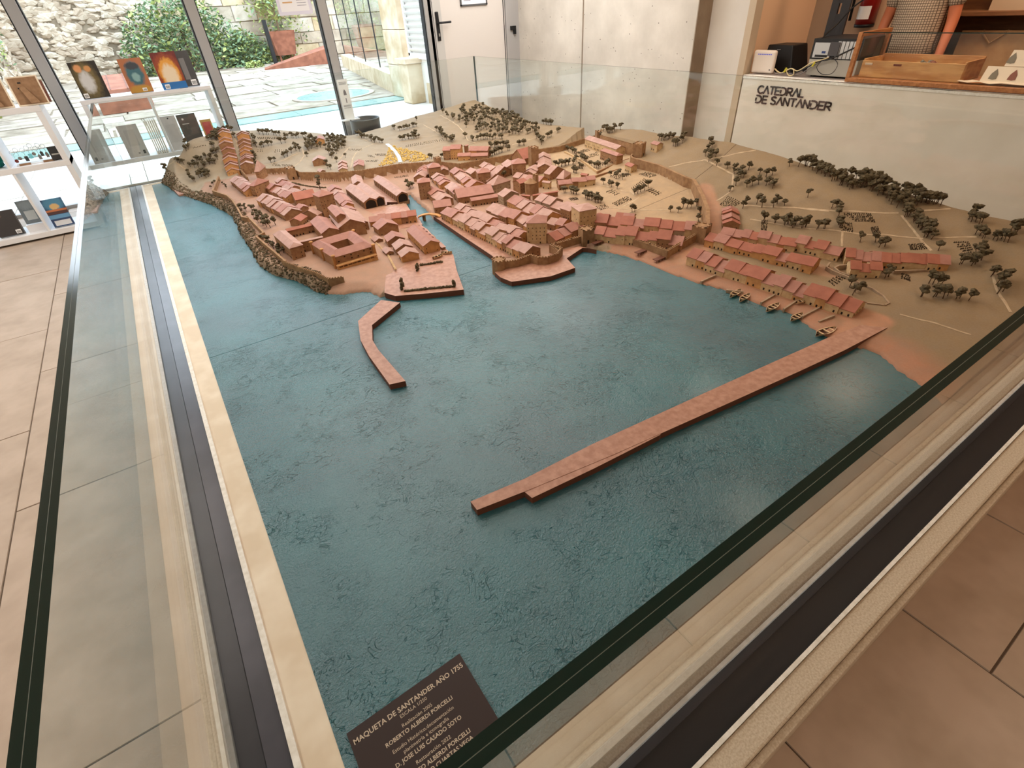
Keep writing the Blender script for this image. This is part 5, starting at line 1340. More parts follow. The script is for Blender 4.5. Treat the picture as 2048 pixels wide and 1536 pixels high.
for i in range(N): a = 2*i; fs += [(a, a+2, a+3, a+1)]; b_ = a+2*(N+1); fs += [(b_, b_+1, b_+3, b_+2), (a, b_, b_+2, a+2), (a+1, a+3, b_+3, b_+1)]
fs += [(0, 1, 2*(N+1)+1, 2*(N+1)), (2*N, 4*N+2, 4*N+3, 2*N+1)]
mb.add(vs, fs); mb.build('leaves', mat('booklet_beige', srgb(176, 158, 130), rough=0.7), e, True)
# --- left unit: picture frames seen from behind, key rings, bag, books
mdf = mat('frame_back_board', srgb(152, 118, 88), srgb(134, 102, 74), scale=30, rough=0.8); gilt = mat('frame_edge', srgb(222, 206, 182), rough=0.5)
def pframe(label, x0, x1, h, y, lean=0.06):
    w = x1-x0; e = empty('picture_frame', (x0, y, LS_T+0.001)); tag(e, label, 'picture frame'); e.rotation_euler = (-math.atan2(lean, h), 0, 0)
    MB().box((0.008, 0, 0.008), (w-0.008, 0.004, h-0.008)).build('back_board', mdf, e)
    f = MB(); f.box((0, -0.001, 0), (w, 0.016, 0.009)); f.box((0, -0.001, h-0.009), (w, 0.016, h)); f.box((0, -0.001, 0.009), (0.009, 0.016, h-0.009)); f.box((w-0.009, -0.001, 0.009), (w, 0.016, h-0.009)); f.build('moulding', gilt, e)
    s = MB().add([(w*.28, -.002, h*.62), (w*.45, -.002, h*.66), (w*.74, -.045, .012), (w*.72, -.05, .004), (w*.46, -.05, .004), (w*.28, -.004, h*.62), (w*.45, -.004, h*.66), (w*.74, -.047, .012), (w*.72, -.052, .004), (w*.46, -.052, .004)],
             [(0,1,2,3,4), (9,8,7,6,5), (0,5,6,1), (1,6,7,2), (2,7,8,3), (3,8,9,4), (4,9,5,0)]).build('easel_strut', mdf, e)
    MB().cbox((w*.36, -.003, h*.78), (.02, .004, .008)).build('hanger', black_l, e)
    MB().cbox((w*.28, -.003, h*.60), (.014, .004, .008)).build('turn_button', black_l, e)
pframe('brown backed picture frame at the right end of the unit, strut folded out', -0.748, -0.553, 0.20, 5.80)
pframe('brown backed picture frame left of the right end one, mostly cut off', -0.985, -0.776, 0.235, 5.81)
book('narrow dark red frame edge behind the right end picture frame', -0.60, -0.545, LS_T, 0.15, 5.90, mat('dark_red_frame', srgb(120, 74, 60), rough=0.6), th=0.02, cat='picture frame', name='picture_frame', pg=False)
acr = thin_glass('acrylic', (0.97, 0.98, 0.99), 0.05)
e = empty('keyring_stand', (-0.86, 5.84, LS_M)); tag(e, 'clear acrylic stand holding key rings on the middle board', 'stand')
MB().box((-.12, -.02, 0), (.16, .06, .006)).build('base', mat('acrylic_base', srgb(226, 228, 232), rough=.2), e)
MB().box((-.12, .02, .006), (.16, .023, .14)).build('sheet', acr, e)
for q in (-.10, .06): MB().box((q, -.03, .0), (q+.075, -.012, .014)).build('wooden_foot', mdf, e)
steel = mat('chrome', srgb(190, 196, 200), rough=0.25, metal=1.0)
def keyring(x, z, tagc, shape):
    e = empty('keyring', (x, 5.838, z)); 
    tor = MB(); pts = [(0.015*math.cos(a*math.pi/8), 0, 0.015*math.sin(a*math.pi/8)) for a in range(17)]
    tor.tube(pts, 0.0013, 4, cap=False); tor.build('ring', steel, e)
    MB().tube([(0, 0, -.015), (.002, 0, -.03), (0, 0, -.042)], .0012, 4).build('chain', steel, e)
    if shape == 'hex': pl = [(0.014*math.cos(i*math.pi/3), 0.014*math.sin(i*math.pi/3)) for i in range(6)]
    elif shape == 'house': pl = [(-.010, -.020), (.010, -.020), (.010, .010), (0, .020), (-.010, .010)]
    else: pl = [(-.012, -.018), (.012, -.018), (.012, .018), (-.012, .018)]
    M_ = Matrix.Translation((0, 0.0015, -.062)) @ Matrix.Rotation(math.pi/2, 4, 'X')
    MB().prism(pl, 0, .003, 0, M_).build('tag', tagc, e); return e
kc = {'red': mat('enamel_red', srgb(120, 52, 46), rough=.4), 'steel': mat('tag_steel', srgb(120, 116, 112), rough=.4), 'dark': mat('tag_dark', srgb(58, 60, 62), rough=.4), 'blue': mat('tag_blue', srgb(120, 200, 214), rough=.4)}
for (x, z, c, s, lab) in ((-.965, .455, 'red', 'hex', 'key ring with a dark red six-sided tag, leftmost on the acrylic stand'), (-.935, .470, 'steel', 'hex', 'key ring with a small grey six-sided tag beside the dark red one'), (-.895, .462, 'dark', 'rect', 'key ring with a dark oblong tag'), (-.862, .475, 'blue', 'rect', 'key ring with a light blue tag'),
                           (-.835, .488, 'steel', 'hex', 'key ring with a steel six-sided tag hung higher'), (-.808, .462, 'steel', 'house', 'key ring with a steel house-shaped tag hung low'), (-.785, .482, 'dark', 'house', 'key ring with a dark house-shaped tag'), (-.755, .470, 'steel', 'house', 'key ring with a slim steel house-shaped tag nearest the black card')):
    tag(keyring(x, z, kc[c], s), lab, 'key ring', 'key rings on the acrylic stand')
book('black souvenir card box at the right end of the middle board', -0.735, -0.662, LS_M, 0.10, 5.80, cover_mat('cover_black', srgb(22, 20, 20), [(0.5, 0.42, 0.35, 0.05, srgb(170, 168, 160), 'band')]), th=0.02, lean=0.03, cat='box', name='card_box')
teal = mat('teal_cloth', srgb(18, 128, 116), rough=0.8, bump=0.3, bscale=60)
e = empty('cloth_bag', (-1.15, 5.90, LS_M)); tag(e, 'teal green cloth bag slumped on the middle board', 'bag')
mb = MB(); mb.blob((0, 0, .068), .10, sub=3, amp=.25, sq=(1.15, .9, .68), seed=4); o = mb.build('bag_body', teal, e, True)
MB().tube([(-.06, 0, .12), (-.03, .01, .17), (.03, .01, .17), (.06, 0, .12)], .008, 6).build('handle', teal, e, True)
book('book with a blue sky and a golden boat-like church on its cover, lowest board', -0.980, -0.836, LS_B, 0.225, 5.80, cover_mat('cover_blue', srgb(40, 66, 106), [(0.5, 0.82, 0.6, 0.3, srgb(70, 128, 160), 0.6), (0.5, 0.72, 0.26, 0.12, srgb(206, 170, 112), 0.5), (0.5, 0.58, 0.5, 0.04, srgb(186, 110, 66), 'band'), (0.5, 0.50, 0.5, 0.05, srgb(74, 46, 44), 'band'), (0.5, 0.36, 0.5, 0.07, srgb(96, 146, 184), 'band'), (0.52, 0.13, 0.40, 0.09, srgb(206, 208, 212), 'band')]), lean=0.05)
book('slate blue booklet with a pale text block, lowest board', -1.155, -1.035, LS_B+0.06, 0.185, 5.86, cover_mat('cover_slate', srgb(96, 110, 118), [(0.5, 0.35, 0.3, 0.2, srgb(168, 176, 178), 'band'), (0.5, 0.8, 0.5, 0.3, srgb(120, 134, 140), 0.9)]), lean=0.06, th=0.01)
e_ = empty('book_rest', (-1.095, 5.93, LS_B)); tag(e_, 'white folded book rest under the slate blue booklet', 'stand'); MB().box((-.07, -.09, 0), (.07, .05, .056)).build('rest', shelf_m, e_)
book('black brown book with a barcode, leftmost visible on the lowest board', -1.36, -1.19, LS_B, 0.20, 5.82, cover_mat('cover_blackbrown', srgb(46, 42, 42), [(0.3, 0.8, 0.2, 0.08, srgb(110, 86, 76), 0.6)]), lean=0.05, barcode=(0.7, 0.05, 0.035, 0.03))
# --- collection bowl on its column with a white sign strip
bw = empty('collection_bowl', (2.185, 6.45, FLOOR)); tag(bw, 'dark grey round collection bowl on a short stand beside the window post', 'bowl')
dg = mat('bowl_grey', srgb(78, 78, 78), rough=0.45)
zb = 0.055-FLOOR
MB().lathe([(0.165, zb), (0.172, zb+0.13), (0.172, zb+0.142), (0.160, zb+0.142), (0.158, zb+0.03), (0.02, zb+0.025)], 40).build('bowl', dg, bw, True)
MB().lathe([(0.115, zb-0.055), (0.115, zb)], 32).build('neck', dg, bw, True)
MB().lathe([(0.03, 0.01), (0.03, zb-0.055)], 16).build('column', dg, bw, True)
MB().lathe([(0.14, 0), (0.14, 0.01)], 32).build('foot', dg, bw, True)
sg = empty('sign_strip', (2.04, 6.52, 0.20)); tag(sg, 'tall narrow white sign leaning behind the grey bowl, with grey figures', 'sign')
MB().box((-0.06, 0, 0), (0.055, 0.006, 0.40)).build('sheet', white_l, sg)
MB().box((-0.10, -0.04, -0.012), (0.10, 0.04, 0)).build('ledge', white_l, sg)
MB().box((-0.01, 0.006, FLOOR-0.20), (0.01, 0.022, 0.02)).build('stay', M['aluminium'], sg)
k = MB()
M_ = Matrix.Translation((0, -0.0006, 0)) @ Matrix.Rotation(math.pi/2, 4, 'X')
k.prism([(-.016, .245), (.02, .245), (.016, .28), (.0, .305), (-.013, .28)], 0, .0004, 0, M_); k.prism([(-.004, .165), (.006, .165), (.006, .215), (-.004, .215)], 0, .0004, 0, M_)
for z in (.37, .36, .35, .14, .13, .115): k.prism([(-.045, z), (.04, z), (.04, z+.004), (-.045, z+.004)], 0, .0004, 0, M_)
k.build('print', mat('sign_grey', srgb(120, 118, 122), rough=.8), sg)
# --- notice taped to the window
a, b, c = ony(546, 0, 6.68), ony(560, 32, 6.68), ony(627, 26, 6.68)
wn_ = empty('window_notice', (b.x, 6.685, b.z)); tag(wn_, 'white printed notice stuck to the middle window pane', 'notice')
pw = c.x-b.x; MB().box((0, 0, 0), (pw, 0.002, 0.30)).build('sheet', mat('notice_sheet', srgb(222, 220, 236), rough=.7), wn_)
MB().box((0.03, -0.0008, 0.03), (pw-0.03, 0, 0.29)).build('inner_sheet', paper_m, wn_)
k = MB(); k.box((.06, -.0014, .10), (pw*.45, -.0008, .112)); k.build('orange_line', mat('print_orange', srgb(214, 170, 120), rough=.8), wn_)
k = MB()
for i in range(6): k.box((.06, -.0014, .13+i*.022), (pw*(.3+.08*(i % 3)), -.0008, .137+i*.022)); k.box((pw*.58, -.0014, .075+i*.022), (pw*.85, -.0008, .080+i*.022))
k.build('print', ink, wn_)
# --- small white plastic box behind the hill, by the concrete wall
e = empty('socket_box', (4.60, 4.15, 0.215)); tag(e, 'small white box on the concrete wall just above the hill', 'box')
p = onx(1273, 262, 4.58); e.location = (4.6, p.y, p.z-0.02); bevel(MB().box((-.05, -.045, -.045), (0, .045, .03)).build('box', M['white'], e), .006); MB().box((-.052, -.02, -.045), (-.049, .015, -.01)).build('slot', mat('slot_grey', srgb(190, 188, 184)), e)

# ================================================================ reception counter with its lettering
ct = empty('reception_counter', (4.9, 1.6, FLOOR)); tag(ct, 'long white reception counter with dark lettering on its front', 'counter'); CZ = 0.560
def ctp(mb, n, m, bv=0):
    o = mb.build(n, m, ct); o.location = -Vector(ct.location)
    if bv: bevel(o, bv)
    return o
ctp(MB().box((XR, -2.2, FLOOR), (XR+0.03, 3.165, CZ-0.03)), 'front_panel', M['counterw'])
ctp(MB().box((XR+0.03, 3.135, FLOOR), (5.22, 3.165, CZ-0.03)), 'end_panel', M['counterw'])
ctp(MB().box((XR-0.004, -2.2, CZ-0.03), (5.22, 3.168, CZ-0.003)), 'counter_top', M['trim'], .003)
ctp(MB().box((XR+0.05, -2.15, CZ-0.003), (5.2, 3.14, CZ)), 'desk_mat', mat('counter_grey', srgb(150, 140, 134), rough=.6))
lett = mat('letter_dark', srgb(52, 46, 48), rough=0.5)
STK = {'C': [[(.9,.12),(.7,.02),(.45,0),(.15,.15),(0,.5),(.15,.85),(.45,1),(.7,.98),(.9,.88)]], 'A': [[(0,0),(.45,1),(.9,0)]], 'T': [[(0,1),(.8,1)],[(.4,.93),(.4,0)]], 'E': [[(.7,1),(0,1),(0,0),(.7,0)],[(.1,.5),(.6,.5)]],
       'D': [[(.02,1),(.4,1),(.75,.85),(.9,.5),(.75,.15),(.4,0),(.02,0)],[(.0,.62),(.0,.28)]], 'R': [[(0,0),(0,1),(.45,1),(.7,.92),(.75,.75),(.7,.55),(.45,.48),(.1,.48)],[(.38,.44),(.8,0)]], 'L': [[(0,1),(0,0),(.65,0)]],
       'S': [[(.7,.9),(.5,1),(.25,1),(.05,.88),(.05,.68),(.25,.54),(.5,.46),(.68,.32),(.68,.12),(.48,0),(.22,0),(0,.1)]], 'N': [[(0,0),(0,1),(.75,0),(.75,1)]]}
WID = {'C': 1.08, 'A': 1.05, 'T': .95, 'E': .9, 'D': 1.1, 'R': .98, 'L': .85, 'S': .92, 'N': 1.0, ' ': .5}
def letters(text, y0, z0, h, adv):
    y = y0
    for ch in text:
        if ch != ' ':
            mb = MB()
            for st in STK[ch]:
                for (a, b) in zip(st[:-1], st[1:]):
                    A = Vector((0, y-a[0]*h*adv, z0+a[1]*h)); B = Vector((0, y-b[0]*h*adv, z0+b[1]*h)); d = (B-A).normalized(); n_ = Vector((0, -d.z, d.y))*h*.10; e_ = d*h*.05
                    q = [A-e_-n_, B+e_-n_, B+e_+n_, A-e_+n_]
                    vs = [(XR-.007, v.y, v.z) for v in q]+[(XR+.0005, v.y, v.z) for v in q]
                    mb.add(vs, [(0,1,2,3),(7,6,5,4),(0,4,5,1),(1,5,6,2),(2,6,7,3),(3,7,4,0)])
            ctp(mb, 'letter', lett)
        y -= WID[ch]*h*adv
p0, p1 = onx(1516, 191, XR), onx(1609, 191, XR)
h1 = 0.055
letters('CATEDRAL', onx(1515, 185, XR).y, onx(1515, 185.5, XR).z, h1, (onx(1515, 190, XR).y-onx(1609, 192, XR).y)/(h1*sum(WID[c] for c in 'CATEDRAL')*.985))
letters('DE SANTANDER', onx(1511, 204, XR).y, onx(1511, 204.5, XR).z, h1, (onx(1511, 205, XR).y-onx(1660, 222, XR).y)/(h1*sum(WID[c] for c in 'DE SANTANDER')*.985))
# router, black box, computer, disc drive, monitor arm, cables
rt = empty('router', (4.70, 3.06, CZ)); tag(rt, 'white upright router with a row of blue lights at the counter end', 'router')
bevel(MB().box((-.02, -.105, .004), (.02, .105, .175)).build('casing', mat('router_white', srgb(226, 214, 202), rough=.4), rt), .018, 3)
k = MB()
for i in range(8): k.box((-.0215, .06-.017*i-.012, .142), (-.0195, .06-.017*i, .148))
k.build('lights', mat('router_lights', srgb(40, 40, 120), emit=((.1, .12, .6), .6)), rt)
k = MB(); k.box((-.0215, -.085, .03), (-.0195, -.072, .037)); k.build('badge', black_l, rt)
bb = empty('black_box', (4.95, 3.02, CZ)); tag(bb, 'black slanted plastic box behind the white router', 'box')
bevel(MB().add([(-.12,-.15,0),(.14,-.15,0),(.14,.15,0),(-.12,.15,0),(-.10,-.10,.20),(.12,-.10,.20),(.12,.10,.20),(-.10,.13,.20)], [(0,3,2,1),(4,5,6,7),(0,1,5,4),(1,2,6,5),(2,3,7,6),(3,0,4,7)]).build('shell', M['black'], bb), .008)
MB().box((-.115, .0, .165), (-.106, .03, .17)).build('mark', mat('mark_grey', srgb(130, 130, 130)), bb)
pc = empty('desktop_computer', (4.90, 2.47, CZ)); tag(pc, 'grey desktop computer lying flat, metal sockets of its back turned out', 'computer')
bevel(MB().box((-.20, -.20, .012), (.2, .19, .125)).build('lower_case', mat('pc_grey', srgb(168, 164, 154), rough=.5), pc), .004)
MB().box((-.20, -.20, .125), (.2, .19, .262)).build('upper_case', mat('pc_black', srgb(34, 33, 34), rough=.5), pc)
met = mat('pc_metal', srgb(206, 208, 208), rough=.35, metal=.6)
io = MB().box((-.206, .03, .135), (-.199, .17, .235)).build('socket_panel', met, pc); MB().box((-.2075, .07, .165), (-.2055, .10, .18)).build('socket', mat('vga_blue', srgb(50, 70, 120)), io); MB().box((-.2075, .05, .14), (-.2055, .15, .155)).build('socket', black_l, io)
for i in range(6): MB().box((-.206, -.185+i*.030, .132), (-.199, -.161+i*.030, .245)).build('slot_cover', met, pc)
MB().box((-.215, -.03, .15), (-.20, .045, .24)).build('plug', mat('plug_grey', srgb(74, 72, 74), rough=.5), pc)
for q in (-.16, .15): MB().cbox((-.15, q, .006), (.03, .03, .012)).build('foot', black_l, pc)
ms = empty('monitor_stand', (5.06, 2.62, CZ)); tag(ms, 'dark slotted monitor stand rising behind the grey computer', 'stand')
p = onx(1669, 60, 5.06); sy = p.y-2.62
mb = MB(); mb.box((-.01, sy-.075, .0), (.01, sy-.008, .8)); mb.box((-.01, sy+.008+.008, .0), (.01, sy+.075, .8)); mb.box((-.01, sy-.01, 0), (.01, sy+.018, .40)); mb.box((-.01, sy-.01, .47), (.01, sy+.018, .8))
mb.build('column', mat('stand_black', srgb(52, 50, 52), rough=.4), ms); bevel(MB().box((-.1, sy-.13, 0), (.08, sy+.13, .012)).build('foot', M['black'], ms), .004)
MB().box((0.011, sy-.2, .62), (.03, sy+.2, .92)).build('screen_back', M['black'], ms)
cabc = [mat('cable_'+n_, srgb(*c_), rough=.5) for n_, c_ in (('black', (26, 24, 26)), ('cream', (214, 196, 150)), ('grey', (120, 112, 108)), ('yellow', (206, 196, 60)))]
def cable(label, pts, r, ci):
    e = empty('cable', pts[0]); tag(e, label, 'cable'); q = [Vector(p)-Vector(pts[0]) for p in pts]; fine = []
    for i in range(len(q)-1):
        p0_, p1_, p2_, p3_ = q[max(i-1, 0)], q[i], q[i+1], q[min(i+2, len(q)-1)]
        for s in range(6):
            t = s/6; fine.append(0.5*((2*p1_)+(p2_-p0_)*t+(2*p0_-5*p1_+4*p2_-p3_)*t*t+(3*p1_-p0_-3*p2_+p3_)*t**3))
    fine.append(q[-1]); MB().tube(fine, r, 6).build('cord', cabc[ci], e, True); return e
cable('cream network cable running from router to computer', [(4.72, 2.96, .60), (4.70, 2.88, .575), (4.70, 2.80, .61), (4.68, 2.72, .60), (4.67, 2.62, .66), (4.67, 2.55, .68), (4.69, 2.50, .70)], .005, 1)
cable('grey cable looped under the network cable', [(4.73, 2.97, .58), (4.68, 2.90, .567), (4.68, 2.82, .58), (4.67, 2.70, .575), (4.67, 2.60, .64), (4.68, 2.52, .69)], .004, 2)
cable('black cable tied into the bundle beside the computer', [(4.82, 2.93, .60), (4.72, 2.84, .60), (4.68, 2.76, .58), (4.67, 2.66, .62), (4.67, 2.57, .67), (4.67, 2.48, .69), (4.69, 2.40, .73), (4.69, 2.32, .77)], .005, 0)
cable('thin black cable hanging in a wide loop before the computer', [(4.69, 2.52, .70), (4.66, 2.56, .64), (4.65, 2.50, .592), (4.65, 2.42, .60), (4.66, 2.40, .66), (4.68, 2.46, .70)], .0025, 0)
cable('cream cord curled down beside the router', [(4.70, 2.84, .60), (4.67, 2.80, .575), (4.66, 2.77, .565), (4.66, 2.74, .575), (4.68, 2.76, .605)], .004, 1)
cable('black power cable rising to the monitor stand', [(4.70, 2.60, .82), (4.85, 2.66, .84), (4.98, 2.66, .90), (5.03, 2.60, 1.0), (5.05, 2.48, 1.10), (5.06, 2.36, 1.25)], .006, 0)
for (y, z, l) in ((2.83, .605, 'yellow tie around the cables next to the router'), (2.60, .655, 'yellow tie around the cables on the computer')):
    e = empty('cable_tie', (4.69, y, z)); tag(e, l, 'cable tie'); MB().tube([(-.022, -.012, .012), (-.026, 0, -.014), (-.0, .012, -.014)], .008, 6).build('band', cabc[3], e)
# fire extinguisher hanging on the wall behind
tag(MB().box((6.15, -3.6, FLOOR), (6.25, YW1, CEIL)).build('wall_behind_counter', M['peach']), kind='structure')
fx = empty('fire_extinguisher', (6.07, 2.985, 0.80)); tag(fx, 'red fire extinguisher with a white label hung behind the counter', 'fire extinguisher')
red = mat('extinguisher_red', srgb(150, 28, 26), rough=.3, coat=.5)
MB().lathe([(.02, .0), (.082, .005), (.085, .03)], 24).build('foot_ring', M['black'], fx, True); MB().lathe([(.083, .03), (.083, .40), (.07, .45), (.03, .48), (.03, .5)], 24).build('cylinder', red, fx, True)
lb = MB(); N = 8
for i in range(N):
    a0_, a1_ = math.pi*(.62+.6*i/N), math.pi*(.62+.6*(i+1)/N); r_ = .0835
    lb.add([(r_*math.cos(a0_), r_*math.sin(a0_), .07), (r_*math.cos(a1_), r_*math.sin(a1_), .07), (r_*math.cos(a1_), r_*math.sin(a1_), .17), (r_*math.cos(a0_), r_*math.sin(a0_), .17)], [(0, 1, 2, 3)])
lb.build('label', white_l, fx); MB().cbox((0, 0, .53), (.05, .05, .06)).build('valve', M['black'], fx); MB().tube([(0, .02, .53), (-.05, .10, .5), (-.07, .125, .3), (-.06, .12, .06)], .012, 8).build('hose', M['black'], fx, True); MB().box((.07, -.04, .3), (.08, .04, .42)).build('bracket', M['black'], fx)
# glass-fronted wooden showcase with tray and jewellery cards
wood = mat('showcase_wood', srgb(178, 122, 76), srgb(150, 98, 58), scale=6, rough=.45, mapscale=(1, 8, 8)); wood2 = mat('tray_wood', srgb(206, 158, 100), srgb(180, 128, 76), scale=4, rough=.5, mapscale=(3, 1, 6), contrast=(.4, .6))
vc = empty('showcase', (4.8, 1.3, CZ)); tag(vc, 'wooden showcase with a glass front standing on the counter', 'showcase')
def vcp(mb, n, m, bv=0):
    o = mb.build(n, m, vc); o.location = -Vector(vc.location)
    if bv: bevel(o, bv)
    return o
VX0, VX1, VY0, VY1, VZ = 4.585, 5.02, 0.30, 2.275, 0.872
vcp(MB().box((VX0, VY0, CZ), (VX1, VY1, CZ+.028)), 'base_board', wood, .003)
vcp(MB().box((VX0, VY1-.03, CZ+.028), (VX0+.03, VY1, VZ)), 'post', wood, .003); vcp(MB().box((VX1-.03, VY1-.03, CZ+.028), (VX1, VY1, VZ)), 'post', wood, .003)
vcp(MB().box((VX0+.03, VY1-.026, VZ-.03), (VX1-.03, VY1-.004, VZ)), 'side_rail', wood, .003); vcp(MB().box((VX0, VY0, CZ+.028), (VX0+.03, VY0+.03, VZ)), 'post', wood, .003)
g = MB(); g.add([(VX0+.008, VY0+.03, CZ+.028), (VX0+.008, VY1-.03, CZ+.028), (VX0+.008, VY1-.03, VZ-.004), (VX0+.008, VY0+.03, VZ-.004)], [(0, 1, 2, 3)], 0); g.box((VX0+.005, VY0+.02, VZ-.006), (VX0+.011, VY1-.03, VZ), 1); vcp(g, 'front_glass', [M['pane'], M['glassedge']])
g = MB(); g.add([(VX0+.03, VY1-.015, CZ+.028), (VX1-.03, VY1-.015, CZ+.028), (VX1-.03, VY1-.015, VZ-.03), (VX0+.03, VY1-.015, VZ-.03)], [(0, 1, 2, 3)]); vcp(g, 'side_glass', M['pane'])
tr = empty('wooden_tray', (4.66, 1.56, CZ+.029)); tag(tr, 'light wooden tray of small cards and trinkets inside the showcase', 'tray')
tx0, ty0, tx1, ty1 = 0, 0, .30, .66
for n_, a_, b_ in (('side', (0, 0, .0), (.012, .66, .105)), ('side', (.288, 0, 0), (.30, .66, .125)), ('side', (.012, 0, 0), (.288, .012, .115)), ('side', (.012, .648, 0), (.288, .66, .115)), ('bottom', (.012, .012, 0), (.288, .648, .01))): bevel(MB().box(a_, b_).build(n_, wood2, tr), .002)
card_m = [mat('card_white', srgb(226, 212, 190), rough=.7), mat('card_kraft', srgb(196, 160, 112), rough=.8), mat('card_red', srgb(128, 76, 62), rough=.7), mat('card_grey', srgb(120, 112, 96), rough=.7)]
cl_ = [('white price card at the far left of the tray', 0), ('kraft card holder near the left of the tray', 1), ('white gloss card leaning in the middle of the tray', 0), ('dark red pouch behind the white gloss card', 2), ('pale card with silver trinkets in the tray', 0), ('grey green stones in a bag at the right of the tray', 3), ('brown bead bracelet coil in the tray', 2), ('white label at the right end of the tray', 0), ('pale pink card at the tray front', 0)]
for i, (l, ci) in enumerate(cl_):
    e = empty('trinket_card', (4.66+.07+.10*((i*2) % 3)/2, 1.56+.61-.066*i, CZ+.04)); tag(e, l, 'card', None)
    if ci == 3 or 'bracelet' in l:
        mb = MB(); [mb.blob((rnd.uniform(-.03, .03), rnd.uniform(-.03, .03), .07+rnd.uniform(-.01, .02)), .015, amp=.4, seed=j) for j in range(9)]; mb.box((-.03, -.03, 0), (.03, .03, .07)); mb.build('trinkets', card_m[ci], e)
    else:
        M_ = Matrix.Rotation(-.5, 4, 'Y'); MB().box((-.03, -.026, .055), (-.026, .026, .105), 0, M_).build('card', card_m[ci], e); MB().box((-.02, -.026, 0), (.03, .026, .075)).build('holder', card_m[1 if ci != 2 else 2], e)
jb = empty('earring_board', (4.66, 1.20, CZ+.029)); tag(jb, 'stepped white card board with leaf-shaped earrings at the showcase right', 'display board')
for r_ in range(3):
    M_ = Matrix.Translation((.03+.055*r_, 0, .01+.085*r_)) @ Matrix.Rotation(.5, 4, 'Y')
    t_ = MB().box((0, -.25, 0), (.004, .26-.10*r_*.8, .095), 0, M_).build('tier', card_m[0], jb)
    for c in range(4):
        y = .20-.10*c-.04*r_
        k = MB(); M2 = M_ @ Matrix.Translation((-.0015, y, .045)) @ Matrix.Rotation(math.pi/2, 4, 'Y')
        k.prism([(.03, -.004), (.025, -.022), (-.005, -.018), (-.035, 0), (-.005, .018), (.025, .022)], -.001, .001, 0, M2); k.build('earring', card_m[2 if c % 2 else 3], t_)
lf_ = empty('leaflet', (4.62, 1.38, CZ+.029)); tag(lf_, 'crumpled pale leaflet lying at the foot of the earring board', 'leaflet')
mb = MB(); vs = []; 
for i in range(9):
    for j in range(3): vs.append((.005+.035*j, -.30+.06*i, .006+.012*abs(math.sin(i*1.3+j))))
mb.add(vs, [(a*3+b, a*3+b+1, a*3+b+4, a*3+b+3) for a in range(8) for b in range(2)]); o = mb.build('sheet', card_m[0], lf_); o.modifiers.new('s', 'SOLIDIFY').thickness = .002
# storage shelf with bags on the wall behind the counter
ss = empty('storage_shelf', (5.98, 1.2, FLOOR)); tag(ss, 'brown wooden shelf with bags behind the counter', 'shelf')
brown = mat('storage_brown', srgb(140, 96, 62), srgb(116, 76, 48), scale=5, rough=.6, mapscale=(6, 1, 6))
for z in (0.0, .55, 1.10, 1.62): bevel(MB().box((-.16, -1.3, z), (.16, 1.08, z+.03)).build('shelf_board', brown, ss), .003)
for y in (-1.3, -.1, 1.05): bevel(MB().box((-.16, y, 0), (.16, y+.03, 1.95)).build('upright', brown, ss), .003)
MB().box((.15, -1.3, 0), (.165, 1.08, 1.95)).build('back_board', brown, ss)
bagm = [mat('bag_beige', srgb(196, 156, 112), srgb(178, 138, 96), scale=8, rough=.85), mat('bag_cream', srgb(206, 186, 158), rough=.85), mat('bag_tan', srgb(168, 126, 88), rough=.85)]
def tote(label, y, z, w, h, mi, badge=False):
    e = empty('tote_bag', (5.93, y, z)); tag(e, label, 'bag')
    bd = MB(); n_ = 8; vs = []
    for i in range(n_+1):
        for j in range(7):
            u, v = i/n_-.5, j/6; d_ = .035*math.cos(u*math.pi)*math.sin(max(.15, 1-v)*math.pi/1.3)+.004; vs.append((-d_, u*w, v*h))
    m_ = len(vs); vs += [(-x+.0, yy, zz) for x, yy, zz in vs]
    fs = [(i*7+j, i*7+j+1, (i+1)*7+j+1, (i+1)*7+j) for i in range(n_) for j in range(6)]; fs += [tuple(m_+q for q in reversed(f)) for f in fs]
    bd.add(vs, fs); bd.build('bag_body', bagm[mi], e, True)
    MB().tube([(0, -.08, h), (-.03, -.07, h-.02), (-.035, 0, h*.8), (-.03, .07, h-.02), (0, .08, h)], .007, 5).build('handle', bagm[mi], e, True)
    if badge:
        M_ = Matrix.Translation((-.040, .02, h*.50)) @ Matrix.Rotation(-math.pi/2, 4, 'Y'); pl = [(.035*math.cos(a*math.pi/10), .035*math.sin(a*math.pi/10)) for a in range(20)]
        MB().prism(pl, 0, .006, 0, M_).build('badge', mat('badge_dark', srgb(84, 74, 64), rough=.4), e)
z1 = FLOOR+.58
tote('beige cloth bag with a round dark badge on the brown shelf', 1.88, z1, .46, .42, 0, True); tote('tan cloth bag next to the badge bag on the brown shelf', 1.36, z1, .44, .40, 2); tote('cream cloth bag on the upper brown shelf board', 1.75, FLOOR+1.13, .48, .34, 1)
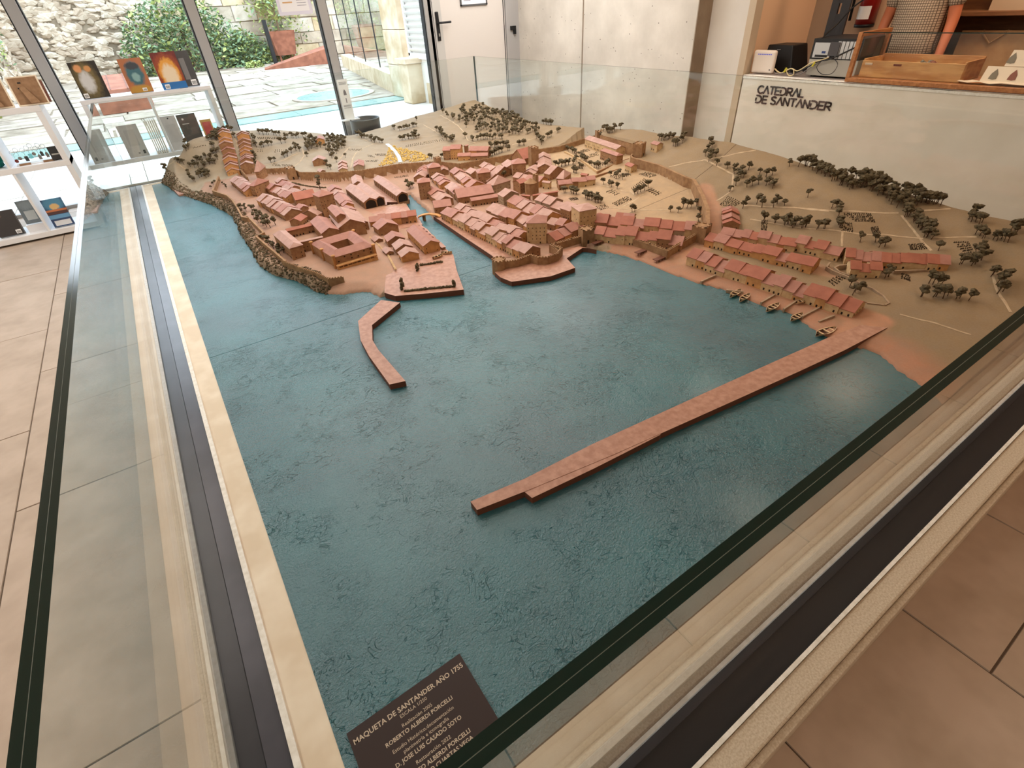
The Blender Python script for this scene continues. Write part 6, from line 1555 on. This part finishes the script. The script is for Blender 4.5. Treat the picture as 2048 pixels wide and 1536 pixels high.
# ================================================================ the person behind the counter
def skin_chain(name, verts, edges, radii, m, parent, sub=2, smooth=True):
    bm = bmesh.new(); lay = bm.verts.layers.skin.verify(); bv_ = []
    for v, r in zip(verts, radii):
        q = bm.verts.new(v); q[lay].radius = r if isinstance(r, tuple) else (r, r); bv_.append(q)
    bv_[0][lay].use_root = True
    for a_, b_ in edges: bm.edges.new((bv_[a_], bv_[b_]))
    me = bpy.data.meshes.new(name); bm.to_mesh(me); bm.free(); o = link(name, me, parent)
    md = o.modifiers.new('skin', 'SKIN'); md.use_smooth_shade = True
    ss = o.modifiers.new('sub', 'SUBSURF'); ss.levels = sub; ss.render_levels = sub
    me.materials.append(m); return o
def checked():
    t = NT('checked_shirt'); sp = t.new('ShaderNodeSeparateXYZ'); t.lk(t.tc.outputs['Object'], sp.inputs[0])
    def stripe(s): 
        return t.math('LESS_THAN', t.math('FRACT', t.math('MULTIPLY', s, 62.0)), 0.26)
    k = t.math('MAXIMUM', stripe(sp.outputs[1]), stripe(sp.outputs[2]))
    t.lk(t.mix(k, srgb(198, 180, 156), srgb(104, 88, 76)), t.b.inputs['Base Color']); t.b.inputs['Roughness'].default_value = .85
    t.bump(t.noise(14, 3), .4, .02); return t.m
pr = empty('person', (5.40, 2.25, FLOOR)); tag(pr, 'person in a checked short-sleeved shirt standing behind the counter, arm hanging down', 'person')
skinm = mat('skin', srgb(206, 124, 88), rough=.5); shirt = checked(); trs = mat('trousers', srgb(62, 60, 66), rough=.8); hairm = mat('hair', srgb(72, 56, 44), rough=.7, bump=.5, bscale=120, bdist=.004); shoe = mat('shoe_leather', srgb(40, 30, 26), rough=.4)
S_ = 1.0
def V(*a): return tuple(S_*x for x in a)
# one continuous body: pelvis, spine, neck, head, arms and legs (facing -x)
bv = [V(0, 0, .88), V(0, 0, 1.02), V(-.01, 0, 1.20), V(0, 0, 1.36), V(.005, 0, 1.44), V(-.02, 0, 1.50), V(-.035, 0, 1.60), V(-.03, 0, 1.68),
      V(0, -.19, 1.36), V(.01, -.235, 1.10), V(-.05, -.25, .87), V(-.06, -.25, .81), V(0, .19, 1.36), V(.0, .24, 1.10), V(-.10, .22, .90), V(-.13, .21, .84),
      V(0, -.095, .80), V(-.01, -.10, .46), V(.02, -.10, .09), V(-.02, -.10, .04), V(-.13, -.11, .03), V(0, .095, .80), V(-.01, .10, .46), V(.02, .10, .09), V(-.02, .10, .04), V(-.13, .11, .03)]
be = [(0, 1), (1, 2), (2, 3), (3, 4), (4, 5), (5, 6), (6, 7), (3, 8), (8, 9), (9, 10), (10, 11), (3, 12), (12, 13), (13, 14), (14, 15), (0, 16), (16, 17), (17, 18), (18, 19), (19, 20), (0, 21), (21, 22), (22, 23), (23, 24), (24, 25)]
br_ = [(.135, .16), (.125, .155), (.125, .165), (.10, .15), .055, .052, (.085, .072), (.075, .062), .055, .042, .030, .026, .055, .042, .030, .026, .085, .056, .040, .042, .035, .085, .056, .040, .042, .035]
body = skin_chain('body', bv, be, br_, skinm, pr)
# clothes follow the same skeleton, slightly wider
sv_ = [V(0, 0, .76), V(0, 0, 1.02), V(-.01, 0, 1.20), V(0, 0, 1.36), V(.003, 0, 1.425), V(0, -.19, 1.365), V(.008, -.225, 1.17), V(0, .19, 1.365), V(.0, .228, 1.17)]
skin_chain('shirt', sv_, [(0, 1), (1, 2), (2, 3), (3, 4), (3, 5), (5, 6), (3, 7), (7, 8)], [(.165, .205), (.160, .195), (.145, .185), (.115, .165), .062, .070, .062, .070, .062], shirt, pr)
tv = [V(0, 0, .98), V(0, 0, .86), V(0, -.095, .78), V(-.01, -.10, .46), V(.02, -.10, .08), V(0, .095, .78), V(-.01, .10, .46), V(.02, .10, .08)]
skin_chain('trousers', tv, [(0, 1), (1, 2), (2, 3), (3, 4), (1, 5), (5, 6), (6, 7)], [(.145, .17), (.145, .17), .105, .072, .060, .105, .072, .060], trs, pr)
for s in (-1, 1):
    mb = MB(); mb.blob((-.065, s*.105, .045), .075, sub=2, amp=.05, sq=(1.75, .72, .62)); o = mb.build('shoe', shoe, pr, True)
for s in (-1, 1):   # hands with five fingers
    w = Vector(V(-.06, -.25, .81)) if s < 0 else Vector(V(-.13, .21, .84)); dirv = Vector((-.10, 0, -.99)) if s < 0 else Vector((-.75, -.05, -.66)); dirv.normalize(); side = Vector((-.97, 0, .1)) if s < 0 else Vector((-.3, -.9, .2)); side = (side-dirv*side.dot(dirv)).normalized(); nrm = dirv.cross(side)
    vs = [tuple(w), tuple(w+dirv*.045), tuple(w+dirv*.085)]; es = [(0, 1), (1, 2)]; rs = [(.026, .020), (.036, .018), (.034, .015)]
    hd_ = skin_chain('hand', vs, es, rs, skinm, pr)
    for f_, (o_, L_) in enumerate(((-.028, .070), (-.010, .080), (.009, .076), (.027, .058))):
        b0 = w+dirv*.075+side*o_; cur = nrm*(.012*s)
        pts = [tuple(b0), tuple(b0+dirv*L_*.5+cur*.3), tuple(b0+dirv*L_*.82+cur*1.1), tuple(b0+dirv*L_+cur*2.0)]
        skin_chain('finger', pts, [(0, 1), (1, 2), (2, 3)], [.009, .0085, .0075, .006], skinm, hd_, 1)
    b0 = w+dirv*.03+side*-.026; pts = [tuple(b0), tuple(b0-side*.022+dirv*.03), tuple(b0-side*.026+dirv*.058)]
    skin_chain('thumb', pts, [(0, 1), (1, 2)], [.012, .010, .0075], skinm, hd_, 1)
hc = Vector(V(-.035, 0, 1.60))
mb = MB(); mb.blob((hc.x+.012, 0, hc.z+.035), .098, sub=3, amp=.10, sq=(1.05, .86, .95)); hair_o = mb.build('hair', hairm, pr, True)
fc = MB()
fc.blob((hc.x-.105, 0, hc.z-.012), .017, sub=2, amp=.05, sq=(1.0, .8, 1.5)); fc.build('nose', skinm, pr, True)
for s in (-1, 1):
    MB().blob((hc.x-.088, s*.030, hc.z+.012), .0115, sub=2, amp=0).build('eye', white_l, pr, True); MB().blob((hc.x-.097, s*.030, hc.z+.012), .0055, sub=1, amp=0).build('pupil', black_l, pr, True)
    MB().blob((hc.x+.005, s*.080, hc.z-.005), .026, sub=2, amp=.1, sq=(.7, .35, 1.2)).build('ear', skinm, pr, True)
MB().blob((hc.x-.086, 0, hc.z-.052), .018, sub=2, amp=.05, sq=(.5, 1.4, .32)).build('mouth', mat('lips', srgb(160, 84, 72), rough=.5), pr, True)
# ================================================================ courtyard outside the windows
pale = mat('paving_pale', srgb(222, 214, 204), srgb(200, 192, 180), scale=5, rough=.8, bump=.2, bscale=60)
stone_f = [mat('paving_stone_'+n_, srgb(*a), srgb(*b), scale=3, rough=.9, bump=.5, bscale=14, bdist=.02) for n_, a, b in (('a', (178, 166, 150), (140, 126, 110)), ('b', (190, 178, 162), (152, 138, 120)), ('c', (170, 156, 138), (130, 116, 98)))]
stone_w = [mat('wall_stone_'+n_, srgb(*a), srgb(*b), scale=2.2, rough=.95, bump=.6, bscale=9, bdist=.03) for n_, a, b in (('a', (206, 192, 172), (168, 152, 132)), ('b', (214, 202, 184), (184, 168, 148)), ('c', (196, 178, 156), (160, 142, 122)), ('d', (216, 196, 160), (186, 162, 128)))]
mortar = mat('mortar', srgb(150, 136, 116), srgb(120, 106, 88), scale=6, rough=.95)
corten = mat('corten_steel', srgb(158, 100, 76), srgb(128, 78, 58), scale=5, rough=.8, bump=.2, bscale=30)
gglass = mat('walkway_glass', srgb(150, 186, 184), srgb(132, 170, 168), scale=3, rough=.15, spec=.6)
leaf = [mat('leaf_'+n_, srgb(*a), srgb(*b), scale=8, rough=.8) for n_, a, b in (('dark', (138, 160, 122), (92, 116, 82)), ('light', (178, 186, 112), (140, 152, 84)))]
OY = YW1+0.09
yd = MB().box((-12, OY, FLOOR-.12), (14, 40, FLOOR-.03)).build('ground', mortar); tag(yd, kind='structure')
# pale tiles next to the room
pv = empty('pavement', (0, 0, 0)); tag(pv, kind='structure')
me_t = MB().box((0, 0, -.03), (1.192, .86, 0)).mesh('tile', pale)
for i in range(-6, 6):
    for j in range(4):
        o = link('tile', me_t, pv); o.location = (-.2+i*1.2, OY+.02+j*.868, FLOOR+rnd.uniform(-.003, .001))
ws = empty('walkway_strip', (0, 0, 0)); tag(ws, kind='structure')
me_g = MB().box((0, 0, -.03), (1.49, .62, 0)).mesh('glass_panel', gglass)
for i in range(-5, 5): o = link('glass_panel', me_g, ws); o.location = (-.6+i*1.5, 10.40, FLOOR)
# worn flagstones
fg = empty('courtyard_floor', (0, 0, 0)); tag(fg, kind='structure')
y = 11.06; ri = 0
while y < 25.2:
    hgt = rnd.uniform(.75, 1.15); x = -4.2+rnd.uniform(0, .6)
    while x < 7.4:
        w = rnd.uniform(1.0, 2.0)
        if x < 4.9+(y-11)*.19:
            e_ = .02; a = [rnd.uniform(-.025, .025) for _ in range(8)]
            mb = MB(); mb.prism([(x+e_+a[0], y+e_+a[1]), (x+w*.5, y+e_+a[6]*.8), (x+w-e_+a[2], y+e_+a[3]), (x+w-e_+a[4], y+hgt-e_+a[5]), (x+w*.45, y+hgt-e_+a[7]*.8), (x+e_+a[6], y+hgt-e_+a[7])], FLOOR-.05, FLOOR+rnd.uniform(-.012, .012))
            mb.build('stone', stone_f[rnd.randrange(3)], fg)
        x += w
    y += hgt; ri += 1
# round skylight
e = empty('round_skylight', (3.62, 12.35, FLOOR+.015)); tag(e, 'round pale green glass light set into the courtyard floor', 'skylight')
MB().lathe([(.86, -.02), (.86, .006), (.76, .006), (.76, -.02)], 40).build('stone_ring', stone_f[1], e); MB().lathe([(.76, 0), (.01, .001)], 40).build('glass_disc', gglass, e); k = MB(); k.box((-.006, -.75, .002), (.006, .75, .004)); k.build('joint', M['aluminium'], e)
# back wall: squared blocks to the right, rubble to the left
WY = 25.2; WT = 4.3
bwl = MB().box((-3.2, WY+.05, FLOOR-.1), (12, WY+.7, WT)).build('wall_courtyard_back', mortar); tag(bwl, kind='structure')
z = FLOOR
while z < 3.4:
    hgt = rnd.uniform(.34, .52); x = 1.0+rnd.uniform(-.3, .3)
    while x < 10.5:
        w = rnd.uniform(.55, 1.2); q = rnd.uniform(-.03, .03)
        a = [rnd.uniform(-.02, .02) for _ in range(8)]; f_ = WY+q; e_ = .018
        mb = MB(); mb.add([(x+e_+a[0], f_, z+e_+a[1]), (x+w-e_+a[2], f_, z+e_+a[3]), (x+w-e_+a[4], f_, z+hgt-e_+a[5]), (x+e_+a[6], f_, z+hgt-e_+a[7]), (x, WY+.06, z), (x+w, WY+.06, z), (x+w, WY+.06, z+hgt), (x, WY+.06, z+hgt)], [(0,1,2,3),(0,4,5,1),(1,5,6,2),(2,6,7,3),(3,7,4,0)])
        mb.build('stone', stone_w[rnd.choice((0, 0, 1, 1, 2, 3))], bwl); x += w
    z += hgt
def rubble(name, N, place, seed):
    r_ = random.Random(seed); mbs = MB()
    for i in range(N):
        c, s, M_ = place(r_); mbs.blob((0, 0, 0), 1, sub=1, amp=.5, seed=i)
        n0 = len(mbs.v)-len(ICO[1][0])
        for k_ in range(n0, len(mbs.v)):
            v = M_ @ Vector((mbs.v[k_][0]*s[0], mbs.v[k_][1]*s[1], mbs.v[k_][2]*s[2])); mbs.v[k_] = (c[0]+v.x, c[1]+v.y, c[2]+v.z)
        nf_ = len(ICO[1][1]); mbs.mi[-nf_:] = [r_.randrange(3)]*nf_
    return mbs
rb1 = rubble('r', 900, lambda r_: ((r_.uniform(-2.9, 1.5), WY+.03, r_.uniform(FLOOR, 3.9)), (r_.uniform(.10, .26), .07, r_.uniform(.06, .13)), Matrix.Rotation(r_.uniform(-.2, .2), 3, 'Y')), 5)
tag(rb1.build('rubble_stones', stone_w[:3], bwl), kind='stuff')
tag(MB().box((1.0, WY-.0, 3.4), (12, WY+.06, WT)).build('upper_courses', stone_w[0], bwl), kind='stuff')
lw = MB().box((-3.4, OY+.2, FLOOR-.1), (-2.75, WY+.6, WT)).build('wall_courtyard_left', mortar); tag(lw, kind='structure')
rb2 = rubble('r', 900, lambda r_: ((-2.74, r_.uniform(OY+.3, WY), r_.uniform(FLOOR, 3.0)), (.07, r_.uniform(.14, .36), r_.uniform(.08, .17)), Matrix.Rotation(r_.uniform(-.1, .1), 3, 'X')), 6)
tag(rb2.build('rubble_stones', stone_w[:3], lw), kind='stuff')
# climbing plants and bushes
def foliage(n, fn, r, seed, light=.3, sub=1):
    r_ = random.Random(seed); mb = MB()
    for i in range(n):
        c = fn(r_); rr = r*r_.uniform(.6, 1.3); a, b_ = r_.uniform(0, 6.28), r_.uniform(-.9, .9)
        d1 = Vector((math.cos(a), math.sin(a), b_)).normalized()*rr; d2 = d1.cross(Vector((r_.uniform(-1, 1), r_.uniform(-1, 1), 1))).normalized()*rr*.45
        C_ = Vector(c); mb.add([C_-d1, C_+d2, C_+d1, C_-d2+Vector((0, 0, rr*.2))], [(0, 1, 2, 3)], 1 if r_.random() < light else 0)
    return mb
def bush(label, c, R, n, seed, light=.3, cat='bush', name='bush', r=.07):
    e = empty(name, c); tag(e, label, cat)
    def fn(r_):
        while True:
            p = Vector((r_.uniform(-1, 1), r_.uniform(-1, 1), r_.uniform(-.1, 1)))
            if .45 < p.length < 1: return (p.x*R[0], p.y*R[1], p.z*R[2])
    foliage(n, fn, r, seed, light).build('foliage', leaf, e)
    MB().tube([(0, 0, 0), (.05, .02, R[2]*.4), (-.05, 0, R[2]*.7)], [.05, .04, .02], 6).build('stem', mat('bark', srgb(96, 76, 58)), e)
    return e
c = onz(375, 145, FLOOR); bush('large grey green bush against the stone wall behind the books', (2.3, 24.2, FLOOR), (2.2, .75, 2.3), 5200, 11, .25, r=.09)
bush('lower green bush at the right foot of the large bush', (4.3, 24.5, FLOOR), (.9, .5, 1.15), 1500, 12, .35, r=.08)
bush('small light green plants at the foot of the stone wall', (5.3, 24.7, FLOOR), (.8, .35, .55), 900, 13, .8, r=.07)
bush('yellow green tuft between the flagstones', (4.15, 23.0, FLOOR), (.35, .3, .22), 220, 14, .9, r=.06)
for (yy, zz, R, n, s) in ((9.5, .5, (.15, 1.0, .9), 1100, 21), (12.5, .2, (.2, 1.4, 1.0), 1300, 22), (17, 1.0, (.2, 2.0, .9), 1300, 23), (21, 1.4, (.2, 2.0, .8), 900, 24)):
    e = empty('climbing_plant', (-2.62, yy, zz)); tag(e, {21: 'climbing plant lowest on the left courtyard wall, behind the key rings', 22: 'yellow green climber on the left wall above the picture frames', 23: 'green climber higher up along the left courtyard wall', 24: 'climber at the far end of the left courtyard wall'}[s], 'climbing plant')
    foliage(n, lambda r_: (abs(r_.gauss(0, .08)), r_.gauss(0, .5)*R[1], r_.gauss(0, .45)*R[2]), .055, s, .65).build('foliage', leaf, e)
e = empty('climbing_plant', (5.9, 25.1, 1.5)); tag(e, 'light green creeper on the stone wall above the rusty planter', 'climbing plant'); foliage(1000, lambda r_: (r_.gauss(0, .55), -abs(r_.gauss(0, .1)), r_.gauss(0, .8)), .07, 31, .8).build('foliage', leaf, e)
# rusted steel furniture
p = onz(573, 117, FLOOR); px_, py_ = p.x, min(p.y, 24.3)
s_ = py_/p.y; px_ *= s_
e = empty('rusty_planter', (px_, py_, FLOOR)); tag(e, 'tapered rusty steel planter on short legs with a young tree', 'planter')
mb = MB(); a_, b_ = .34, .46
mb.v = [(-a_,-a_,.22),(a_,-a_,.22),(a_,a_,.22),(-a_,a_,.22),(-b_,-b_,.98),(b_,-b_,.98),(b_,b_,.98),(-b_,b_,.98),(-b_+.04,-b_+.04,.98),(b_-.04,-b_+.04,.98),(b_-.04,b_-.04,.98),(-b_+.04,b_-.04,.98),(-b_+.05,-b_+.05,.9),(b_-.05,-b_+.05,.9),(b_-.05,b_-.05,.9),(-b_+.05,b_-.05,.9)]
mb.f = [(0,3,2,1)]+[(i,(i+1)%4,4+(i+1)%4,4+i) for i in range(4)]+[(4+i,4+(i+1)%4,8+(i+1)%4,8+i) for i in range(4)]+[(8+i,8+(i+1)%4,12+(i+1)%4,12+i) for i in range(4)]+[(12,13,14,15)]; mb.mi = [0]*len(mb.f)
mb.build('pot', corten, e)
for sx in (-1, 1):
    for sy in (-1, 1): MB().box((sx*.26-.03, sy*.26-.03, 0), (sx*.26+.03, sy*.26+.03, .24)).build('leg', corten, e)
MB().tube([(0, 0, .9), (.03, 0, 1.5), (-.02, 0, 2.2)], [.035, .028, .015], 6).build('stem', mat('bark2', srgb(110, 90, 66)), e)
foliage(700, lambda r_: (r_.gauss(0, .42), r_.gauss(0, .3), 2.2+r_.gauss(0, .5)), .09, 41, .7).build('foliage', leaf, e)
e = empty('rusty_ramp', (4.1, 21.2, FLOOR)); tag(e, 'long wedge of rusty steel rising to the right across the courtyard', 'ramp')
bevel(MB().add([(0,0,0),(2.3,-.55,0),(2.5,.9,0),(.15,.7,0),(0,0,.03),(2.3,-.55,.50),(2.5,.9,.50),(.15,.7,.03)], [(0,3,2,1),(4,5,6,7),(0,1,5,4),(1,2,6,5),(2,3,7,6),(3,0,4,7)]).build('wedge', corten, e), .01)
p = onz(553, 131, FLOOR); e = empty('post', (p.x*.99, p.y*.99, FLOOR)); tag(e, 'thin dark steel post left of the rusty planter', 'post'); MB().box((-.06, -.06, 0), (.06, .06, 1.35)).build('shaft', M['black'], e); MB().box((-.1, -.1, 0), (.1, .1, .012)).build('foot', M['black'], e)
e = empty('rusty_bench', (-.62, 14.3, FLOOR)); tag(e, 'rusty steel block bench behind the white bookshelf', 'bench')
bevel(MB().add([(0,0,0),(.95,.05,0),(1.0,1.2,0),(.05,1.15,0),(.02,0,.42),(.93,.05,.42),(.98,1.2,.62),(.07,1.15,.62)], [(0,3,2,1),(4,5,6,7),(0,1,5,4),(1,2,6,5),(2,3,7,6),(3,0,4,7)]).build('block', corten, e), .01)
for q in (.32, .62): MB().add([(q,.02,.428),(q+.015,.02,.428),(q+.03,1.17,.626),(q+.015,1.17,.626),(q,.02,.40),(q+.015,.02,.40),(q+.03,1.17,.60),(q+.015,1.17,.60)], [(0,1,2,3),(0,4,5,1),(3,2,6,7)]).build('groove', M['quayside'], e)
# low wall with a glass balustrade, stone pier, white house wall with louvres
def along(a, b, w, z0, z1, name, m, parent=None):
    a, b = Vector(a), Vector(b); d = (b-a).normalized(); n_ = Vector((-d.y, d.x))*w/2
    return MB().prism([tuple(a-n_), tuple(b-n_), tuple(b+n_), tuple(a+n_)], z0, z1).build(name, m, parent)
A_, B_ = (4.66, 11.1), (6.2, 18.9)
lowm = mat('lowwall_stone', srgb(214, 196, 168), srgb(186, 164, 132), scale=3, rough=.9, bump=.4, bscale=12)
o = along(A_, B_, .26, FLOOR, FLOOR+.34, 'wall_courtyard_right', lowm); tag(o, kind='structure')
bl = empty('glass_balustrade', (5.4, 15, FLOOR+.34)); tag(bl, 'tall greenish glass panels standing on the low courtyard wall', 'glass balustrade')
gpm = thin_glass('green_glass', (.80, .90, .87), .06)
Av, Bv = Vector(A_), Vector(B_)
for i in range(4):
    a, b = Av.lerp(Bv, i/4+.004), Av.lerp(Bv, (i+1)/4-.004)
    mb = MB(); mb.add([(a.x, a.y, FLOOR+.35), (b.x, b.y, FLOOR+.35), (b.x, b.y, 2.6), (a.x, a.y, 2.6)], [(0, 1, 2, 3)]); o = mb.build('glass_panel', gpm, bl); o.location = -Vector(bl.location)
    o = MB().box((b.x-.012, b.y-.012, FLOOR+.35), (b.x+.012, b.y+.012, 2.6)).build('joint', gask, bl); o.location = -Vector(bl.location)
pier_m = mat('pier_stone', srgb(222, 204, 178), srgb(184, 158, 122), scale=2.5, rough=.9, bump=.3, bscale=10)
e = empty('stone_pier', (4.62, 10.62, FLOOR)); tag(e, 'stained pale stone gate pier beside the white louvred wall', 'pier')
for i in range(6): bevel(MB().box((-.16+rnd.uniform(-.01, .01), -.35, i*.55+.002), (.5, .45, i*.55+.545)).build('stone', pier_m, e), .01)
bevel(MB().box((-.30, -.62, 2.0), (.5, .45, 2.3)).build('capital', pier_m, e), .03)
e = empty('stone_plinth', (4.32, 9.80, FLOOR)); tag(e, 'weathered stone block at the foot of the white wall', 'stone block')
bevel(MB().box((-.10, -.16, 0), (.3, .22, .62)).build('block', pier_m, e), .015); bevel(MB().box((-.14, -.2, .62), (.3, .26, .70)).build('cap', pier_m, e), .01)
hw_ = MB().box((4.50, OY, FLOOR), (4.75, 10.02, 3.0)).build('wall_outer_white', mat('outer_plaster', srgb(226, 220, 212), rough=.9)); tag(hw_, kind='structure')
MB().box((4.485, OY, FLOOR), (4.50, 9.5, FLOOR+.32)).build('dado', pier_m, hw_)
lo = empty('louvre_shutter', (4.48, 9.56, onx(850, 116, 4.46).z+.04)); tag(lo, 'white louvred shutter on the wall outside the door', 'shutter')
f = MB(); f.box((-.03, -.44, -.02), (.01, -.38, 2.2)); f.box((-.03, .38, -.02), (.01, .44, 2.2)); f.box((-.03, -.44, -.06), (.01, .44, .02)); f.build('frame', M['white'], lo)
lm = MB(); M_ = Matrix.Rotation(.6, 4, 'Y'); lm.box((-.05, -.38, -.006), (.05, .38, .006), 0, M_); lme = lm.mesh('slat', M['white'])
for i in range(24): o = link('slat', lme, lo); o.location = (-.005, 0, .06+i*.088)
tag(MB().box((12, OY, FLOOR-.1), (12.5, 40, 3)).build('wall_courtyard_far', mortar), kind='structure')
